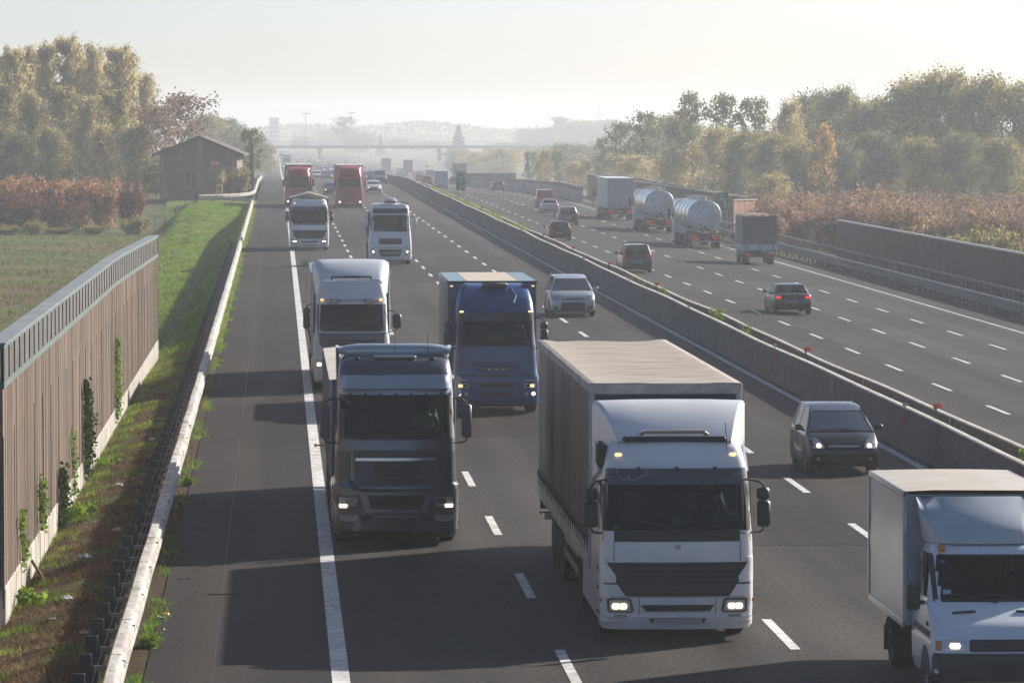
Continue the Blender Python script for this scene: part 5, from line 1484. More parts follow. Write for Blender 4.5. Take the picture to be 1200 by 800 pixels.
# ------------------------------------------------------------------ cars
def car(name, label, x, y, z, rz, col, W=1.75, L=4.2, Hh=1.48, style='hatch', front=True, lights=False, group=None, detail=1, rackm=None, rack=False, cat='car'):
    """front at +y; a car seen from behind is placed by its rear"""
    t = thing(name, label, cat, (x, y, z), rz, group)
    hw = W / 2
    S = {  # nose height, bonnet height, windscreen base y, roof front y, roof rear y, rear glass base y, belt z, tail height
        'hatch': (.62, .92, -.95, -1.60, -L + .65, -L + .12, .93, .95),
        'mpv': (.68, 1.0, -.80, -1.62, -L + .50, -L + .10, 1.0, 1.02),
        'suv': (.80, 1.08, -1.12, -1.85, -L + .60, -L + .14, 1.10, 1.12),
        'wagon': (.70, 1.0, -1.05, -1.75, -L + .32, -L + .06, 1.02, 1.02),
        'sedan': (.60, .90, -1.15, -1.95, -L + 1.35, -L + .72, .94, 1.0),
        'van': (.80, 1.15, -.75, -1.45, -L + .16, -L + .04, 1.22, 1.25),
        'pickup': (.75, 1.02, -1.10, -1.75, -3.1, -3.3, 1.08, 1.08)}[style]
    zn, zh, yw, yrf, yrr, yrb, zb, ztl = S
    st = [(0.0, .80, .36, zn - .10), (-.03, .88, .26, zn - .02), (-.10, .94, .22, zn + .04), (-.28, .985, .20, zn + (zh - zn) * .55), (-.6, 1.0, .19, zn + (zh - zn) * .85),
          (yw, 1.0, .19, zb - .0), (yw - .25, 1.0, .19, zb), (-L / 2, 1.0, .19, zb + .01), (yrb - (-.0) + .2, 1.0, .20, zb + .01)]
    if style == 'sedan': st += [(yrb + .02, 1.0, .21, ztl), (-L + .22, .98, .24, ztl), (-L + .08, .94, .28, ztl - .05), (-L, .86, .36, ztl - .22)]
    elif style == 'pickup': st += [(-3.4, 1.0, .21, zb), (-L + .1, .98, .3, zb), (-L, .95, .4, zb - .02)]
    else: st += [(-L + .12, .985, .24, ztl), (-L + .04, .94, .28, ztl - .05), (-L, .88, .36, ztl - .16)]
    st = sorted(st, key=lambda q: -q[0])
    rings = []
    for (yy, k, z0, z1) in st:
        h = hw * k; m = (z0 + z1) / 2
        prof = [(-.80 * h, z0), (-.96 * h, z0 + .05), (-h, z0 + .16), (-h, m), (-.985 * h, z1 - .13), (-.955 * h, z1 - .05), (-.88 * h, z1 - .005), (-.45 * h, z1 + .02), (0, z1 + .025)]
        full = prof + [(-p[0], p[1]) for p in prof[-2::-1]]
        rings.append([(p[0], yy, p[1]) for p in full])
    body = MB().loft(rings, True, True, True)
    body.build('body', col, t, smooth=42)
    bv = body.bvh()
    def onb(px, pz, d, off):
        o = Vector((px, 3 if d > 0 else -L - 3, pz)); r = bv.ray_cast(o, Vector((0, -d, 0)))
        if r[0] is None: return None
        return r[0].y + d * off
    def deco(nm, rows, d, off, m, parent=None, mirrored=True, thick=.02, nx=5):
        out = []
        for sx in ((-1, 1) if mirrored else (1,)):
            mb = MB(); g = []
            for (z_, a, b_) in rows:
                r = []
                for k in range(nx + 1):
                    px = sx * (a + (b_ - a) * k / nx); yy = onb(px, z_, d, off)
                    if yy is None: yy = g[-1][k][1] if g else (r[-1][1] if r else (0 if d > 0 else -L))
                    r.append((px, yy, z_))
                g.append(r)
            n = nx + 1; vs = [p for r in g for p in r] + [(p[0], p[1] - d * thick, p[2]) for r in g for p in r]
            o_ = n * len(g); fs = []
            for i in range(len(g) - 1):
                for j in range(nx):
                    q = i * n + j; fs.append((q, q + 1, q + n + 1, q + n)); 
            per = [j for j in range(n)] + [i * n + nx for i in range(1, len(g))] + [(len(g) - 1) * n + j for j in range(nx - 1, -1, -1)] + [i * n for i in range(len(g) - 2, 0, -1)]
            for a_, b2 in zip(per, per[1:] + per[:1]): fs.append((a_, b2, b2 + o_, a_ + o_))
            mb.add(vs, fs); out.append(mb.build(nm, m, parent or t, smooth=60))
        return out
    # greenhouse
    zr = Hh; hb, hr = hw * .93, hw * (.72 if style not in ('van',) else .84)
    bw = .10
    def P(xf, yb, z): return (xf, yb, z)
    def wscurve(x, h): return .10 * (1 - (x / h) ** 2)
    n = 10
    def glass_panel(y0, y1, d, h0, h1, inset, nm):
        rows = []
        for q in (0, .25, .5, .75, 1):
            z = zb + .02 + (zr - (.15 if d > 0 and style != 'van' else .06) - zb) * q; h = (h0 + (h1 - h0) * q) - inset; yy = y0 + (y1 - y0) * q
            rows.append([(-h + 2 * h * k / n, yy + d * wscurve(-h + 2 * h * k / n, h), z) for k in range(n + 1)])
        return MB().loft(rows, False).build(nm, GLASSC, t, smooth=60)
    glass_panel(yw, yrf, 1, hb, hr, .05, 'windscreen')
    if style == 'pickup': glass_panel(yrb, yrr, -.2, hb, hr, .08, 'rear_window')
    elif style == 'van': pass
    else: glass_panel(yrb, yrr, -.6, hb, hr, .07, 'rear_window')
    for sx in (-1, 1):
        ym = (yw + yrb) / 2 - .05
        def sp(yy0, yy1, q): # point on the side plane; q height 0..1
            return None
        zt_ = zr - .06
        def side(yb0, yt0, yb1, yt1, nm, m, off=0.0):
            MB().add([(sx * (hb + off), yb0, zb), (sx * (hb + off), yb1, zb), (sx * (hr + .02 + off), yt1, zt_), (sx * (hr + .02 + off), yt0, zt_)], [(0, 1, 2, 3)]).build(nm, m, t)
        if style == 'van':
            side(yw - .12, yrf - .02, yrf - .62, yrf - .62, 'side_window', GLASSC)
            q = MB().add([(sx * hb, yrf - .62, zb), (sx * hb, -L + .05, zb), (sx * (hr + .02), -L + .14, zt_), (sx * (hr + .02), yrf - .62, zt_)], [(0, 1, 2, 3)]); q.build('side_panel', col, t)
        else:
            side(yw - .10, yrf - .04, ym, ym, 'side_window', GLASSC)
            side(ym - .09, ym - .09, yrb + .20, yrr + .10, 'side_window', GLASSC)
            side(ym + .0, ym + .0, ym - .09, ym - .09, 'door_pillar', BODYG, .004)
        # pillars
        def pillar(nm, y0, y1, d, w=.085):
            pts = []
            for q in (0, .33, .66, 1):
                z = zb + (zr - (.13 if d > 0 and style != 'van' else .04) - zb) * q; h = hb + (hr - hb) * q; yy = y0 + (y1 - y0) * q
                pts.append([(sx * (h + .012), yy - d * w, z), (sx * (h + .012), yy - d * .01, z), (sx * (h - .035), yy + d * .045, z), (sx * (h - .06), yy + d * .03, z), (sx * (h - .03), yy - d * w, z)])
            MB().loft(pts, True, True, True).build(nm, col, t, smooth=50)
        pillar('front_pillar', yw, yrf, 1)
        pillar('rear_pillar', yrb, yrr, -1, .22 if style != 'van' else .1)
        if style == 'mpv' or style == 'wagon':
            yy = yrb + .55; MB().add([(sx * (hb + .006), yy + .04, zb), (sx * (hb + .006), yy - .04, zb), (sx * (hr + .026), yy - .0, zt_), (sx * (hr + .026), yy + .08, zt_)], [(0, 1, 2, 3)]).build('door_pillar', BODYG, t)
        # sills, arches, wheels, mirrors, doors
        r = {'suv': .36, 'van': .33, 'pickup': .37}.get(style, .31)
        for yw_ in (-.82, -L + .78):
            wheel(t, sx * (hw - .12), yw_, r, .21)
            arch = MB(); pts = [(yw_ + math.cos(PI * k / 10) * (r + .065), r + math.sin(PI * k / 10) * (r + .065)) for k in range(11)]
            arch.prism(pts + [(yw_ - r - .065, .17), (yw_ + r + .065, .17)], sx * (hw - .1), sx * (hw + .004)).build('wheel_arch', BLACKP, t)
        if detail:
            MB().box((sx * (hw + .004), -L / 2, .26), (.03, L - 2.6, .10), bev=.01).build('sill', BLACKP, t)
            for yy in (yw - .22, ym, yrb + .55): MB().box((sx * (hw + .001), yy, .62), (.006, .012, .58)).build('door_gap', BODYG, t)
            for yy in (ym + .14, yrb + .70): MB().box((sx * (hw + .012), yy, zb - .16), (.025, .15, .03), bev=.008).build('door_handle', col, t)
        m_ = MB().box((sx * (hw + .10), yw - .28, zb + .08), (.20, .10, .14), bev=.035).build('mirror', col if detail > 1 else BLACKP, t, smooth=50)
        MB().box((sx * (hw + .0), yw - .28, zb + .02), (.08, .05, .05)).build('mirror_arm', BLACKP, m_)
        if rack: MB().tube([(sx * (hr - .04), yrf - .1, zr + .03), (sx * (hr - .04), yrf - .3, zr + .08), (sx * (hr - .04), yrr + .2, zr + .08), (sx * (hr - .04), yrr, zr + .03)], .02, 6).build('roof_rail', BLACKP, t)
    # roof
    rows = []
    ny = 8
    for k in range(ny + 1):
        q = k / ny; yy = yrf + .03 + (yrr - .03 - yrf) * q; ed = 1 - .0 * q
        zr = Hh - (.10 * max(0, 1 - q / .45) ** 2 if style != 'van' else 0)
        crown = .05 * math.sin(PI * min(1, max(0, q * .9 + .08)))
        rows.append([(-hr - .03, yy, Hh - .09 - .07 * max(0, 1 - q / .3)), (-hr - .015, yy, zr - .055)] + [(hr * s_, yy + (.10 * (1 - s_ * s_) if k == 0 else (-.06 * (1 - s_ * s_) if k == ny else 0)), zr - .045 + crown * (1 - s_ ** 4 * .8)) for s_ in (-.94, -.7, -.35, 0, .35, .7, .94)] + [(hr + .015, yy, zr - .055), (hr + .03, yy, Hh - .09 - .07 * max(0, 1 - q / .3))])
    zr = Hh
    MB().loft(rows, False).build('roof', col, t, smooth=60)
    if style == 'van':
        q = MB().add([(-hb, -L + .05, zb), (hb, -L + .05, zb), (hr + .02, -L + .14, zr - .06), (-hr - .02, -L + .14, zr - .06)], [(3, 2, 1, 0)]); q.build('rear_doors', col, t)
    if style in ('hatch', 'mpv', 'suv', 'wagon') and not front:
        MB().box((0, yrr - .03, zr - .03), (hr * 1.7, .18, .03), bev=.01).build('roof_spoiler', col, t)
    # inside
    MB().box((0, (yw + yrb) / 2, zb - .03), (2 * hb - .1, abs(yrb - yw) - .3, .02)).build('cabin_floor', LINING, t)
    MB().box((0, yw - .30, zb + .03), (2 * hb - .15, .35, .10), bev=.03).build('dashboard', DARK, t)
    for sx in (-1, 1):
        for yy in ((yw + yrb) / 2 + .25, yrb + .5 if style not in ('van', 'pickup') else None):
            if yy is None: continue
            MB().box((sx * hw * .42, yy, zb + .02), (.46, .12, .34), bev=.04).box((sx * hw * .42, yy, zb + .26), (.26, .09, .15), bev=.03).build('seat', SEAT, t, smooth=40)
    if front and detail > 1:
        ring_ = [(-hw * .42 + .18 * math.cos(2 * PI * k / 16), yw - .55 + .18 * math.sin(2 * PI * k / 16) * .5, zb + .08 + .18 * math.sin(2 * PI * k / 16) * .85) for k in range(17)]
        MB().tube(ring_, .014).build('steering_wheel', mat('steering_grey', (.16, .17, .17), .5), t)
    # nose
    if front:
        hx = {'mpv': ((zn - .03, .56, .86), (zn, .54, .90), (zn + .16, .66, .93), (zn + .20, .74, .93)),
              'suv': ((zn - .06, .62, .90), (zn + .02, .58, .93), (zn + .12, .60, .93))}.get(style, ((zn - .06, .58, .88), (zn + .0, .55, .92), (zn + .10, .62, .93)))
        H = deco('headlight', [(z_, a * hw, b_ * hw) for z_, a, b_ in hx], 1, .012, LENS)
        if lights:
            for o_, sx in zip(H, (-1, 1)):
                yy = onb(sx * .72 * hw, zn + .02, 1, .02)
                MB().cyl((sx * .70 * hw, (yy or 0) - .05, zn + .03), (sx * .70 * hw, (yy or 0) + .025, zn + .03), .055, n=12).build('low_beam', LIT, o_)
        deco('grille', [(zn - .06, -.46 * hw, .46 * hw), (zn + .04, -.48 * hw, .48 * hw)], 1, .012, BLACKP, mirrored=False, nx=10)
        deco('grille_bar', [(zn + .0, -.42 * hw, .42 * hw), (zn + .035, -.42 * hw, .42 * hw)], 1, .03, CHROME, mirrored=False, nx=10)
        deco('lower_intake', [(.30, -.5 * hw, .5 * hw), (.34, -.56 * hw, .56 * hw), (zn - .16, -.50 * hw, .50 * hw)], 1, .012, BLACKP, mirrored=False, nx=10)
        deco('fog_lamp_recess', [(.34, .62 * hw, .84 * hw), (.46, .64 * hw, .86 * hw)], 1, .012, BLACKP)
        deco('fog_lamp', [(.37, .68 * hw, .76 * hw), (.43, .68 * hw, .76 * hw)], 1, .022, LENS)
        if detail > 1:
            deco('bumper_lip', [(.22, -.86 * hw, .86 * hw), (.27, -.9 * hw, .9 * hw)], 1, .015, BLACKP, mirrored=False, nx=12)
            wi = MB()
            for x0 in (-.5, .0): wi.cyl((x0 * hw, yw + .10, zb + .045), (x0 * hw + .5, yw + .02, zb + .07), .010, n=4)
            wi.build('wiper', BLACKP, t)
            cr = MB()
            for sx in (-1, 1): cr.tube([(sx * .55 * hw, onb(sx * .55 * hw, zn + .1, 1, .0) or -.1, zn + .14), (sx * .72 * hw, yw, zb + .005)], .006, 4)
            cr.build('bonnet_crease', BODYG, t)
    else:
        ta = {'sedan': [(ztl - .22, .66, .93), (ztl - .10, .62, .96)], 'wagon': [(ztl - .10, .80, .98), (ztl + .04, .80, .98)]}.get(style, [(ztl - .20, .72, .96), (ztl - .06, .74, .97)])
        if style in ('wagon', 'mpv', 'hatch', 'suv'):
            for sx in (-1, 1): MB().box((sx * hw * .87, -L + .06, ztl - .06), (hw * .22, .12, .24 if style != 'hatch' else .18), bev=.03).build('tail_lamp', TAILH if lights else TAIL, t, smooth=50)
        elif style == 'van':
            for sx in (-1, 1): MB().box((sx * hw * .93, -L + .04, ztl - .12), (.10, .10, .34), bev=.02).build('tail_lamp', TAIL, t)
        else: deco('tail_lamp', [(z_, a * hw, b_ * hw) for z_, a, b_ in ta], -1, .02, TAILH if lights else TAIL)
        deco('plate_panel', [(ztl - .42 if style == 'sedan' else .55, -.30 * hw, .30 * hw), (ztl - .32 if style == 'sedan' else .66, -.30 * hw, .30 * hw)], -1, .012, mat('grey_plate', (.25, .26, .28), .5), mirrored=False)  # plate panel in plain mid grey
        deco('bumper_strip', [(.30, -.84 * hw, .84 * hw), (.42, -.88 * hw, .88 * hw)], -1, .015, DARK, mirrored=False, nx=10)
        deco('boot_gap', [(.50, -.66 * hw, .66 * hw), (.512, -.66 * hw, .66 * hw)], -1, .01, BODYG, mirrored=False, nx=8)
    return t
CB = paint('black_car_paint', (.006, .008, .013), .28, .45, .05); CS = paint('silver_car_paint', (.42, .45, .48), .3, .6, .1, .35)
CG = paint('dark_grey_car_paint', (.035, .038, .045), .28, .7, .15); CW_ = paint('white_car_paint', (.6, .62, .63), .3, .6, .1)
CR_ = paint('dark_red_car_paint', (.26, .012, .02), .35, .6, .15); CBL = paint('slate_blue_car_paint', (.10, .14, .18), .3, .6, .1, .2)
CM = paint('medium_grey_car_paint', (.20, .21, .22), .3, .6, .15, .3)
def oncoming(name, label, px, py, **k):
    X, Y, Z = on_road(px, py)
    return car(name, label, X, Y - .5, Z, PI, **k)
def leaving(name, label, px, py, **k):
    X, Y, Z = on_road(px, py); L = k.get('L', 4.2)
    return car(name, label, X, Y + L - .5, Z, 0.0, front=False, **k)
c_ = oncoming('parked_car', 'black people carrier with lit headlights, behind the white box van', 990, 558, col=CB, W=1.72, L=4.05, Hh=1.58, style='mpv', lights=True, detail=2)
c_.name = 'people_carrier'
MB().cyl((.1, -1.9, 1.6), (.1, -2.0, 1.85), .006, n=4).build('aerial', BLACKP, c_)
oncoming('off_road_car', 'silver off-road car with dark grille, beside the blue lorry', 671, 371.5, col=CS, W=1.94, L=4.75, Hh=1.72, style='suv', detail=2, lights=False)
leaving('saloon_car', 'black saloon car driving away alone, nearest car of the right carriageway', 930.5, 369.6, col=CB, W=1.82, L=4.7, Hh=1.44, style='sedan', lights=True)
leaving('estate_car', 'dark grey tall estate car with roof rails, left of the small tarpaulin truck', 747, 319.8, col=CG, W=1.80, L=4.6, Hh=1.68, style='wagon', rack=True)
leaving('hatchback', 'black hatchback driving away close to the median barrier', 656, 282.4, col=CB, W=1.72, L=4.1, Hh=1.46, style='hatch')
leaving('people_carrier', 'dark people carrier just behind the silver saloon', 665.8, 263.6, col=CG, W=1.75, L=4.1, Hh=1.56, style='mpv')
leaving('saloon_car', 'silver saloon car driving away behind the red van', 644.7, 250.6, col=CS, W=1.75, L=4.5, Hh=1.44, style='sedan')
leaving('delivery_van', 'dark red van driving away in the right carriageway', 639, 243.6, col=CR_, W=1.9, L=4.8, Hh=1.95, style='van', cat='van')
leaving('hatchback', 'dark car driving away, nearest of the two before the far dark wall', 584, 224, col=CG, W=1.75, L=4.2, Hh=1.5, style='hatch')
leaving('hatchback', 'dark car driving away, just right of the kilometre sign', 559.4, 219, col=CG, W=1.75, L=4.2, Hh=1.5, style='hatch')
leaving('hatchback', 'dark car driving away, seen between the pale van and the kilometre sign', 532.4, 217, col=CG, W=1.75, L=4.2, Hh=1.5, style='hatch')
leaving('delivery_van', 'pale silver high-roof van driving away beside the median weeds', 517, 221.8, col=paint('pale_van_paint', (.5, .52, .58)), W=2.0, L=5.4, Hh=2.5, style='van', cat='van')
leaving('delivery_van', 'blue-grey van further on, behind the pale silver van', 503.5, 212.5, col=CBL, W=2.0, L=5.2, Hh=2.4, style='van', cat='van')
leaving('hatchback', 'red car half hidden by the pale silver van', 500.5, 217.5, col=CR_, W=1.75, L=4.0, Hh=1.5, style='hatch')
leaving('hatchback', 'small dark red car partly behind the median barrier', 492, 213.5, col=CR_, W=1.7, L=4.0, Hh=1.45, style='hatch')
oncoming('saloon_car', 'white saloon car coming on just right of the tall red lorry', 438, 226, col=CW_, W=1.75, L=4.4, Hh=1.42, style='sedan', lights=True, group='oncoming cars far off')
oncoming('small_car', 'small dark car with lit lamps showing at the left flank of the tall red lorry', 388, 229, col=CG, W=1.7, L=4.0, Hh=1.48, style='hatch', lights=True, group='oncoming cars far off')
oncoming('pickup', 'dark pickup truck with pale cab behind the white saloon', 445.5, 214.5, col=CBL, W=1.9, L=5.0, Hh=1.78, style='pickup', lights=False, group='oncoming cars far off')
oncoming('small_car', 'dark car with lit headlights at the left side of the pickup', 434.5, 211.5, col=CG, W=1.75, L=4.2, Hh=1.5, style='hatch', lights=True, group='oncoming cars far off')
oncoming('saloon_car', 'white car between the two red lorries, left of the blue-grey car', 371, 210, col=CW_, W=1.75, L=4.4, Hh=1.45, style='sedan', lights=False, group='oncoming cars far off')
oncoming('saloon_car', 'blue-grey car between the two red lorries', 383, 210.8, col=CBL, W=1.8, L=4.4, Hh=1.5, style='sedan', lights=False, group='oncoming cars far off')
oncoming('small_car', 'dark small car touching the left edge of the tall red lorry', 391, 209.5, col=CG, W=1.75, L=4.2, Hh=1.5, style='hatch', lights=True, group='oncoming cars far off')
far = [(350, 203.5, CW_, 'pale'), (361, 200.5, CBL, 'blue-grey'), (376.5, 203, CM, 'grey'), (384, 201.5, CG, 'dark'), (399, 200.5, CW_, 'white'), (366, 197.5, CG, 'dark'), (392, 197.5, CM, 'grey'), (406, 199, CBL, 'blue-grey'), (421, 203.5, CM, 'grey'), (355, 196.5, CW_, 'white'), (345, 199, CG, 'dark'), (371.5, 199.5, CBL, 'blue-grey'), (412, 200, CG, 'dark'), (427, 201, CW_, 'white'), (418, 197.5, CBL, 'blue-grey'), (398, 195.2, CG, 'dark'), (341, 191.5, CW_, 'white'), (355, 191.2, CM, 'grey'), (379, 189.6, CG, 'dark'), (405, 192.2, CG, 'dark'), (386, 190, CW_, 'white'), (395, 191, CM, 'grey'),
       (379, 194.5, CW_, 'white'), (387, 193.2, CG, 'dark'), (349, 193.5, CM, 'grey'), (363, 192.0, CG, 'dark'), (371, 190.5, CW_, 'white'), (412, 194.8, CW_, 'white')]
far.sort(key=lambda q: q[0])
ORDS = ['first', 'second', 'third', 'fourth', 'fifth', 'sixth', 'seventh', 'eighth', 'ninth', 'tenth', 'eleventh', 'twelfth', 'thirteenth', 'fourteenth', 'fifteenth', 'sixteenth'] + ['seventeenth', 'eighteenth', 'nineteenth', 'twentieth', 'twenty-first', 'twenty-second', 'twenty-third', 'twenty-fourth', 'twenty-fifth', 'twenty-sixth', 'twenty-seventh', 'twenty-eighth', 'twenty-ninth', 'thirtieth']
for i, (px, py, m_, w_) in enumerate(far):
    X, Y, Z = on_road(px, py)
    car('distant_car', ORDS[i] + ' oncoming car from the left in the misty queue, ' + w_ + ' with lit lamps', X, Y, Z, PI, m_, style=('sedan', 'hatch', 'mpv')[i % 3], lights=True, group='distant cars in the mist', detail=0)
# ------------------------------------------------------------------ lorries of the right carriageway
def rear_gear(t, hw=1.25, z=.9, lamps=True):
    for sx in (-1, 1):
        MB().box((sx * (hw - .28), -.02, z), (.5, .07, .16), bev=.015).build('tail_lamp', TAIL, t)
def simple_tractor(t, L, m, zc=3.6, hw=1.22):
    """cab seen from behind, in front of the load: L = y of the load's front"""
    prof = [(.3, hw, L + 2.4), (1.0, hw + .02, L + 2.5), (2.0, hw - .02, L + 2.4), (3.0, hw - .08, L + 2.1), (zc, hw - .2, L + 1.4)]
    c = Cab(prof, .2, .1, L + .35)
    def ring(z):
        h, yf = interp(prof, z); xs = c.xs(h)
        return [(x, c.y(x, z), z) for x in xs] + [(h, L + .35, z), (-h, L + .35, z)]
    MB().loft([ring(z) for z in (.3, .6, 1.0, 1.5, 2.0, 2.5, 3.0, zc)], True, True, True).build('cab_body', m, t, smooth=40)
    for sx in (-1, 1):
        MB().prism([(L + 1.9, 2.0), (L + 1.0, 2.0), (L + 1.0, 2.75), (L + 1.7, 2.75)], sx * (hw - .01), sx * (hw + .012)).build('side_window', GLASS, t)
        o = MB().box((sx * 1.42, L + 2.2, 2.35), (.22, .14, .75), bev=.04).build('mirror', MIRG, t)
        MB().tube([(sx * 1.15, L + 2.1, 2.8), (sx * 1.42, L + 2.2, 2.8)], .02).build('mirror_arm', BLACKP, o)
        wheel(t, sx * 1.04, L + 1.3, .5, .32); wheel(t, sx * .93, L - 1.5, .5, .58, DARKR)
        MB().box((sx * .98, L - .3 + .2, .62), (.5, .9, .5), bev=.08).build('fuel_tank', STEELR, t, smooth=40)
    MB().box((0, L + .2, .85), (.9, 4.4, .3)).build('tractor_frame', CHASSIS, t)

def lorry_boxrear():
    X, Y, Z = on_road(727.6, 258.6)
    t = thing('articulated_lorry', 'pale box trailer with orange outlined rear doors driving away, ahead of the two tankers', 'lorry', (X, Y, Z), math.radians(0))
    L, hw, z0, z1 = 13.6, 1.275, 1.15, 4.0
    SD = mat('pale_trailer_side', (.66, .64, .61), .5, var=.1, dirt=(.3, .27, .25), dirt_amt=.4)  # one pale colour for both sides, the front and the door frame
    for sx in (-1, 1): MB().box((sx * (hw - .03), L / 2, (z0 + z1) / 2), (.06, L, z1 - z0), bev=.01).build('box_side', SD, t)
    MB().box((0, L / 2, z1 + .01), (2 * hw + .01, L + .02, .04), bev=.01).build('box_roof', WHITE, t)
    MB().box((0, L, (z0 + z1) / 2), (2 * hw - .13, .05, z1 - z0)).build('box_front', SD, t)
    MB().box((0, L / 2, z0 - .02), (2 * hw - .1, L, .06)).build('deck', CHASSIS, t)
    DR = mat('blue_grey_door', (.36, .41, .44), .45, var=.06)
    for sx in (-1, 1):
        MB().box((sx * .585, .0, (z0 + z1) / 2 + .02), (1.13, .05, z1 - z0 - .22), bev=.01).build('rear_door', DR, t)
        MB().box((sx * 1.05, -.035, 1.55), (.24, .02, .5)).build('hazard_plate', mat('orange_plate', (.75, .28, .05), .5), t)
        b = MB()
        for x in (.25, .9): b.cyl((sx * x, -.04, z0 + .1), (sx * x, -.04, z1 - .2), .015, n=5)
        b.build('door_bar', GALV, t)
    MB().box((.82, -.045, 1.95), (.16, .03, .34)).build('door_box', DARK, t)
    f = MB().box((0, 0, z1 - .06), (2 * hw - .02, .07, .10)).box((0, 0, z0 + .04), (2 * hw - .02, .07, .09))
    for sx in (-1, 1): f.box((sx * (hw - .06), 0, (z0 + z1) / 2), (.09, .07, z1 - z0 - .02))
    f.build('door_frame', SD, t)
    o = MB(); w_ = .035
    for z in (z0 + .16, z1 - .2): o.box((0, -.045, z), (2 * hw - .3, .012, w_))
    for sx in (-1, 1): o.box((sx * (hw - .16), -.045, (z0 + z1) / 2), (w_, .012, z1 - z0 - .36))
    o.build('outline_tape', mat('red_tape', (.6, .12, .09), .5), t)
    trailer_gear(t, L, L, (-9.2, -10.5, -11.8)); rear_gear(t)
    MB().box((0, -.02, .85), (.5, .05, .13)).build('plate_panel', mat('yellow_plate', (.5, .42, .2), .5), t)
    simple_tractor(t, L, WHITE)
lorry_boxrear()

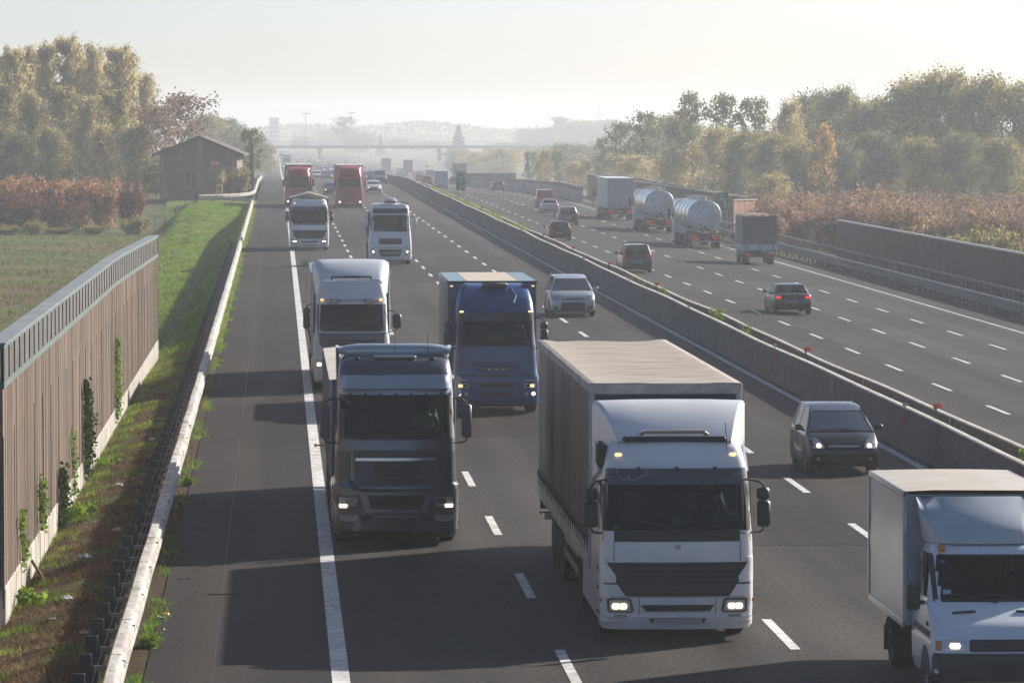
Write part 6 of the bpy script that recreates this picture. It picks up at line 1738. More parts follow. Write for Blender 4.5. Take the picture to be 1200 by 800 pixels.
def tanker(label, px, py, seed):
    X, Y, Z = on_road(px, py)
    t = thing('tanker_lorry', label, 'lorry', (X, Y, Z), 0, 'silver tanker lorries')
    TK = mat('brushed_tank_steel', (.80, .82, .84), .24, metal=.8, var=.08, scale=1.0, stretch=(1, .3, 1), dirt=(.35, .33, .3), dirt_amt=.4)
    TE = mat('tank_end', (.62, .65, .68), .45, metal=.35, var=.08, dirt=(.3, .25, .2), dirt_amt=.4)
    L, rx, rz_, cz = 11.5, 1.24, 1.16, 2.45
    def el(y, k=1.0):
        out = []
        for q in range(32):
            a = 2 * PI * q / 32; ca, sa = math.cos(a), math.sin(a)
            out.append((rx * k * (abs(ca) ** .88) * (1 if ca > 0 else -1), y, cz + rz_ * k * (abs(sa) ** .92) * (1 if sa > 0 else -1)))
        return out
    MB().loft([el(y) for y in (.08, 2.5, 5, 7.5, 10, L)], True).build('tank', TK, t, smooth=60)
    MB().loft([el(.08, 1), el(.0, .985), el(-.06, .9), el(-.10, .6), el(-.11, .1)], True, False, True).build('tank_end', TE, t, smooth=60)
    MB().loft([el(L, 1), el(L + .1, .9), el(L + .15, .5)], True, False, True).build('tank_end', TE, t, smooth=60)
    for y in (.12, 2.9, 5.7, 8.5, 11.4): MB().loft([el(y, 1.005), el(y, 1.02), el(y + .08, 1.02), el(y + .08, 1.005)], True).build('tank_band', GALV, t, smooth=50)
    # walkway, hatches, top rails
    MB().box((0, L / 2, cz + rz_ + .03), (.6, L - 1, .04)).build('walkway', GALV, t)
    for k in range(4):
        MB().cyl((0, 1.6 + 2.8 * k, cz + rz_ + .03), (0, 1.6 + 2.8 * k, cz + rz_ + .2), .27, n=16).box((.2, 1.6 + 2.8 * k, cz + rz_ + .22), (.16, .2, .06)).build('manhole_lid', GALV, t)
    for sx in (-1, 1):
        r_ = MB().tube([(sx * .5, .6, cz + rz_ + .05), (sx * .5, .7, cz + rz_ + .22), (sx * .5, L - .7, cz + rz_ + .22)], .018, 5)
        for k in range(6): r_.cyl((sx * .5, .8 + 2 * k, cz + rz_ - .05), (sx * .5, .8 + 2 * k, cz + rz_ + .22), .014, n=4)
        r_.build('top_rail', GALV, t)
    # ladder on the rear end
    lx = .70; l_ = MB()
    for dx in (-.17, .17): l_.cyl((lx + dx, -.2, 1.0), (lx + dx, -.2, cz + rz_ - .15), .02, n=6)
    z = 1.15
    while z < cz + rz_ - .2: l_.cyl((lx - .17, -.2, z), (lx + .17, -.2, z), .014, n=5); z += .28
    l_.build('ladder', mat('cream_ladder', (.5, .45, .36), .5), t)
    # valves, pipes and the equipment under the tank
    v_ = MB().tube([(-.3, -.15, 1.5), (-.3, -.28, 1.35), (-.1, -.3, 1.25)], .06, 8).cyl((0, -.12, 1.62), (0, -.26, 1.62), .13, n=14).cyl((-.35, -.12, 1.75), (-.35, -.2, 1.75), .05, n=10).box((.2, -.18, 1.42), (.2, .14, .2), bev=.03)
    v_.build('outlet_valve', DARK, t, smooth=40)
    for dx in (-.45, .2): MB().cyl((dx - .0, -.115, 2.2), (dx, -.13, 2.2), .07, n=12).build('warning_disc', mat('red_disc', (.4, .06, .05), .5), t)
    MB().box((0, .1, 1.08), (2.3, .5, .14), bev=.02).build('rear_frame', CHASSIS, t)
    for sx in (-1, 1):
        MB().box((sx * .82, -.2, .98), (.65, .05, .20)).build('hazard_plate', mat('orange_plate', (.75, .28, .05), .5), t)
        MB().box((sx * .85, -.2, .76), (.5, .06, .15), bev=.02).build('tail_lamp', TAIL, t)
        MB().box((sx * 1.12, 4.5, 1.15), (.14, 5.2, .34), bev=.05).build('hose_tube', STEELR, t)
        MB().box((sx * 1.0, 5.6, .75), (.45, 1.4, .5), bev=.04).build('side_box', CHASSIS, t)
        MB().prism([(.2 + .0, 1.05)] + [(2.6 + 2.15 * math.cos(PI * k / 8), .55 + .62 * math.sin(PI * k / 8)) for k in range(9)], sx * .85, sx * 1.2).build('mudguard', DARK, t)
        for y in (1.3, 2.6, 3.9): wheel(t, sx * 1.05, y, .5, .38, DARKR)
    MB().box((0, -.15, .55), (2.2, .1, .12)).build('rear_bumper', STEELR, t)
    MB().box((0, L / 2, .95), (.9, L - 1, .3)).build('trailer_frame', CHASSIS, t)
    simple_tractor(t, L + .3, WHITE, 3.5)
    a = MB(); a.tube([(-1.0, L + .9, 3.2), (-1.0, L + 1.1, 3.7), (-.7, L + 1.3, 3.85), (.7, L + 1.3, 3.85), (1.0, L + 1.1, 3.7), (1.0, L + .9, 3.2)], .05, 6); a.build('roof_arch', mat('dark_arch', (.08, .08, .08), .5), t)
tanker('silver tanker lorry in the middle, between the pale box trailer and the nearer tanker', 774, 273.2, 1)
tanker('nearest silver tanker lorry with a ladder on its rear end', 827, 292.0, 2)

def tarp_truck():
    X, Y, Z = on_road(892, 311.3)
    t = thing('flatbed_truck', 'small truck with a grey tarpaulin body and pale drop side, driving away', 'truck', (X, Y, Z), 0)
    TP = mat('grey_tarpaulin', (.13, .13, .125), .6, var=.12, scale=1.5); TPS = mat('paler_tarpaulin_side', (.20, .20, .19), .6, var=.12, scale=1.5)
    hw, L, z0, z1 = 1.13, 4.6, .95, 3.25
    for sx in (-1, 1): MB().box((sx * hw, L / 2, 2.3), (.03, L, 1.85), bev=.01).build('tarpaulin_side', TPS, t); MB().box((sx * (hw + .01), L / 2, 1.15), (.05, L, .42), bev=.01).build('drop_side', GALV, t)
    MB().box((0, .0, 2.28), (2 * hw - .03, .03, 1.85), bev=.01).build('tarpaulin_back', TP, t)
    rings = [[(-hw - .02, L * k / 12, 3.18), (-hw + .1, L * k / 12, 3.28), (-.5, L * k / 12, 3.34 - .015 * (k % 2)), (0, L * k / 12, 3.36 - .015 * (k % 2)), (.5, L * k / 12, 3.34), (hw - .1, L * k / 12, 3.28), (hw + .02, L * k / 12, 3.18)] for k in range(13)]
    MB().loft(rings, False).build('tarpaulin_roof', TPS, t, smooth=60)
    b = MB().box((0, -.02, 1.16), (2 * hw, .05, .42), bev=.01).build('tailboard', mat('pale_aluminium', (.48, .52, .55), .4, metal=.5, var=.1), t)
    q = MB()
    for x in (-.9, 0, .9): q.box((x, -.05, 1.2), (.05, .03, .4))
    q.build('tailboard_latch', DARK, b)
    MB().box((0, L / 2, .93), (2 * hw - .1, L - .1, .08)).build('deck', CHASSIS, t)
    MB().box((0, L / 2 + .5, .68), (.8, L + 1, .22)).build('chassis', CHASSIS, t)
    MB().box((0, -.05, .72), (2.1, .05, .16)).build('rear_bar', DARK, t)
    for sx in (-1, 1):
        MB().box((sx * .8, -.09, .72), (.34, .04, .11)).build('tail_lamp', TAIL, t)
        wheel(t, sx * .82, 1.2, .36, .42, DARKR); wheel(t, sx * .88, 4.9, .36, .22)
        MB().box((sx * .82, .75, .42), (.42, .02, .45)).build('mud_flap', BLACKP, t)
        o = MB().box((sx * 1.22, 5.6, 1.75), (.2, .12, .42), bev=.04).build('mirror', BLACKP, t)
        MB().box((sx * 1.05, 5.6, 1.7), (.2, .04, .04)).build('mirror_arm', BLACKP, o)
    prof = [(.35, .98, 6.3), (1.1, 1.0, 6.35), (1.5, .98, 6.1), (2.2, .86, 5.6), (2.3, .7, 5.4)]
    c = Cab(prof, .15, .08, 4.75)
    MB().loft([[(x, c.y(x, z), z) for x in c.xs(interp(prof, z)[0])] + [(interp(prof, z)[0], 4.75, z), (-interp(prof, z)[0], 4.75, z)] for z in (.35, .7, 1.1, 1.5, 1.9, 2.2, 2.3)], True, True, True).build('cab_body', WHITE2, t, smooth=40)
tarp_truck()

def far_box(label, px, py, m, mr, L=12, H=4.0, rz=0.0, front=False, w=2.5):
    X, Y, Z = on_road(px, py)
    t = thing('distant_lorry', label, 'lorry', (X, Y, Z), rz)
    y = L / 2
    MB().box((0, y, (1.1 + H) / 2), (w, L, H - 1.1), bev=.03).build('box_body', m, t)
    MB().box((0, y, H + .03), (w - .02, L - .02, .05)).build('box_roof', mr, t)
    MB().box((0, y, .9), (.9, L, .3)).build('chassis', CHASSIS, t)
    for sx in (-1, 1):
        for yy in (1.6, 2.9): wheel(t, sx * 1.0, yy, .5, .4, DARKR)
        MB().box((sx * .9, -.03, .8), (.5, .05, .15)).build('tail_lamp', TAIL, t)
    MB().box((0, -.02, (1.2 + H) / 2), (w - .3, .05, H - 1.5)).build('rear_doors', mr, t)
    simple_tractor(t, L, m, H - .3)
    return t
far_box('green-grey container lorry behind the kilometre sign', 540, 214.5, mat('green_grey_container', (.13, .17, .15), .6, var=.15), mat('green_grey_roof', (.16, .2, .18), .6), L=12)
far_box('long dark trailer turning slightly on the misty right carriageway', 478, 205.5, mat('dark_far_curtain', (.07, .08, .09), .6), mat('dark_far_roof', (.2, .22, .22), .6), L=13.6, rz=math.radians(-16))
far_box('pale lorry with white framed doors in the mist, left of the long dark trailer', 453, 202.5, WHITE2, CBL, L=13)
X, Y, Z = on_road(469, 206)
car('delivery_van', 'small white van in the mist before the long dark trailer', X, Y + 5, Z, 0, CW_, W=2.0, L=5.0, Hh=2.1, style='van', front=False, detail=0, cat='van')
def far_lorry(label, px, py, m, H=3.9):
    X, Y, Z = on_road(px, py)
    t = thing('distant_lorry', label, 'lorry', (X, Y, Z), PI, 'oncoming lorries in the mist')
    prof = [(.3, 1.2, 0), (1.0, 1.24, 0), (2.0, 1.2, -.1), (2.8, 1.12, -.35), (H - .5, 1.0, -.8)]
    c = Cab(prof, .2, .1, -2.2)
    c.shell([.3, .7, 1.0, 1.5, 2.0, 2.4, 2.8, H - .5]).build('cab_body', m, t, smooth=40)
    c.patch([(1.95, -1.05, 1.05), (2.75, -1.0, 1.0)], .02, .03, 10, 2).build('windscreen', BODYG, t)
    c.patch([(.9, -.7, .7), (1.5, -.8, .8)], .02, .03, 10).build('grille', BLACKP, t)
    H_ = pair(t, 'headlight', c, [(.6, .8, 1.1), (.8, .8, 1.12)], .02, LENS); lit(H_, c, [(.62, .86, 1.06), (.78, .86, 1.06)], .04)
    MB().box((0, -9, (H + 1.1) / 2), (2.5, 13, H - 1.1), bev=.03).build('box_body', m, t)
    for sx in (-1, 1):
        for yy in (-1.4, -5.2, -12, -13.3): wheel(t, sx * 1.0, yy, .5, .4, DARKR)
        mirror(t, sx, 1.4, -.2, 2.0, 2.6)
    MB().box((0, -8, .9), (.9, 14, .3)).build('chassis', CHASSIS, t)
far_lorry('grey lorry in the mist right behind the left red lorry', 337, 197.5, mat('mist_grey_paint', (.3, .33, .34), .5))
far_lorry('small pale lorry far off beneath the overpass in the first lane', 331.5, 189.5, WHITE2)
X, Y, Z = on_road(321.5, 190.5)
car('distant_car', 'lone car with lit lamps far off on the hard shoulder side', -1.0, Y, Z, PI, CW_, style='mpv', lights=True, detail=0, group='distant cars in the mist')

# ------------------------------------------------------------------ people seen through the windscreens
def seat_in(x, yfront, z, label, cloth, rz=PI, s=1.0): return person((x, yfront, z), rz, label, cloth, s)
seat_in(2.33 + .62, 88.2 + 1.12, 1.93, 'driver in a pale yellow jacket at the wheel of the dark grey lorry', HIVIS)
seat_in(6.44 + .62, 71.8 + 1.12, 1.62, 'driver in dark clothes at the wheel of the nearest white lorry', DKCLOTH)
seat_in(6.22 + .62, 127.2 + 1.12, 1.80, 'driver in dark clothes behind the windscreen of the blue lorry', DKCLOTH)
seat_in(2.30 + .62, 139.0 + 1.12, 1.70, 'driver behind the windscreen of the white high-roof lorry', DKCLOTH)
seat_in(10.44 + .45, 64.0 + 1.80, 1.02, 'driver in a red top at the wheel of the white box van', REDC)
XP, YP, _ = on_road(990, 558)
seat_in(XP + .365, YP + 1.25, .64, 'driver with grey striped top in the black people carrier', mat('striped_grey_cloth', (.3, .33, .32), .8), s=.86)
seat_in(XP - .365, YP + 1.25, .64, 'passenger in dark clothes in the black people carrier', DKCLOTH, s=.86)
# ------------------------------------------------------------------ trees and shrubs
BARK = mat('bark', (.09, .075, .06), .9, var=.3)
BARKP = mat('pale_bark', (.17, .155, .13), .9, var=.3)
L_OLIVE = leaf_mat('olive_leaves', (.15, .15, .045), (.30, .27, .075), (.48, .37, .11), .55)  # tree leaf tones kept bright so part of the hazy paleness is in the colour
L_YEL = leaf_mat('yellow_leaves', (.25, .22, .07), (.49, .40, .14), (.68, .53, .20), .58)
L_GREEN = leaf_mat('green_leaves', (.09, .12, .045), (.18, .205, .07), (.30, .28, .09), .55)
L_RUST = leaf_mat('rust_leaves', (.20, .075, .03), (.42, .19, .07), (.52, .31, .11), .55)
L_BROWN = leaf_mat('brown_leaves', (.14, .085, .05), (.27, .165, .085), (.42, .26, .12), .5)
L_RED = leaf_mat('dull_red_leaves', (.17, .115, .08), (.33, .205, .13), (.47, .25, .16), .5)
L_DK = leaf_mat('dark_needles', (.015, .03, .018), (.03, .05, .03), (.05, .07, .04), .2)
L_GOLD = leaf_mat('golden_leaves', (.30, .17, .03), (.48, .29, .05), (.55, .36, .08))

def leaf_cloud(name, C, m, rs, size, parent, tri=False):
    N = C.shape[0]
    a = rs.normal(size=(N, 3)); a /= np.linalg.norm(a, axis=1)[:, None] + 1e-9
    b = rs.normal(size=(N, 3)); b -= (a * b).sum(1)[:, None] * a; b /= np.linalg.norm(b, axis=1)[:, None] + 1e-9
    s = (size * (.55 + .9 * rs.random(N)))[:, None]
    if tri: V = np.stack([C - a * s, C + b * s * .8, C + a * s], 1); n = 3
    else: V = np.stack([C - a * s * .5 - b * s * .3, C + a * s * .1 - b * s * .5, C + a * s * .55 + b * s * .1, C - a * s * .1 + b * s * .45], 1); n = 4
    return fast_mesh(name, V, m, n, parent)

def grow(kind, seed, m, bark, H=16.0, W=7.0, leaves=6000, size=.34, base=.12, dens=1.0, limbs=26, sig=.42):
    """one tree standing at the origin; returns its root"""
    rd = random.Random(seed); rs = np.random.RandomState(seed)
    root = thing(kind, '', 'tree', (0, -500, 0)); tr = MB(); tips = []
    nseg = 7; pts = [(0, 0, -.3)]
    for k in range(1, nseg + 1):
        pts.append((rd.uniform(-.25, .25) * k / 3, rd.uniform(-.25, .25) * k / 3, H * .93 * k / nseg))
    r0 = H * .014 + .04
    for k in range(nseg): tr.cyl(pts[k], pts[k + 1], r0 * (1 - k / nseg * .85), r0 * (1 - (k + 1) / nseg * .85), 6, False)
    def at(h):
        q = min(nseg - 1e-3, max(0, h / (H * .93) * nseg)); i = int(q); f = q - i
        return Vector(pts[i]).lerp(Vector(pts[i + 1]), f)
    for k in range(limbs):
        f = base + (1 - base) * (k + rd.random() * .8) / limbs; h = H * f * .93
        prof = {'poplar_tree': .40 + .60 * math.sin(PI * min(1, f * .9 + .10)) ** .6, 'broadleaf_tree': math.sin(PI * min(.98, .18 + f * .78)) ** .55, 'sparse_tree': .55 + .45 * math.sin(PI * f), 'shrub': .9}.get(kind, .8)
        Ln = W / 2 * prof * rd.uniform(.5, 1.28); az = k * 2.4 + rd.uniform(-.5, .5)
        up = {'poplar_tree': 1.5, 'broadleaf_tree': .65, 'sparse_tree': 1.0, 'shrub': 1.2}.get(kind, .8) * rd.uniform(.7, 1.2)
        p = at(h); d = Vector((math.cos(az), math.sin(az), up)); d.normalize(); Ln2 = Ln * math.sqrt(1 + .6 * up * up)
        q = p + d * Ln2 * .5; e = q + (d + Vector((rd.uniform(-.25, .25), rd.uniform(-.25, .25), .12))).normalized() * Ln2 * .5
        if e.z > H - .2: e = p + (e - p) * max(.15, (H - p.z) / (e.z - p.z)) * rd.uniform(.75, 1.0)
        if q.z > e.z: q = p.lerp(e, .5)
        rl = r0 * .35 * (1 - f * .6)
        tr.cyl(p, q, rl, rl * .6, 4, False); tr.cyl(q, e, rl * .6, rl * .2, 4, False)
        tips += [(e, 1.0), (q.lerp(e, .5), .9), (q, .55)]
        for j in range(4):
            s_ = q.lerp(e, rd.uniform(-.6, .8)); dd = (d + Vector((rd.gauss(0, .8), rd.gauss(0, .8), rd.gauss(.2, .4)))).normalized()
            ee = s_ + dd * Ln * rd.uniform(.22, .5)
            if ee.z > H + .3: ee = s_ + (ee - s_) * .3
            tr.cyl(s_, ee, rl * .35, rl * .12, 3, False); tips += [(ee, .9), (s_.lerp(ee, .6), .6)]
    w = np.array([t_[1] * rd.choice([.3, .8, 1, 1.6]) for t_ in tips]); w = w / w.sum()
    idx = rs.choice(len(tips), size=leaves, p=w); T = np.array([tuple(t_[0]) for t_ in tips])
    Cc = T[idx] + rs.normal(size=(leaves, 3)) * sig * np.array([1, 1, .8]) * W / 7.0
    Cc[:, 2] = np.clip(Cc[:, 2], .15, None); Cc = Cc[:leaves]
    tr.build('trunk', bark, root)
    leaf_cloud('crown', Cc, m, rs, size, root)
    return root
def grow_conifer(seed, H=10, W=4.5, leaves=4500):
    rs = np.random.RandomState(seed); root = thing('conifer_tree', '', 'tree', (0, -500, 0))
    MB().cyl((0, 0, -.3), (0, 0, H * .98), .16, .02, 6).build('trunk', BARK, root)
    z = rs.random(leaves) ** 1.5 * H * .95 + .3; lay = .75 + .25 * np.sin(z * 6.0)
    r = (1 - z / H) * W / 2 * lay * np.sqrt(rs.random(leaves)) * 1.1 + .05; a = rs.random(leaves) * 2 * PI
    Cc = np.stack([np.cos(a) * r, np.sin(a) * r, z - r * .25 + .2], 1)
    leaf_cloud('crown', Cc, L_DK, rs, .42, root)
    return root
def grow_shrub(kind, seed, m, H=5.0, W=4.0, leaves=3500, size=.22, stems=30, up=2.2, sig=.22):
    rd = random.Random(seed); rs = np.random.RandomState(seed); root = thing(kind, '', 'shrub', (0, -500, 0)); tr = MB(); T = []
    for k in range(stems):
        a = rd.uniform(0, 2 * PI); b0 = Vector((math.cos(a), math.sin(a), 0)) * rd.uniform(0, W * .22)
        d = Vector((math.cos(a) * rd.uniform(.1, 1), math.sin(a) * rd.uniform(.1, 1), up)).normalized(); L = H * rd.uniform(.65, 1.08)
        e = b0 + d * L; e.x *= 1; md = b0.lerp(e, .5) + Vector((rd.gauss(0, .12), rd.gauss(0, .12), 0))
        tr.cyl(b0 - Vector((0, 0, .2)), md, .03, .02, 3, False); tr.cyl(md, e, .02, .008, 3, False)
        for j in range(5):
            s_ = b0.lerp(e, rd.uniform(.3, .95)); ee = s_ + Vector((rd.gauss(0, .35), rd.gauss(0, .35), rd.uniform(.1, .6))); tr.cyl(s_, ee, .01, .005, 3, False); T.append(ee)
        for j in range(9): T.append(b0.lerp(e, .2 + .8 * (j / 9) ** .8))
    T = np.array([tuple(p) for p in T]); idx = rs.choice(len(T), size=leaves)
    Cc = T[idx] + rs.normal(size=(leaves, 3)) * sig * np.array([1.3, 1.3, 1]); Cc[:, 2] = np.clip(Cc[:, 2], .05, None)
    tr.build('stems', BARK, root); leaf_cloud('foliage', Cc, m, rs, size, root)
    return root

PRO = {
 'pop1': grow('poplar_tree', 1, L_YEL, BARKP, 17, 6.5, 13000, .27, .10, limbs=40, sig=.40),
 'pop2': grow('poplar_tree', 2, L_OLIVE, BARKP, 17, 6.5, 13000, .27, .08, limbs=40, sig=.40),
 'pop3': grow('poplar_tree', 7, L_YEL, BARKP, 17, 7.5, 10500, .27, .12, limbs=34, sig=.55),
 'br1': grow('broadleaf_tree', 3, L_OLIVE, BARK, 15, 10, 17000, .29, .06, limbs=42, sig=.5),
 'br2': grow('broadleaf_tree', 4, L_GREEN, BARK, 15, 10, 17000, .29, .06, limbs=42, sig=.5),
 'br3': grow('broadleaf_tree', 13, L_YEL, BARK, 15, 9, 10000, .28, .14, limbs=32, sig=.5),
 'sp1': grow('sparse_tree', 5, L_BROWN, BARK, 13, 9, 2300, .34, .25, limbs=24, sig=.42),
 'sp2': grow('sparse_tree', 6, L_GREEN, BARK, 14, 7, 3000, .32, .25, limbs=24, sig=.4),
 'bare': grow('sparse_tree', 16, L_GOLD, BARK, 13, 5, 1500, .34, .30, limbs=20, sig=.5),
 'con': grow_conifer(9),
 'rust': grow_shrub('autumn_shrub', 21, L_RUST, 5.2, 5.0, 5200, .24, 34, 1.6),
 'rust2': grow_shrub('autumn_shrub', 22, leaf_mat('dark_rust_leaves', (.05, .03, .02), (.16, .05, .03), (.30, .09, .04)), 5.0, 5.0, 5000, .24, 34, 1.6),
 'red1': grow_shrub('reddish_shrub', 23, L_RED, 5.0, 4.5, 4200, .20, 46, 2.6),
 'red2': grow_shrub('reddish_shrub', 24, L_BROWN, 4.8, 4.5, 4200, .20, 46, 2.6),
 'grn': grow_shrub('green_shrub', 25, L_OLIVE, 4.0, 5.0, 5000, .22, 30, 1.3),
}
CACHE = {}
for c_0 in COL.objects:
    if c_0.parent: CACHE.setdefault(c_0.parent.name, []).append(c_0)
PRO_USED = set()
ORD = ['first', 'second', 'third', 'fourth', 'fifth', 'sixth', 'seventh', 'eighth', 'ninth', 'tenth', 'eleventh', 'twelfth', 'thirteenth', 'fourteenth', 'fifteenth', 'sixteenth', 'seventeenth', 'eighteenth', 'nineteenth', 'twentieth']
PH = {'pop1': 17, 'pop2': 17, 'pop3': 17, 'br1': 15, 'br2': 15, 'br3': 15, 'sp1': 13, 'sp2': 14, 'bare': 13, 'con': 10, 'rust': 5.2, 'rust2': 5.0, 'red1': 5, 'red2': 4.8, 'grn': 4.0}
PW = {'pop1': 6.5, 'pop2': 6.5, 'pop3': 7.5, 'br1': 10, 'br2': 10, 'br3': 9, 'sp1': 9, 'sp2': 7, 'bare': 5, 'con': 4.5, 'rust': 5, 'rust2': 5, 'red1': 4.5, 'red2': 4.5, 'grn': 5}
def plant(key, px, D, top, w, label, group=None, z=None, cat=None):
    """plant one at distance D so that it rises to row `top` of the photograph; w = crown width in photo pixels"""
    X = (px - 325) * D / F_PX
    z0 = land_z(X, D) if z is None else z
    H = CAM_H - (top - 138) * D / F_PX - z0
    o = PRO[key] if key not in PRO_USED else copy_tree(PRO[key], None, CACHE)
    PRO_USED.add(key)
    o.location = (X, D, z0 - .1); sh = H / PH[key]; sw = w * D / F_PX / PW[key]
    o.scale = (sw, sw, sh); o.rotation_euler = (0, 0, (px * 1.7 + D) % 6.28)
    tag(o, label, cat, group)
    return o
def row(lst, fmt, group, cat=None):
    lst = sorted(lst, key=lambda q: q[1])
    for i, (key, px, D, top, w) in enumerate(lst): plant(key, px, D, top, w, fmt % ORD[i], group, cat=cat)

row([('pop1', 84, 545, 47, 40), ('pop3', 112, 552, 60, 36), ('pop1', 57, 556, 54, 34), ('pop1', 18, 548, 60, 42), ('pop1', -8, 552, 66, 40), ('pop3', 40, 560, 62, 32), ('pop1', 145, 548, 58, 46), ('pop3', 170, 556, 92, 36), ('pop1', 100, 560, 66, 36), ('pop1', 128, 560, 74, 36), ('pop3', 4, 562, 74, 36)],
    '%s tall yellow-green poplar from the left, highest row behind the orange shrubs', 'tall poplars on the left', 'tree')
row([('pop2', 5, 530, 100, 46), ('pop3', 36, 525, 112, 44), ('pop2', 75, 528, 104, 44), ('pop3', 105, 522, 118, 46), ('pop2', 135, 526, 108, 44), ('br1', 160, 520, 150, 52), ('br2', 20, 515, 158, 50), ('pop3', 125, 515, 150, 40), ('br1', 62, 514, 152, 44)],
    '%s olive green tree from the left in the lower row before the tall poplars', 'olive trees on the left', 'tree')
plant('sp1', 212, 540, 114, 84, 'sparse brown-leaved tree rising just behind the brick house')
plant('sp1', 185, 520, 128, 60, 'thinner brown-leaved tree between the poplars and the brick house')
plant('sp2', 293, 505, 152, 34, 'small thin green-yellow tree at the right wall of the brick house')
plant('grn', 275, 468, 196, 34, 'pale green bush leaning on the right side of the brick house', z=-.3, cat='shrub')
plant('br2', 183, 500, 192, 40, 'dark green round tree at the left wall of the brick house')
row([('rust', 2, 420, 207, 56), ('rust', 30, 425, 204, 52), ('rust2', 24, 412, 226, 56), ('rust', 62, 422, 205, 56), ('rust', 92, 424, 207, 52), ('rust', 122, 418, 209, 46), ('rust2', 66, 413, 232, 48)],
    '%s orange-red shrub from the left in the hedge at the field edge', 'orange shrubs at the field edge', 'shrub')
plant('rust2', 154, 412, 214, 34, 'dark wine-red shrub right of the orange hedge', cat='shrub')
row([('grn', 10, 405, 262, 42), ('grn', 70, 407, 265, 44), ('grn', 42, 404, 258, 30), ('grn', 158, 404, 252, 36), ('grn', 112, 405, 262, 32)], '%s low olive shrub from the left along the foot of the orange hedge', 'low olive shrubs', 'shrub')
row([('br2', 268, 900, 141, 56), ('br1', 240, 880, 138, 60), ('br2', 296, 960, 158, 40), ('br1', 312, 1000, 170, 26)], '%s misty tree from the left, beyond the brick house', 'misty trees beyond the house', 'tree')

# right hand wood
row([('sp2', 622, 780, 178, 22), ('br3', 640, 770, 176, 30), ('sp2', 655, 760, 176, 26), ('br3', 672, 745, 190, 30), ('br3', 690, 735, 186, 30), ('sp2', 706, 720, 163, 30)],
    '%s small tree from the left, above the far concrete parapet', 'small trees above the parapet', 'tree')
row([('sp2', 728, 690, 146, 46), ('sp2', 758, 660, 134, 48), ('sp2', 772, 680, 138, 40), ('br3', 745, 650, 182, 50), ('br1', 800, 620, 138, 56), ('sp2', 812, 600, 112, 48), ('sp2', 848, 580, 114, 50), ('br3', 838, 570, 150, 58),
     ('sp2', 884, 560, 118, 50), ('br1', 872, 552, 158, 62), ('br3', 790, 600, 176, 50)],
    '%s thin-crowned tree from the left in the wood behind the tankers', 'wood behind the tankers', 'tree')
row([('br3', 925, 560, 119, 44), ('br2', 955, 590, 112, 62), ('br2', 985, 575, 107, 60), ('br1', 1012, 570, 124, 60), ('br1', 905, 540, 162, 60), ('br2', 1040, 560, 120, 66), ('br1', 1072, 540, 99, 82), ('br1', 1112, 535, 90, 92), ('br1', 1155, 530, 96, 88), ('br1', 1200, 525, 104, 84), ('br2', 1238, 530, 108, 80),
     ('br2', 1030, 520, 158, 66), ('br2', 985, 515, 168, 60), ('br1', 940, 520, 170, 60), ('br1', 1085, 500, 165, 60), ('br2', 1135, 500, 160, 66), ('br1', 1180, 495, 165, 60)],
    '%s full-crowned tree from the left in the wood on the right', 'full-crowned wood on the right', 'tree')
plant('bare', 968, 505, 146, 34, 'slender golden-leaved tree glowing before the right hand wood')
reds = []
rd_ = random.Random(4)
for i in range(19):
    px = 893 + i * 18.5 + rd_.uniform(-5, 5); reds.append((rd_.choice(['red1', 'red1', 'red2']), px, 395 + rd_.uniform(-12, 18), 226 + rd_.uniform(-7, 9) + max(0, (px - 1000)) * .02, 58))
row(reds[:19], '%s tall reddish shrub from the left in the back row behind the brown noise wall', 'back row of reddish shrubs', 'shrub')
reds = []
for i in range(17):
    px = 903 + i * 19.5 + rd_.uniform(-5, 5); reds.append((rd_.choice(['red2', 'red1', 'red2']), px, 352 + rd_.uniform(-10, 10), 247 + rd_.uniform(-9, 8), 58))
row(reds, '%s brownish shrub from the left in the front row behind the brown noise wall', 'front row of brownish shrubs', 'shrub')
row([('grn', 1120, 318, 275, 60), ('grn', 1160, 312, 268, 66), ('grn', 1200, 305, 272, 70), ('grn', 1085, 322, 286, 44), ('br3', 905, 470, 205, 50)], '%s olive bush from the left, close above the nearest brown noise wall', 'olive bushes behind the noise wall', 'shrub')

# far, in the mist
plant('con', 537, 2100, 147, 32, 'lone dark conifer standing out in the mist over the median')
plant('con', 446, 2500, 158, 16, 'small misty conifer beyond the overpass')
plant('con', 571, 1900, 170, 14, 'tiny conifer in the mist right of the lone conifer')
FT = [('br1', 385, 2835, 160, 40), ('sp2', 405, 2497, 138, 34), ('br2', 398, 2970, 152, 46), ('br2', 420, 2565, 156, 40), ('br1', 355, 2700, 160, 34), ('br1', 468, 2835, 162, 40), ('br2', 490, 2835, 168, 40), ('br1', 510, 2767, 166, 36), ('br3', 560, 1300, 178, 50), ('br3', 590, 1250, 174, 50), ('br1', 538, 1500, 176, 40)]
row(FT, '%s misty tree from the left, around the overpass', 'misty trees around the overpass', 'tree')
FT = [('br2', 600, 2565, 168, 60), ('br2', 630, 2700, 152, 60), ('pop2', 656, 2700, 138, 24), ('br2', 650, 2700, 152, 60), ('br1', 680, 2632, 143, 62), ('br2', 712, 2565, 142, 60), ('br1', 735, 2497, 150, 60), ('br2', 668, 1100, 170, 70), ('br1', 760, 1200, 158, 70), ('br1', 700, 1050, 178, 70)]
row(FT, '%s pale misty tree from the left on the rise behind the wood', 'pale misty trees on the rise', 'tree')
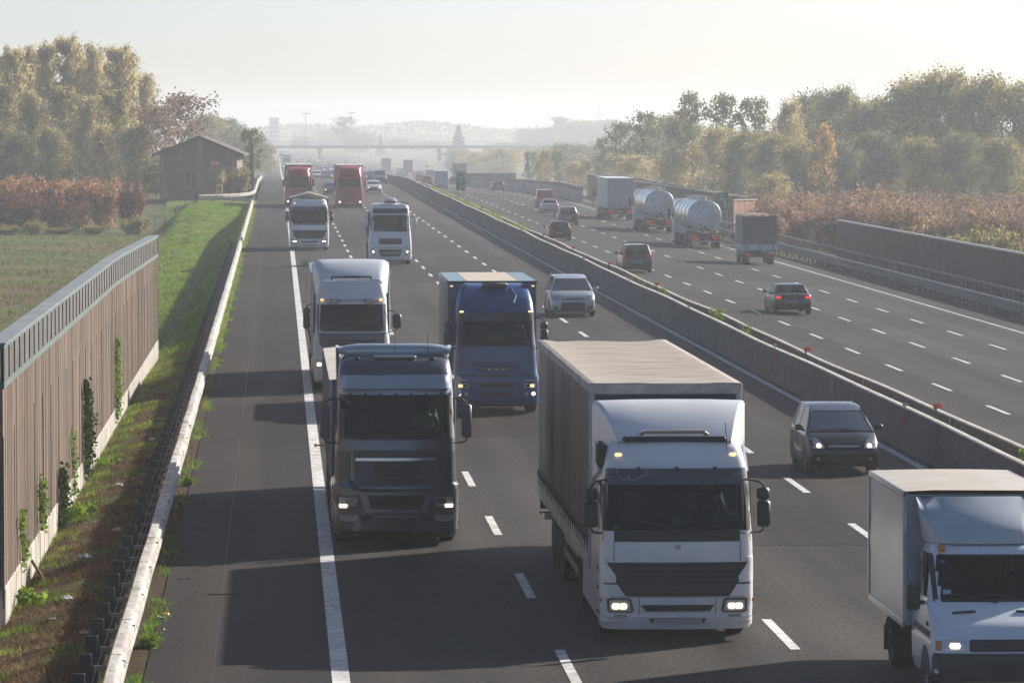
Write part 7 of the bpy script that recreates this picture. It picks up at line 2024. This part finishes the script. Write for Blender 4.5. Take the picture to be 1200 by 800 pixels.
# a far off wood that reads as one band
rs = np.random.RandomState(77); N = 70000
Xf = rs.uniform(-900, 2200, N); Yf = 3300 + rs.uniform(-60, 400, N)
hf = 11 + 3 * np.sin(Xf / 57.0) + 2 * np.sin(Xf / 17.0 + 1)
Cc = np.stack([Xf, Yf, -10 + rs.random(N) ** 1.2 * hf], 1)
tag(leaf_cloud('far_wood', Cc, L_GREEN, rs, 2.6, None), 'faint line of far off woods dissolving in the mist', 'woods', kind='stuff')

# ------------------------------------------------------------------ grass and weeds
def grass_mat(name, c1, c2, c3):
    global LEAF_SAT
    LEAF_SAT = 1.0
    return leaf_mat(name, c1, c2, c3, .4)
G_FRESH = grass_mat('fresh_grass', (.10, .17, .02), (.20, .31, .04), (.34, .42, .08))
G_DRY = grass_mat('dry_stalks', (.07, .045, .026), (.17, .11, .06), (.34, .25, .14))
def blades(name, P, h, lean, m, rs, width=.02):
    N = P.shape[0]; a = rs.random(N) * 2 * PI; hh = (h * (.5 + rs.random(N)))[:, None]
    d = np.stack([np.cos(a), np.sin(a), np.zeros(N)], 1) * (width * (.6 + .8 * rs.random(N)))[:, None]
    l = rs.normal(size=(N, 3)) * lean; l[:, 2] = 1
    V = np.stack([P - d, P + d, P + l * hh], 1)
    return fast_mesh(name, V, m, 3)
def vnoise(x, y, s, seed=0):
    return np.sin(x * s + seed) * np.cos(y * s * .8 + seed * 2) + .6 * np.sin(x * s * 2.3 + y * s * 1.7 + seed) + .4 * np.sin(y * s * 3.1 - x * s)
def scatter(n, x0, x1, y0, y1, rs, zf, keep=None):
    x = rs.uniform(x0, x1, n); y = y0 + (y1 - y0) * rs.random(n) ** 1.25
    if keep is not None: k = keep(x, y); x, y = x[k], y[k]
    z = np.array([zf(a, b) for a, b in zip(x, y)])
    return np.stack([x, y, z - .01], 1)
rs = np.random.RandomState(3)
VG = lambda x, y: land_z(x, y) if x < -2 else -.02
P = scatter(52000, -4.75, -2.75, 58, 166, rs, VG, lambda x, y: (vnoise(x, y, .9, 1) + .8 * vnoise(x, y, 2.3, 5) + (y - 105) / 45 + 1.0 * (x < -4.1) > 1.0))
tag(blades('verge_grass', P, .10, .35, G_FRESH, rs, .014), 'fresh green grass in patches along the foot of the plank wall', 'grass', kind='stuff')
P = scatter(42000, -4.75, -2.6, 58, 166, rs, VG)
tag(blades('dry_grass', P, .08, .9, G_DRY, rs, .012), 'brown dead grass and leaf litter between guard rail and wall', 'grass', kind='stuff')
P = scatter(14000, -2.22, -1.86, 58, 420, rs, VG, lambda x, y: vnoise(x * 2, y, .7, 4) - (x + 2.1) * 3 > .1)
tag(blades('kerb_weeds', P, .10, .5, G_FRESH, rs, .014), 'weeds growing between the left guard rail and the asphalt edge', 'weeds', kind='stuff')
P = scatter(90000, -11, -2.6, 166, 440, rs, lambda a, b: land_z(a, b), lambda x, y: vnoise(x, y, .5, 2) > -.8)
tag(blades('bank_grass', P, .17, .5, G_FRESH, rs, .03), 'bright green grass on the bank beyond the plank wall', 'grass', kind='stuff')
P = scatter(30000, -34, -7, 200, 400, rs, lambda a, b: land_z(a, b), lambda x, y: vnoise(x, y, .35, 8) > -.3)
tag(blades('field_stubble', P, .2, .6, grass_mat('stubble_blades', (.06, .06, .02), (.12, .15, .03), (.18, .19, .05)), rs, .035), 'thin green shoots and stubble in rows on the brown field', 'grass', kind='stuff')
def weeds_keep(x, y): return (vnoise(x * .3, y, .16, 3) + (y > 320) * 1.9 - (y > 520) * 4 > 1.5)
P = scatter(15000, 16.4, 18.1, 90, 540, rs, lambda a, b: -.05 - drop(b), weeds_keep)
tag(blades('median_weeds', P, .62, .3, G_FRESH, rs, .03), 'green weeds growing between the two median barriers', 'weeds', kind='stuff')

# single plants that show above the barrier
def tuft(label, X, Y, Z, w, h, n, m=G_FRESH, size=.07, name='weed_clump'):
    rs_ = np.random.RandomState(int(Y * 10)); root = thing(name, label, 'plant', (X, Y, Z))
    st = MB()
    C_ = []
    for k in range(14):
        a = rs_.rand() * 2 * PI; r = rs_.rand() * w / 2; e = Vector((math.cos(a) * r, math.sin(a) * r * 1.6, h * (.6 + .4 * rs_.rand())))
        st.cyl((e.x * .2, e.y * .2, -.1), e, .006, .003, 3)
        for q in range(max(3, n // 14)): C_.append(tuple(e * (.35 + .65 * rs_.rand()) + Vector(rs_.normal(size=3) * .05)))
    st.build('stems', BARK, root); leaf_cloud('leaves', np.array(C_), m, rs_, size, root)
    return root
tuft('large leafy weed in the median gap, nearer of the two left of the saloon', 17.2, 175, .1, .7, .95, 420)
tuft('smaller leafy weed in the median gap farther from the camera', 17.2, 199, .1, .55, .85, 260)
tuft('low weed in the median gap between the two larger weeds and the people carrier', 17.3, 165, .1, .4, .8, 160)
tuft('small weed in the median gap beside the roof of the white box van', 17.6, 105, -.1, .4, .85, 180)
tuft('bushy green weed at the foot of the plank wall near the lower left corner', -4.4, 80.5, -.45, .9, .4, 700, size=.09)
tuft('bushy green weed against the plank wall at mid height of the left picture edge', -4.35, 97.5, -.4, 1.0, .4, 600, size=.09)
tuft('second bushy weed by the plank wall, below the tallest creeper', -4.3, 112, -.4, .8, .35, 500, size=.09)
tuft('leafy weed between the guard rail and the asphalt near the bottom edge', -2.05, 71.5, -.03, .4, .22, 420, size=.05)
tuft('leafy weed under the front of the guard rail, halfway to the wall end', -2.05, 103, -.03, .3, .2, 300, size=.05)

# creepers on the plank wall
def creeper(label, Y, z0, z1, w, n, seed, m):
    rs_ = np.random.RandomState(seed); X = XW(Y) + .02; root = thing('creeper', label, 'plant', (X, Y, -.45), 0, 'creepers on the plank wall')
    st = MB(); C_ = []
    z = z0; p = Vector((.02, 0, z0 + .45))
    while p.z < z1 + .45:
        q = p + Vector((0, rs_.normal() * .16, .16)); st.cyl(p, q, .008, n=4)
        u = (p.z - .45 - z0) / (z1 - z0); ww = 1.35 * (.5 + rs_.rand()) * w * (.35 + .65 * math.sin(PI * min(1, u * .85 + .1)))
        for k in range(max(2, int(n / ((z1 - z0) / .16)))): C_.append((.03 + abs(rs_.normal()) * .05 * (1 + ww), p.y + rs_.normal() * ww * .42, p.z + rs_.normal() * .09))
        p = q
    st.build('stems', BARK, root); leaf_cloud('leaves', np.array(C_), m, rs_, .075, root)
L_IVY = leaf_mat('ivy_leaves', (.02, .035, .01), (.04, .065, .015), (.10, .13, .03))
creeper('bright creeper on the plank wall, farthest of the creepers', 126, .1, 2.2, .30, 600, 1, G_FRESH)
creeper('large dark creeper on the plank wall, second farthest', 107.5, .0, 2.15, .62, 1500, 2, L_IVY)
creeper('dark creeper climbing from the foot of the wall to the planks', 95.5, -.45, .95, .55, 1100, 3, L_IVY)
creeper('thin creeper hanging on the planks left of the dark ones', 88.5, .45, 1.25, .35, 180, 4, G_FRESH)
creeper('thin pale creeper on the planks nearest to the camera', 82.8, .2, 1.3, .22, 160, 5, G_FRESH)
creeper('slender creeper between the two largest dark creepers', 101.5, -.1, 1.4, .2, 160, 6, G_FRESH)
# ------------------------------------------------------------------ the brick house
def brick_mat(name, c1, c2, mortar):
    m, nt, b = node_mat(name)
    tc = nt.nodes.new('ShaderNodeTexCoord'); P = tc.outputs['Object']
    sp = nt.nodes.new('ShaderNodeSeparateXYZ'); nt.links.new(P, sp.inputs[0])
    ad = nt.nodes.new('ShaderNodeMath'); ad.operation = 'ADD'; nt.links.new(sp.outputs[0], ad.inputs[0]); nt.links.new(sp.outputs[1], ad.inputs[1])
    cb = nt.nodes.new('ShaderNodeCombineXYZ'); nt.links.new(ad.outputs[0], cb.inputs[0]); nt.links.new(sp.outputs[2], cb.inputs[1])
    br = nt.nodes.new('ShaderNodeTexBrick'); br.inputs['Scale'].default_value = 1.0
    br.inputs['Brick Width'].default_value = .28; br.inputs['Row Height'].default_value = .085; br.inputs['Mortar Size'].default_value = .012
    br.inputs['Color1'].default_value = (*c1, 1); br.inputs['Color2'].default_value = (*c2, 1); br.inputs['Mortar'].default_value = (*mortar, 1)
    nt.links.new(cb.outputs[0], br.inputs['Vector'])
    n = tex_noise(nt, P, .8, 6, .7)
    c = mixc(nt, ramp(nt, n, [(.52, g3(0)), (.66, g3(.8))]), br.outputs[0], (.30, .27, .23))
    nt.links.new(c, b.inputs['Base Color']); b.inputs['Roughness'].default_value = .9
    return m
BRK = brick_mat('old_brick', (.15, .09, .07), (.20, .125, .10), (.22, .20, .18))
BRKP = brick_mat('pilaster_brick', (.27, .15, .11), (.33, .19, .14), (.3, .26, .22))
t = thing('brick_house', 'old two-storey brick house with shallow gable roof beside the layby', 'house', (-8.35, 476, -.35), math.radians(-3))
w, dpt, he, hr_ = 4.1, 10.0, 5.1, 6.75
MB().loft([[(-w, y, -.5), (w, y, -.5), (w, y, he - .1), (.15, y, hr_ - .1), (-w, y, he - .1)] for y in (0, dpt)], True, True, True).build('wall', BRK, t)
for x, ww in ((-w + .3, .5), (.25, .6), (w - .3, .5)):
    top = he - .15 if abs(x) > 1 else hr_ - .35
    MB().box((x, -.07, top / 2), (ww, .14, top)).build('pilaster', BRKP, t)
rf = MB()
for sx, xr in ((-1, -w - .75), (1, w + .75)):
    sl = (hr_ - he) / w; ze = hr_ - abs(xr) * sl
    rf.loft([[(.15, y, hr_ + .12), (xr, y, ze + .12), (xr, y, ze - .04), (.15, y, hr_ - .04)] for y in (-.8, dpt + .6)], True, True, True)
rf.build('roof', mat('old_tiles', (.085, .06, .05), .85, var=.35, scale=3), t)
v = MB()
for sx, xr in ((-1, -w - .78), (1, w + .78)):
    sl = (hr_ - he) / w; ze = hr_ - abs(xr) * sl
    v.loft([[(.15, y, hr_ + .16), (xr, y, ze + .16), (xr, y, ze - .12), (.15, y, hr_ - .12)] for y in (-.86, -.80)], True, True, True)
v.build('verge_board', mat('dark_board', (.03, .028, .026), .8), t)
win = MB().box((-.75, -.04, 2.2), (.95, .08, 1.55)).build('window', mat('shut_window', (.02, .022, .022), .4), t)
MB().box((-.75, -.10, 2.2), (.05, .05, 1.5)).build('mullion', GALV, win)
MB().box((-.75, -.06, 1.38), (1.15, .14, .08)).build('sill', CONC_L, win)
MB().box((1.55, -.15, 4.35), (.28, .3, .14), bev=.03).build('wall_lamp', WHITE, t)
def lettering(txt, size, m, parent, loc, rot=(PI / 2, 0, 0), name='lettering', ext=.006):
    cu = bpy.data.curves.new(name, 'FONT'); cu.body = txt; cu.size = size; cu.align_x = 'CENTER'; cu.align_y = 'CENTER'; cu.extrude = ext; cu.offset = size * .012
    o0 = bpy.data.objects.new(name, cu); COL.objects.link(o0)
    me = bpy.data.meshes.new_from_object(o0.evaluated_get(bpy.context.evaluated_depsgraph_get())); bpy.data.objects.remove(o0); bpy.data.curves.remove(cu)
    o = bpy.data.objects.new(name, me); COL.objects.link(o); me.materials.clear(); me.materials.append(m); o.parent = parent; o.location = loc; o.rotation_euler = rot
    return o
SW = mat('sign_white', (.8, .8, .78), .5)
t = thing('emergency_sign', 'red square sign reading SOS on the front of the brick house', 'sign', (-6.55, 474.6, 3.15), 0)
MB().box((0, .3, .45), (.98, .06, .95), bev=.01).box((0, .6, .45), (.08, .6, .08)).build('sign_board', mat('sign_red', (.55, .03, .03), .5), t)
lettering('SOS', .50, SW, t, (0, .26, .45))
t = thing('emergency_call_post', 'yellow emergency call box at the roadside before the brick house', 'call box', (-5.9, 456, 0), math.radians(14))
MB().box((0, 0, .85), (.55, .32, 1.7), bev=.04).build('cabinet', mat('call_box_yellow', (.75, .42, .03), .5, var=.1), t)
MB().box((.30, .0, .95), (.06, .34, 1.5), bev=.02).build('side_trim', SW, t); MB().box((0, 0, .05), (.6, .38, .1)).build('plinth', CONC_L, t)
MB().box((0, -.17, 1.25), (.34, .02, .34), bev=.01).build('call_panel', DARK, t)
def panel_sign(label, X, Y, z0, zs0, zs1, w, m):
    t = thing('road_sign', label, 'sign', (X, Y, z0)); MB().cyl((0, .05, -.2), (0, .05, zs1), .04, n=8).build('post', GALV, t)
    MB().box((0, 0, (zs0 + zs1) / 2), (w, .05, zs1 - zs0), bev=.01).build('sign_back', m, t); return t
BKS = mat('dark_sign_back', (.05, .052, .055), .6)
panel_sign('dark back of a square sign on a post right of the brick house', -2.85, 478, -.2, 1.6, 3.0, .75, BKS)
panel_sign('small dark sign far along the left shoulder beyond the house', -2.5, 560, -.1, 2.2, 3.2, .7, BKS)
t = thing('wooden_post', 'tall dark weathered post beside the sign right of the house', 'post', (-2.75, 492, -.3)); MB().cyl((0, 0, 0), (.03, 0, 5.7), .22, .19, 8).build('pole', BARK, t)
# wire fence by the hedge, poles and wire
t = thing('wire_fence', 'thin wire fence with stakes in the grass left of the house', 'fence', (-21, 425, -2))
for k in range(15):
    X = -21 + k * .95; z = land_z(X, 425 - k * .2); MB().cyl((k * .95, -k * .2, z + 2 - .2), (k * .95, -k * .2, z + 2 + 1.3), .035, n=5).build('stake', GALVD, t)
for zz in (.5, 1.0, 1.25): MB().tube([(k * .95, -k * .2, land_z(-21 + k * .95, 425) + 2 + zz) for k in range(15)], .012, 4).build('wire', GALVD, t)
POLEM = mat('old_pole', (.14, .12, .10), .9)
pts_ = [(-30.0, 470), (-27.0, 470), (-20.9, 468), (-15.5, 470)]
for i, (X, Y) in enumerate(pts_[1:3]):
    t = thing('utility_pole', ('left ' if i == 0 else 'right ') + 'thin grey pole carrying a wire above the orange shrubs', 'pole', (X, Y, -2))
    MB().cyl((0, 0, -.3), (0, 0, 6.55), .08, .06, 8).build('pole_shaft', POLEM, t); MB().box((0, 0, 6.4), (.5, .06, .06)).build('crossarm', POLEM, t)
wr = MB()
for a, b_ in zip(pts_, pts_[1:]):
    P_ = [(a[0] + (b_[0] - a[0]) * k / 12, a[1] + (b_[1] - a[1]) * k / 12, 4.55 - .5 * math.sin(PI * k / 12)) for k in range(13)]
    wr.tube(P_, .022, 4)
tag(wr.build('overhead_wire', mat('pale_wire', (.4, .4, .38), .6)), 'sagging overhead wire in front of the poplars', 'wire')

# ------------------------------------------------------------------ kilometre sign on the median
t = thing('kilometre_sign', 'tall white and green kilometre sign on two bent legs in the median', 'sign', (17.35, 424, -.1), math.radians(6))
MB().box((0, 0, 2.62), (.86, .16, 1.82), bev=.01).build('sign_box', mat('sign_side', (.10, .12, .115), .6), t)
MB().box((0, -.085, 3.16), (.80, .02, .70), bev=.005).build('upper_panel', mat('sign_offwhite', (.5, .52, .52), .5), t)
MB().box((0, -.085, 2.27), (.80, .02, 1.06), bev=.005).build('lower_panel', mat('sign_green', (.0, .20, .12), .5), t)
lettering('182', .40, mat('sign_black', (.02, .02, .02), .5), t, (0, -.10, 3.12))
tl = MB()
for z, ww in ((2.66, .4), (2.48, .5), (2.27, .3), (2.07, .44), (1.9, .3)): tl.box((0, -.098, z), (ww, .008, .05))
tl.build('sign_lines', SW, t)
for sx in (-1, 1): MB().tube([(sx * .25, .0, 1.75), (sx * .25, .0, 1.15), (sx * .25 + (-.36 if sx < 0 else .26), .0, .8), (sx * .25 + (-.42 if sx < 0 else .30), .0, -.4)], .035, 8).build('leg', GALVD, t)
# green motorway sign on the right
t = thing('motorway_sign', 'green motorway sign with a white road symbol beside the tankers', 'sign', (39.3, 394, -1.7), math.radians(0))
MB().box((0, 0, 2.78), (.95, .05, 1.55), bev=.01).build('sign_board', mat('sign_green_dark', (.0, .18, .10), .5), t)
MB().tube([(-.26, -.04, 2.9), (-.22, -.04, 3.05), (-.02, -.04, 3.08), (.1, -.04, 2.9), (.16, -.04, 2.6), (.2, -.04, 2.3)], .045, 6).tube([(-.26, -.04, 3.3), (-.1, -.04, 3.3)], .04, 6).tube([(-.05, -.04, 3.22), (-.05, -.04, 3.4)], .04, 6).build('road_symbol', SW, t)
MB().cyl((.12, -.05, 2.85), (.12, -.06, 2.85), .14, n=16).build('prohibition_disc', mat('disc_red', (.6, .05, .05), .5), t)
for sx in (-1, 1): MB().cyl((sx * .35, .06, -.8), (sx * .35, .06, 3.4), .035, n=8).build('post', GALV, t)

# ------------------------------------------------------------------ overpass and things in the mist
CONF = mat('overpass_concrete', (.13, .135, .14), .8, var=.15)
t = thing('overpass', 'grey concrete overpass crossing the motorway in the mist', 'bridge', (17, 1800, -8.5))
MB().box((30, 0, 5.2), (150, 9, 1.1), bev=.05).build('deck', CONF, t)
MB().box((0, 0, 2.3), (1.4, 6, 5.4), bev=.3).build('pier', CONF, t); MB().box((0, 0, 4.5), (2.4, 8, .8), bev=.1).build('pier_head', CONF, t)
MB().box((-26, 0, 2.3), (5, 9, 5.0)).build('abutment', CONF, t); MB().box((48, 0, 2.3), (1.4, 6, 5.4), bev=.3).build('pier', CONF, t)
r_ = MB()
for k in range(75): r_.cyl((-44 + k * 2, -4.3, 5.7), (-44 + k * 2, -4.3, 7.4), .06, n=4)
for z in (6.2, 6.8, 7.4): r_.box((30, -4.3, z), (150, .08, .09))
r_.build('railing', GALVD, t)
t = thing('embankment', 'grassy ramp leading up to the overpass at its right end', 'embankment', (105, 1800, -9.5))
MB().loft([[(x, -16 * s_ - 4, 0), (x, -5, 6.4 * s_), (x, 5, 6.4 * s_), (x, 16 * s_ + 4, 0)] for x, s_ in ((-22, 1.0), (0, 1.0), (60, 1.0), (140, .9), (420, .1))], False).build('slope', MATS['meadow'], t)
def mast(label, px, D, top, crown=True, H0=-9.5):
    X = (px - 325) * D / F_PX; Hh = CAM_H - (top - 138) * D / F_PX - H0
    t = thing('light_mast', label, 'lamp mast', (X, D, H0), 0, 'tall lamp masts in the mist')
    MB().cyl((0, 0, 0), (0, 0, Hh), .38, .18, 8).build('mast_pole', GALVD, t)
    MB().cyl((0, 0, Hh - .9), (0, 0, Hh - .4), 1.6, 1.9, 12).build('head_ring', GALVD, t)
    for k in range(6): MB().box((1.9 * math.cos(k * PI / 3), 1.9 * math.sin(k * PI / 3), Hh - .7), (.8, .8, .5)).build('floodlight', GALVD, t)
mast('tall lamp mast in the mist right of the shoulder, above the overpass', 358.5, 2500, 132)
mast('fainter lamp mast farther left above the overpass', 322, 3000, 137.5)
mast('lamp mast standing behind the tall misty tree', 412, 2700, 131)
mast('low lamp mast in the mist between the conifers', 452, 2700, 149)
t = thing('tower_block', 'faint pale tower block in the mist left of the lamp mast', 'building', (-2.0, 3000, -9.5))
MB().box((0, 0, 8.0), (6.5, 8, 18.5)).build('wall', CONC_L, t)
for z in range(5):
    for x in (-1.6, 0, 1.6): MB().box((x, -4.02, 2.5 + z * 3), (.9, .06, 1.4)).build('window', BODYG, t)
MB().box((0, 0, 17.5), (6.9, 8.4, .5)).build('roof', CONF, t)
def pylon(label, px, D, top):
    X = (px - 325) * D / F_PX; z0 = land_z(X, D); H = CAM_H - (top - 138) * D / F_PX - z0
    t = thing('power_pylon', label, 'pylon', (X, D, z0)); m = MB(); w0, w1 = 2.2, .35
    for k in range(8):
        a, b_ = k / 8, (k + 1) / 8; wa = w0 + (w1 - w0) * a; wb = w0 + (w1 - w0) * b_
        for sx, sy in ((-1, -1), (1, -1), (1, 1), (-1, 1)):
            m.cyl((sx * wa, sy * wa, H * a), (sx * wb, sy * wb, H * b_), .07, n=4)
            m.cyl((sx * wa, sy * wa, H * a), (-sy * wb * -1 if False else sy * wb * -1 if sx == sy else sy * wb * -1, sx * wb, H * b_), .04, n=3)
    m.build('lattice', GALVD, t)
    for z, L in ((.70, 3.2), (.82, 2.6), (.94, 2.0)): MB().box((0, 0, H * z), (2 * L, .14, .14)).build('crossarm', GALVD, t)
pylon('lattice power pylon in the mist above the trees', 702, 2500, 124)
pylon('second fainter power pylon left of the other', 642, 3100, 130)
t = thing('farm_shed', 'low shed with a pale roof among the reddish shrubs', 'shed', (52.2, 338, -4.1), math.radians(4))
MB().box((0, 0, 1.4), (5.2, 4, 2.8)).build('wall', mat('shed_wall', (.22, .2, .18), .8), t)
MB().prism([(-2.3, 2.75), (2.3, 2.95), (2.3, 3.05), (-2.3, 2.85)], -2.9, 2.9).build('roof', mat('pale_sheet_roof', (.20, .21, .21), .5, var=.15), t)
MB().box((-.8, -2.02, 1.1), (1.2, .05, 2.1)).build('door', DARK, t)
t = thing('farm_roof', 'pale farm building with hipped roof far off in the mist', 'building', (90, 1420, -7)); MB().box((0, 0, 1.8), (12, 8, 3.6)).build('wall', CONC_L, t)
MB().loft([[(-6.6, -4.6, 3.5), (6.6, -4.6, 3.5), (6.6, 4.6, 3.5), (-6.6, 4.6, 3.5)], [(-3, -.1, 6.2), (3, -.1, 6.2), (3, .1, 6.2), (-3, .1, 6.2)]], True, True, True).build('roof', mat('slate_roof', (.2, .21, .22), .5), t)

# ------------------------------------------------------------------ litter on the verge
def rag(label, X, Y, Z, s, m, seed, name='litter', flat=.5):
    rs_ = random.Random(seed); mb = MB(); n = 9; rings = []
    for i in range(5):
        q = i / 4; r = s * math.sin(PI * (.12 + .76 * q)); rings.append([(r * math.cos(2 * PI * k / n) * rs_.uniform(.55, 1.2), r * math.sin(2 * PI * k / n) * rs_.uniform(.6, 1.4), s * flat * q * 1.2 * rs_.uniform(.6, 1.2)) for k in range(n)])
    mb.loft(rings, True, True, True); o = mb.build(name, m, loc=(X, Y, Z)); tag(o, label, 'litter')
PLW = mat('plastic_white', (.42, .44, .44), .5, var=.2); PLB = mat('plastic_teal', (.16, .24, .24), .5, var=.2); PLO = mat('plastic_orange', (.75, .33, .02), .5)
def vz(x, y): return land_z(x, y) if x < -2 else -.02
for i, (X, Y, s, m_, lb) in enumerate([(-3.72, 86.8, .17, PLB, 'crumpled teal plastic bag on the verge near the wall foot'), (-3.75, 79.5, .13, PLW, 'white plastic scrap on the verge below the teal bag'), (-3.3, 92, .12, PLW, 'crumpled pale wrapper on the verge level with the dark creeper'),
        (-3.85, 76.5, .07, PLW, 'tiny white scrap at the foot of the wall near the bottom'), (-3.2, 73.6, .08, PLW, 'pale scrap beside the guard rail posts at the lower left corner'), (-3.7, 104, .14, PLW, 'torn pale bag on the verge by the large dark creeper'),
        (-3.3, 118, .11, PLW, 'small white bag on the verge nearest the wall end'), (-3.9, 95, .07, PLW, 'small paper scrap under the middle creepers'),
        (-1.92, 76.2, .10, PLO, 'bright orange rag at the asphalt edge under the guard rail'), (-2.03, 75.6, .09, mat('grey_block', (.3, .29, .27), .8), 'grey stone beside the orange rag'), (-1.9, 74, .07, BLACKP, 'black rubber scrap on the shoulder edge near the bottom')]):
    rag(lb, X, Y, vz(X, Y), s, m_, i)
for i, (X, Y, L, a) in enumerate([(-.95, 79.3, .6, .15), (-1.7, 84.6, .22, 1.6), (-1.75, 82, .25, 1.7), (-1.6, 92.0, .3, 1.5), (-1.7, 98, .25, 1.4)]):
    mb = MB(); mb.tube([(L * (k / 6 - .5), .04 * math.sin(k * 1.7), .008) for k in range(7)], .009, 5)
    o = mb.build('tyre_scrap', RUBBER, loc=(X, Y, .012)); o.rotation_euler = (0, 0, a * .2); tag(o, ['long curled strip of tyre rubber lying farther out on the shoulder', 'dark rubber strip at the shoulder edge, second nearest', 'dark rubber strip at the shoulder edge, nearest', 'short rubber strip at the shoulder edge, fourth nearest', 'short rubber strip at the shoulder edge, farthest'][i], 'tyre scrap')
t = MB().cyl((0, 0, -.02), (-.32, -.55, .62), .03, .03, 8).build('fence_stick', mat('stick_wood', (.2, .14, .1), .8), loc=(-4.28, 84.4, -.44)); tag(t, 'brown wooden stick leaning on the concrete foot of the plank wall', 'stick')
build_haze()
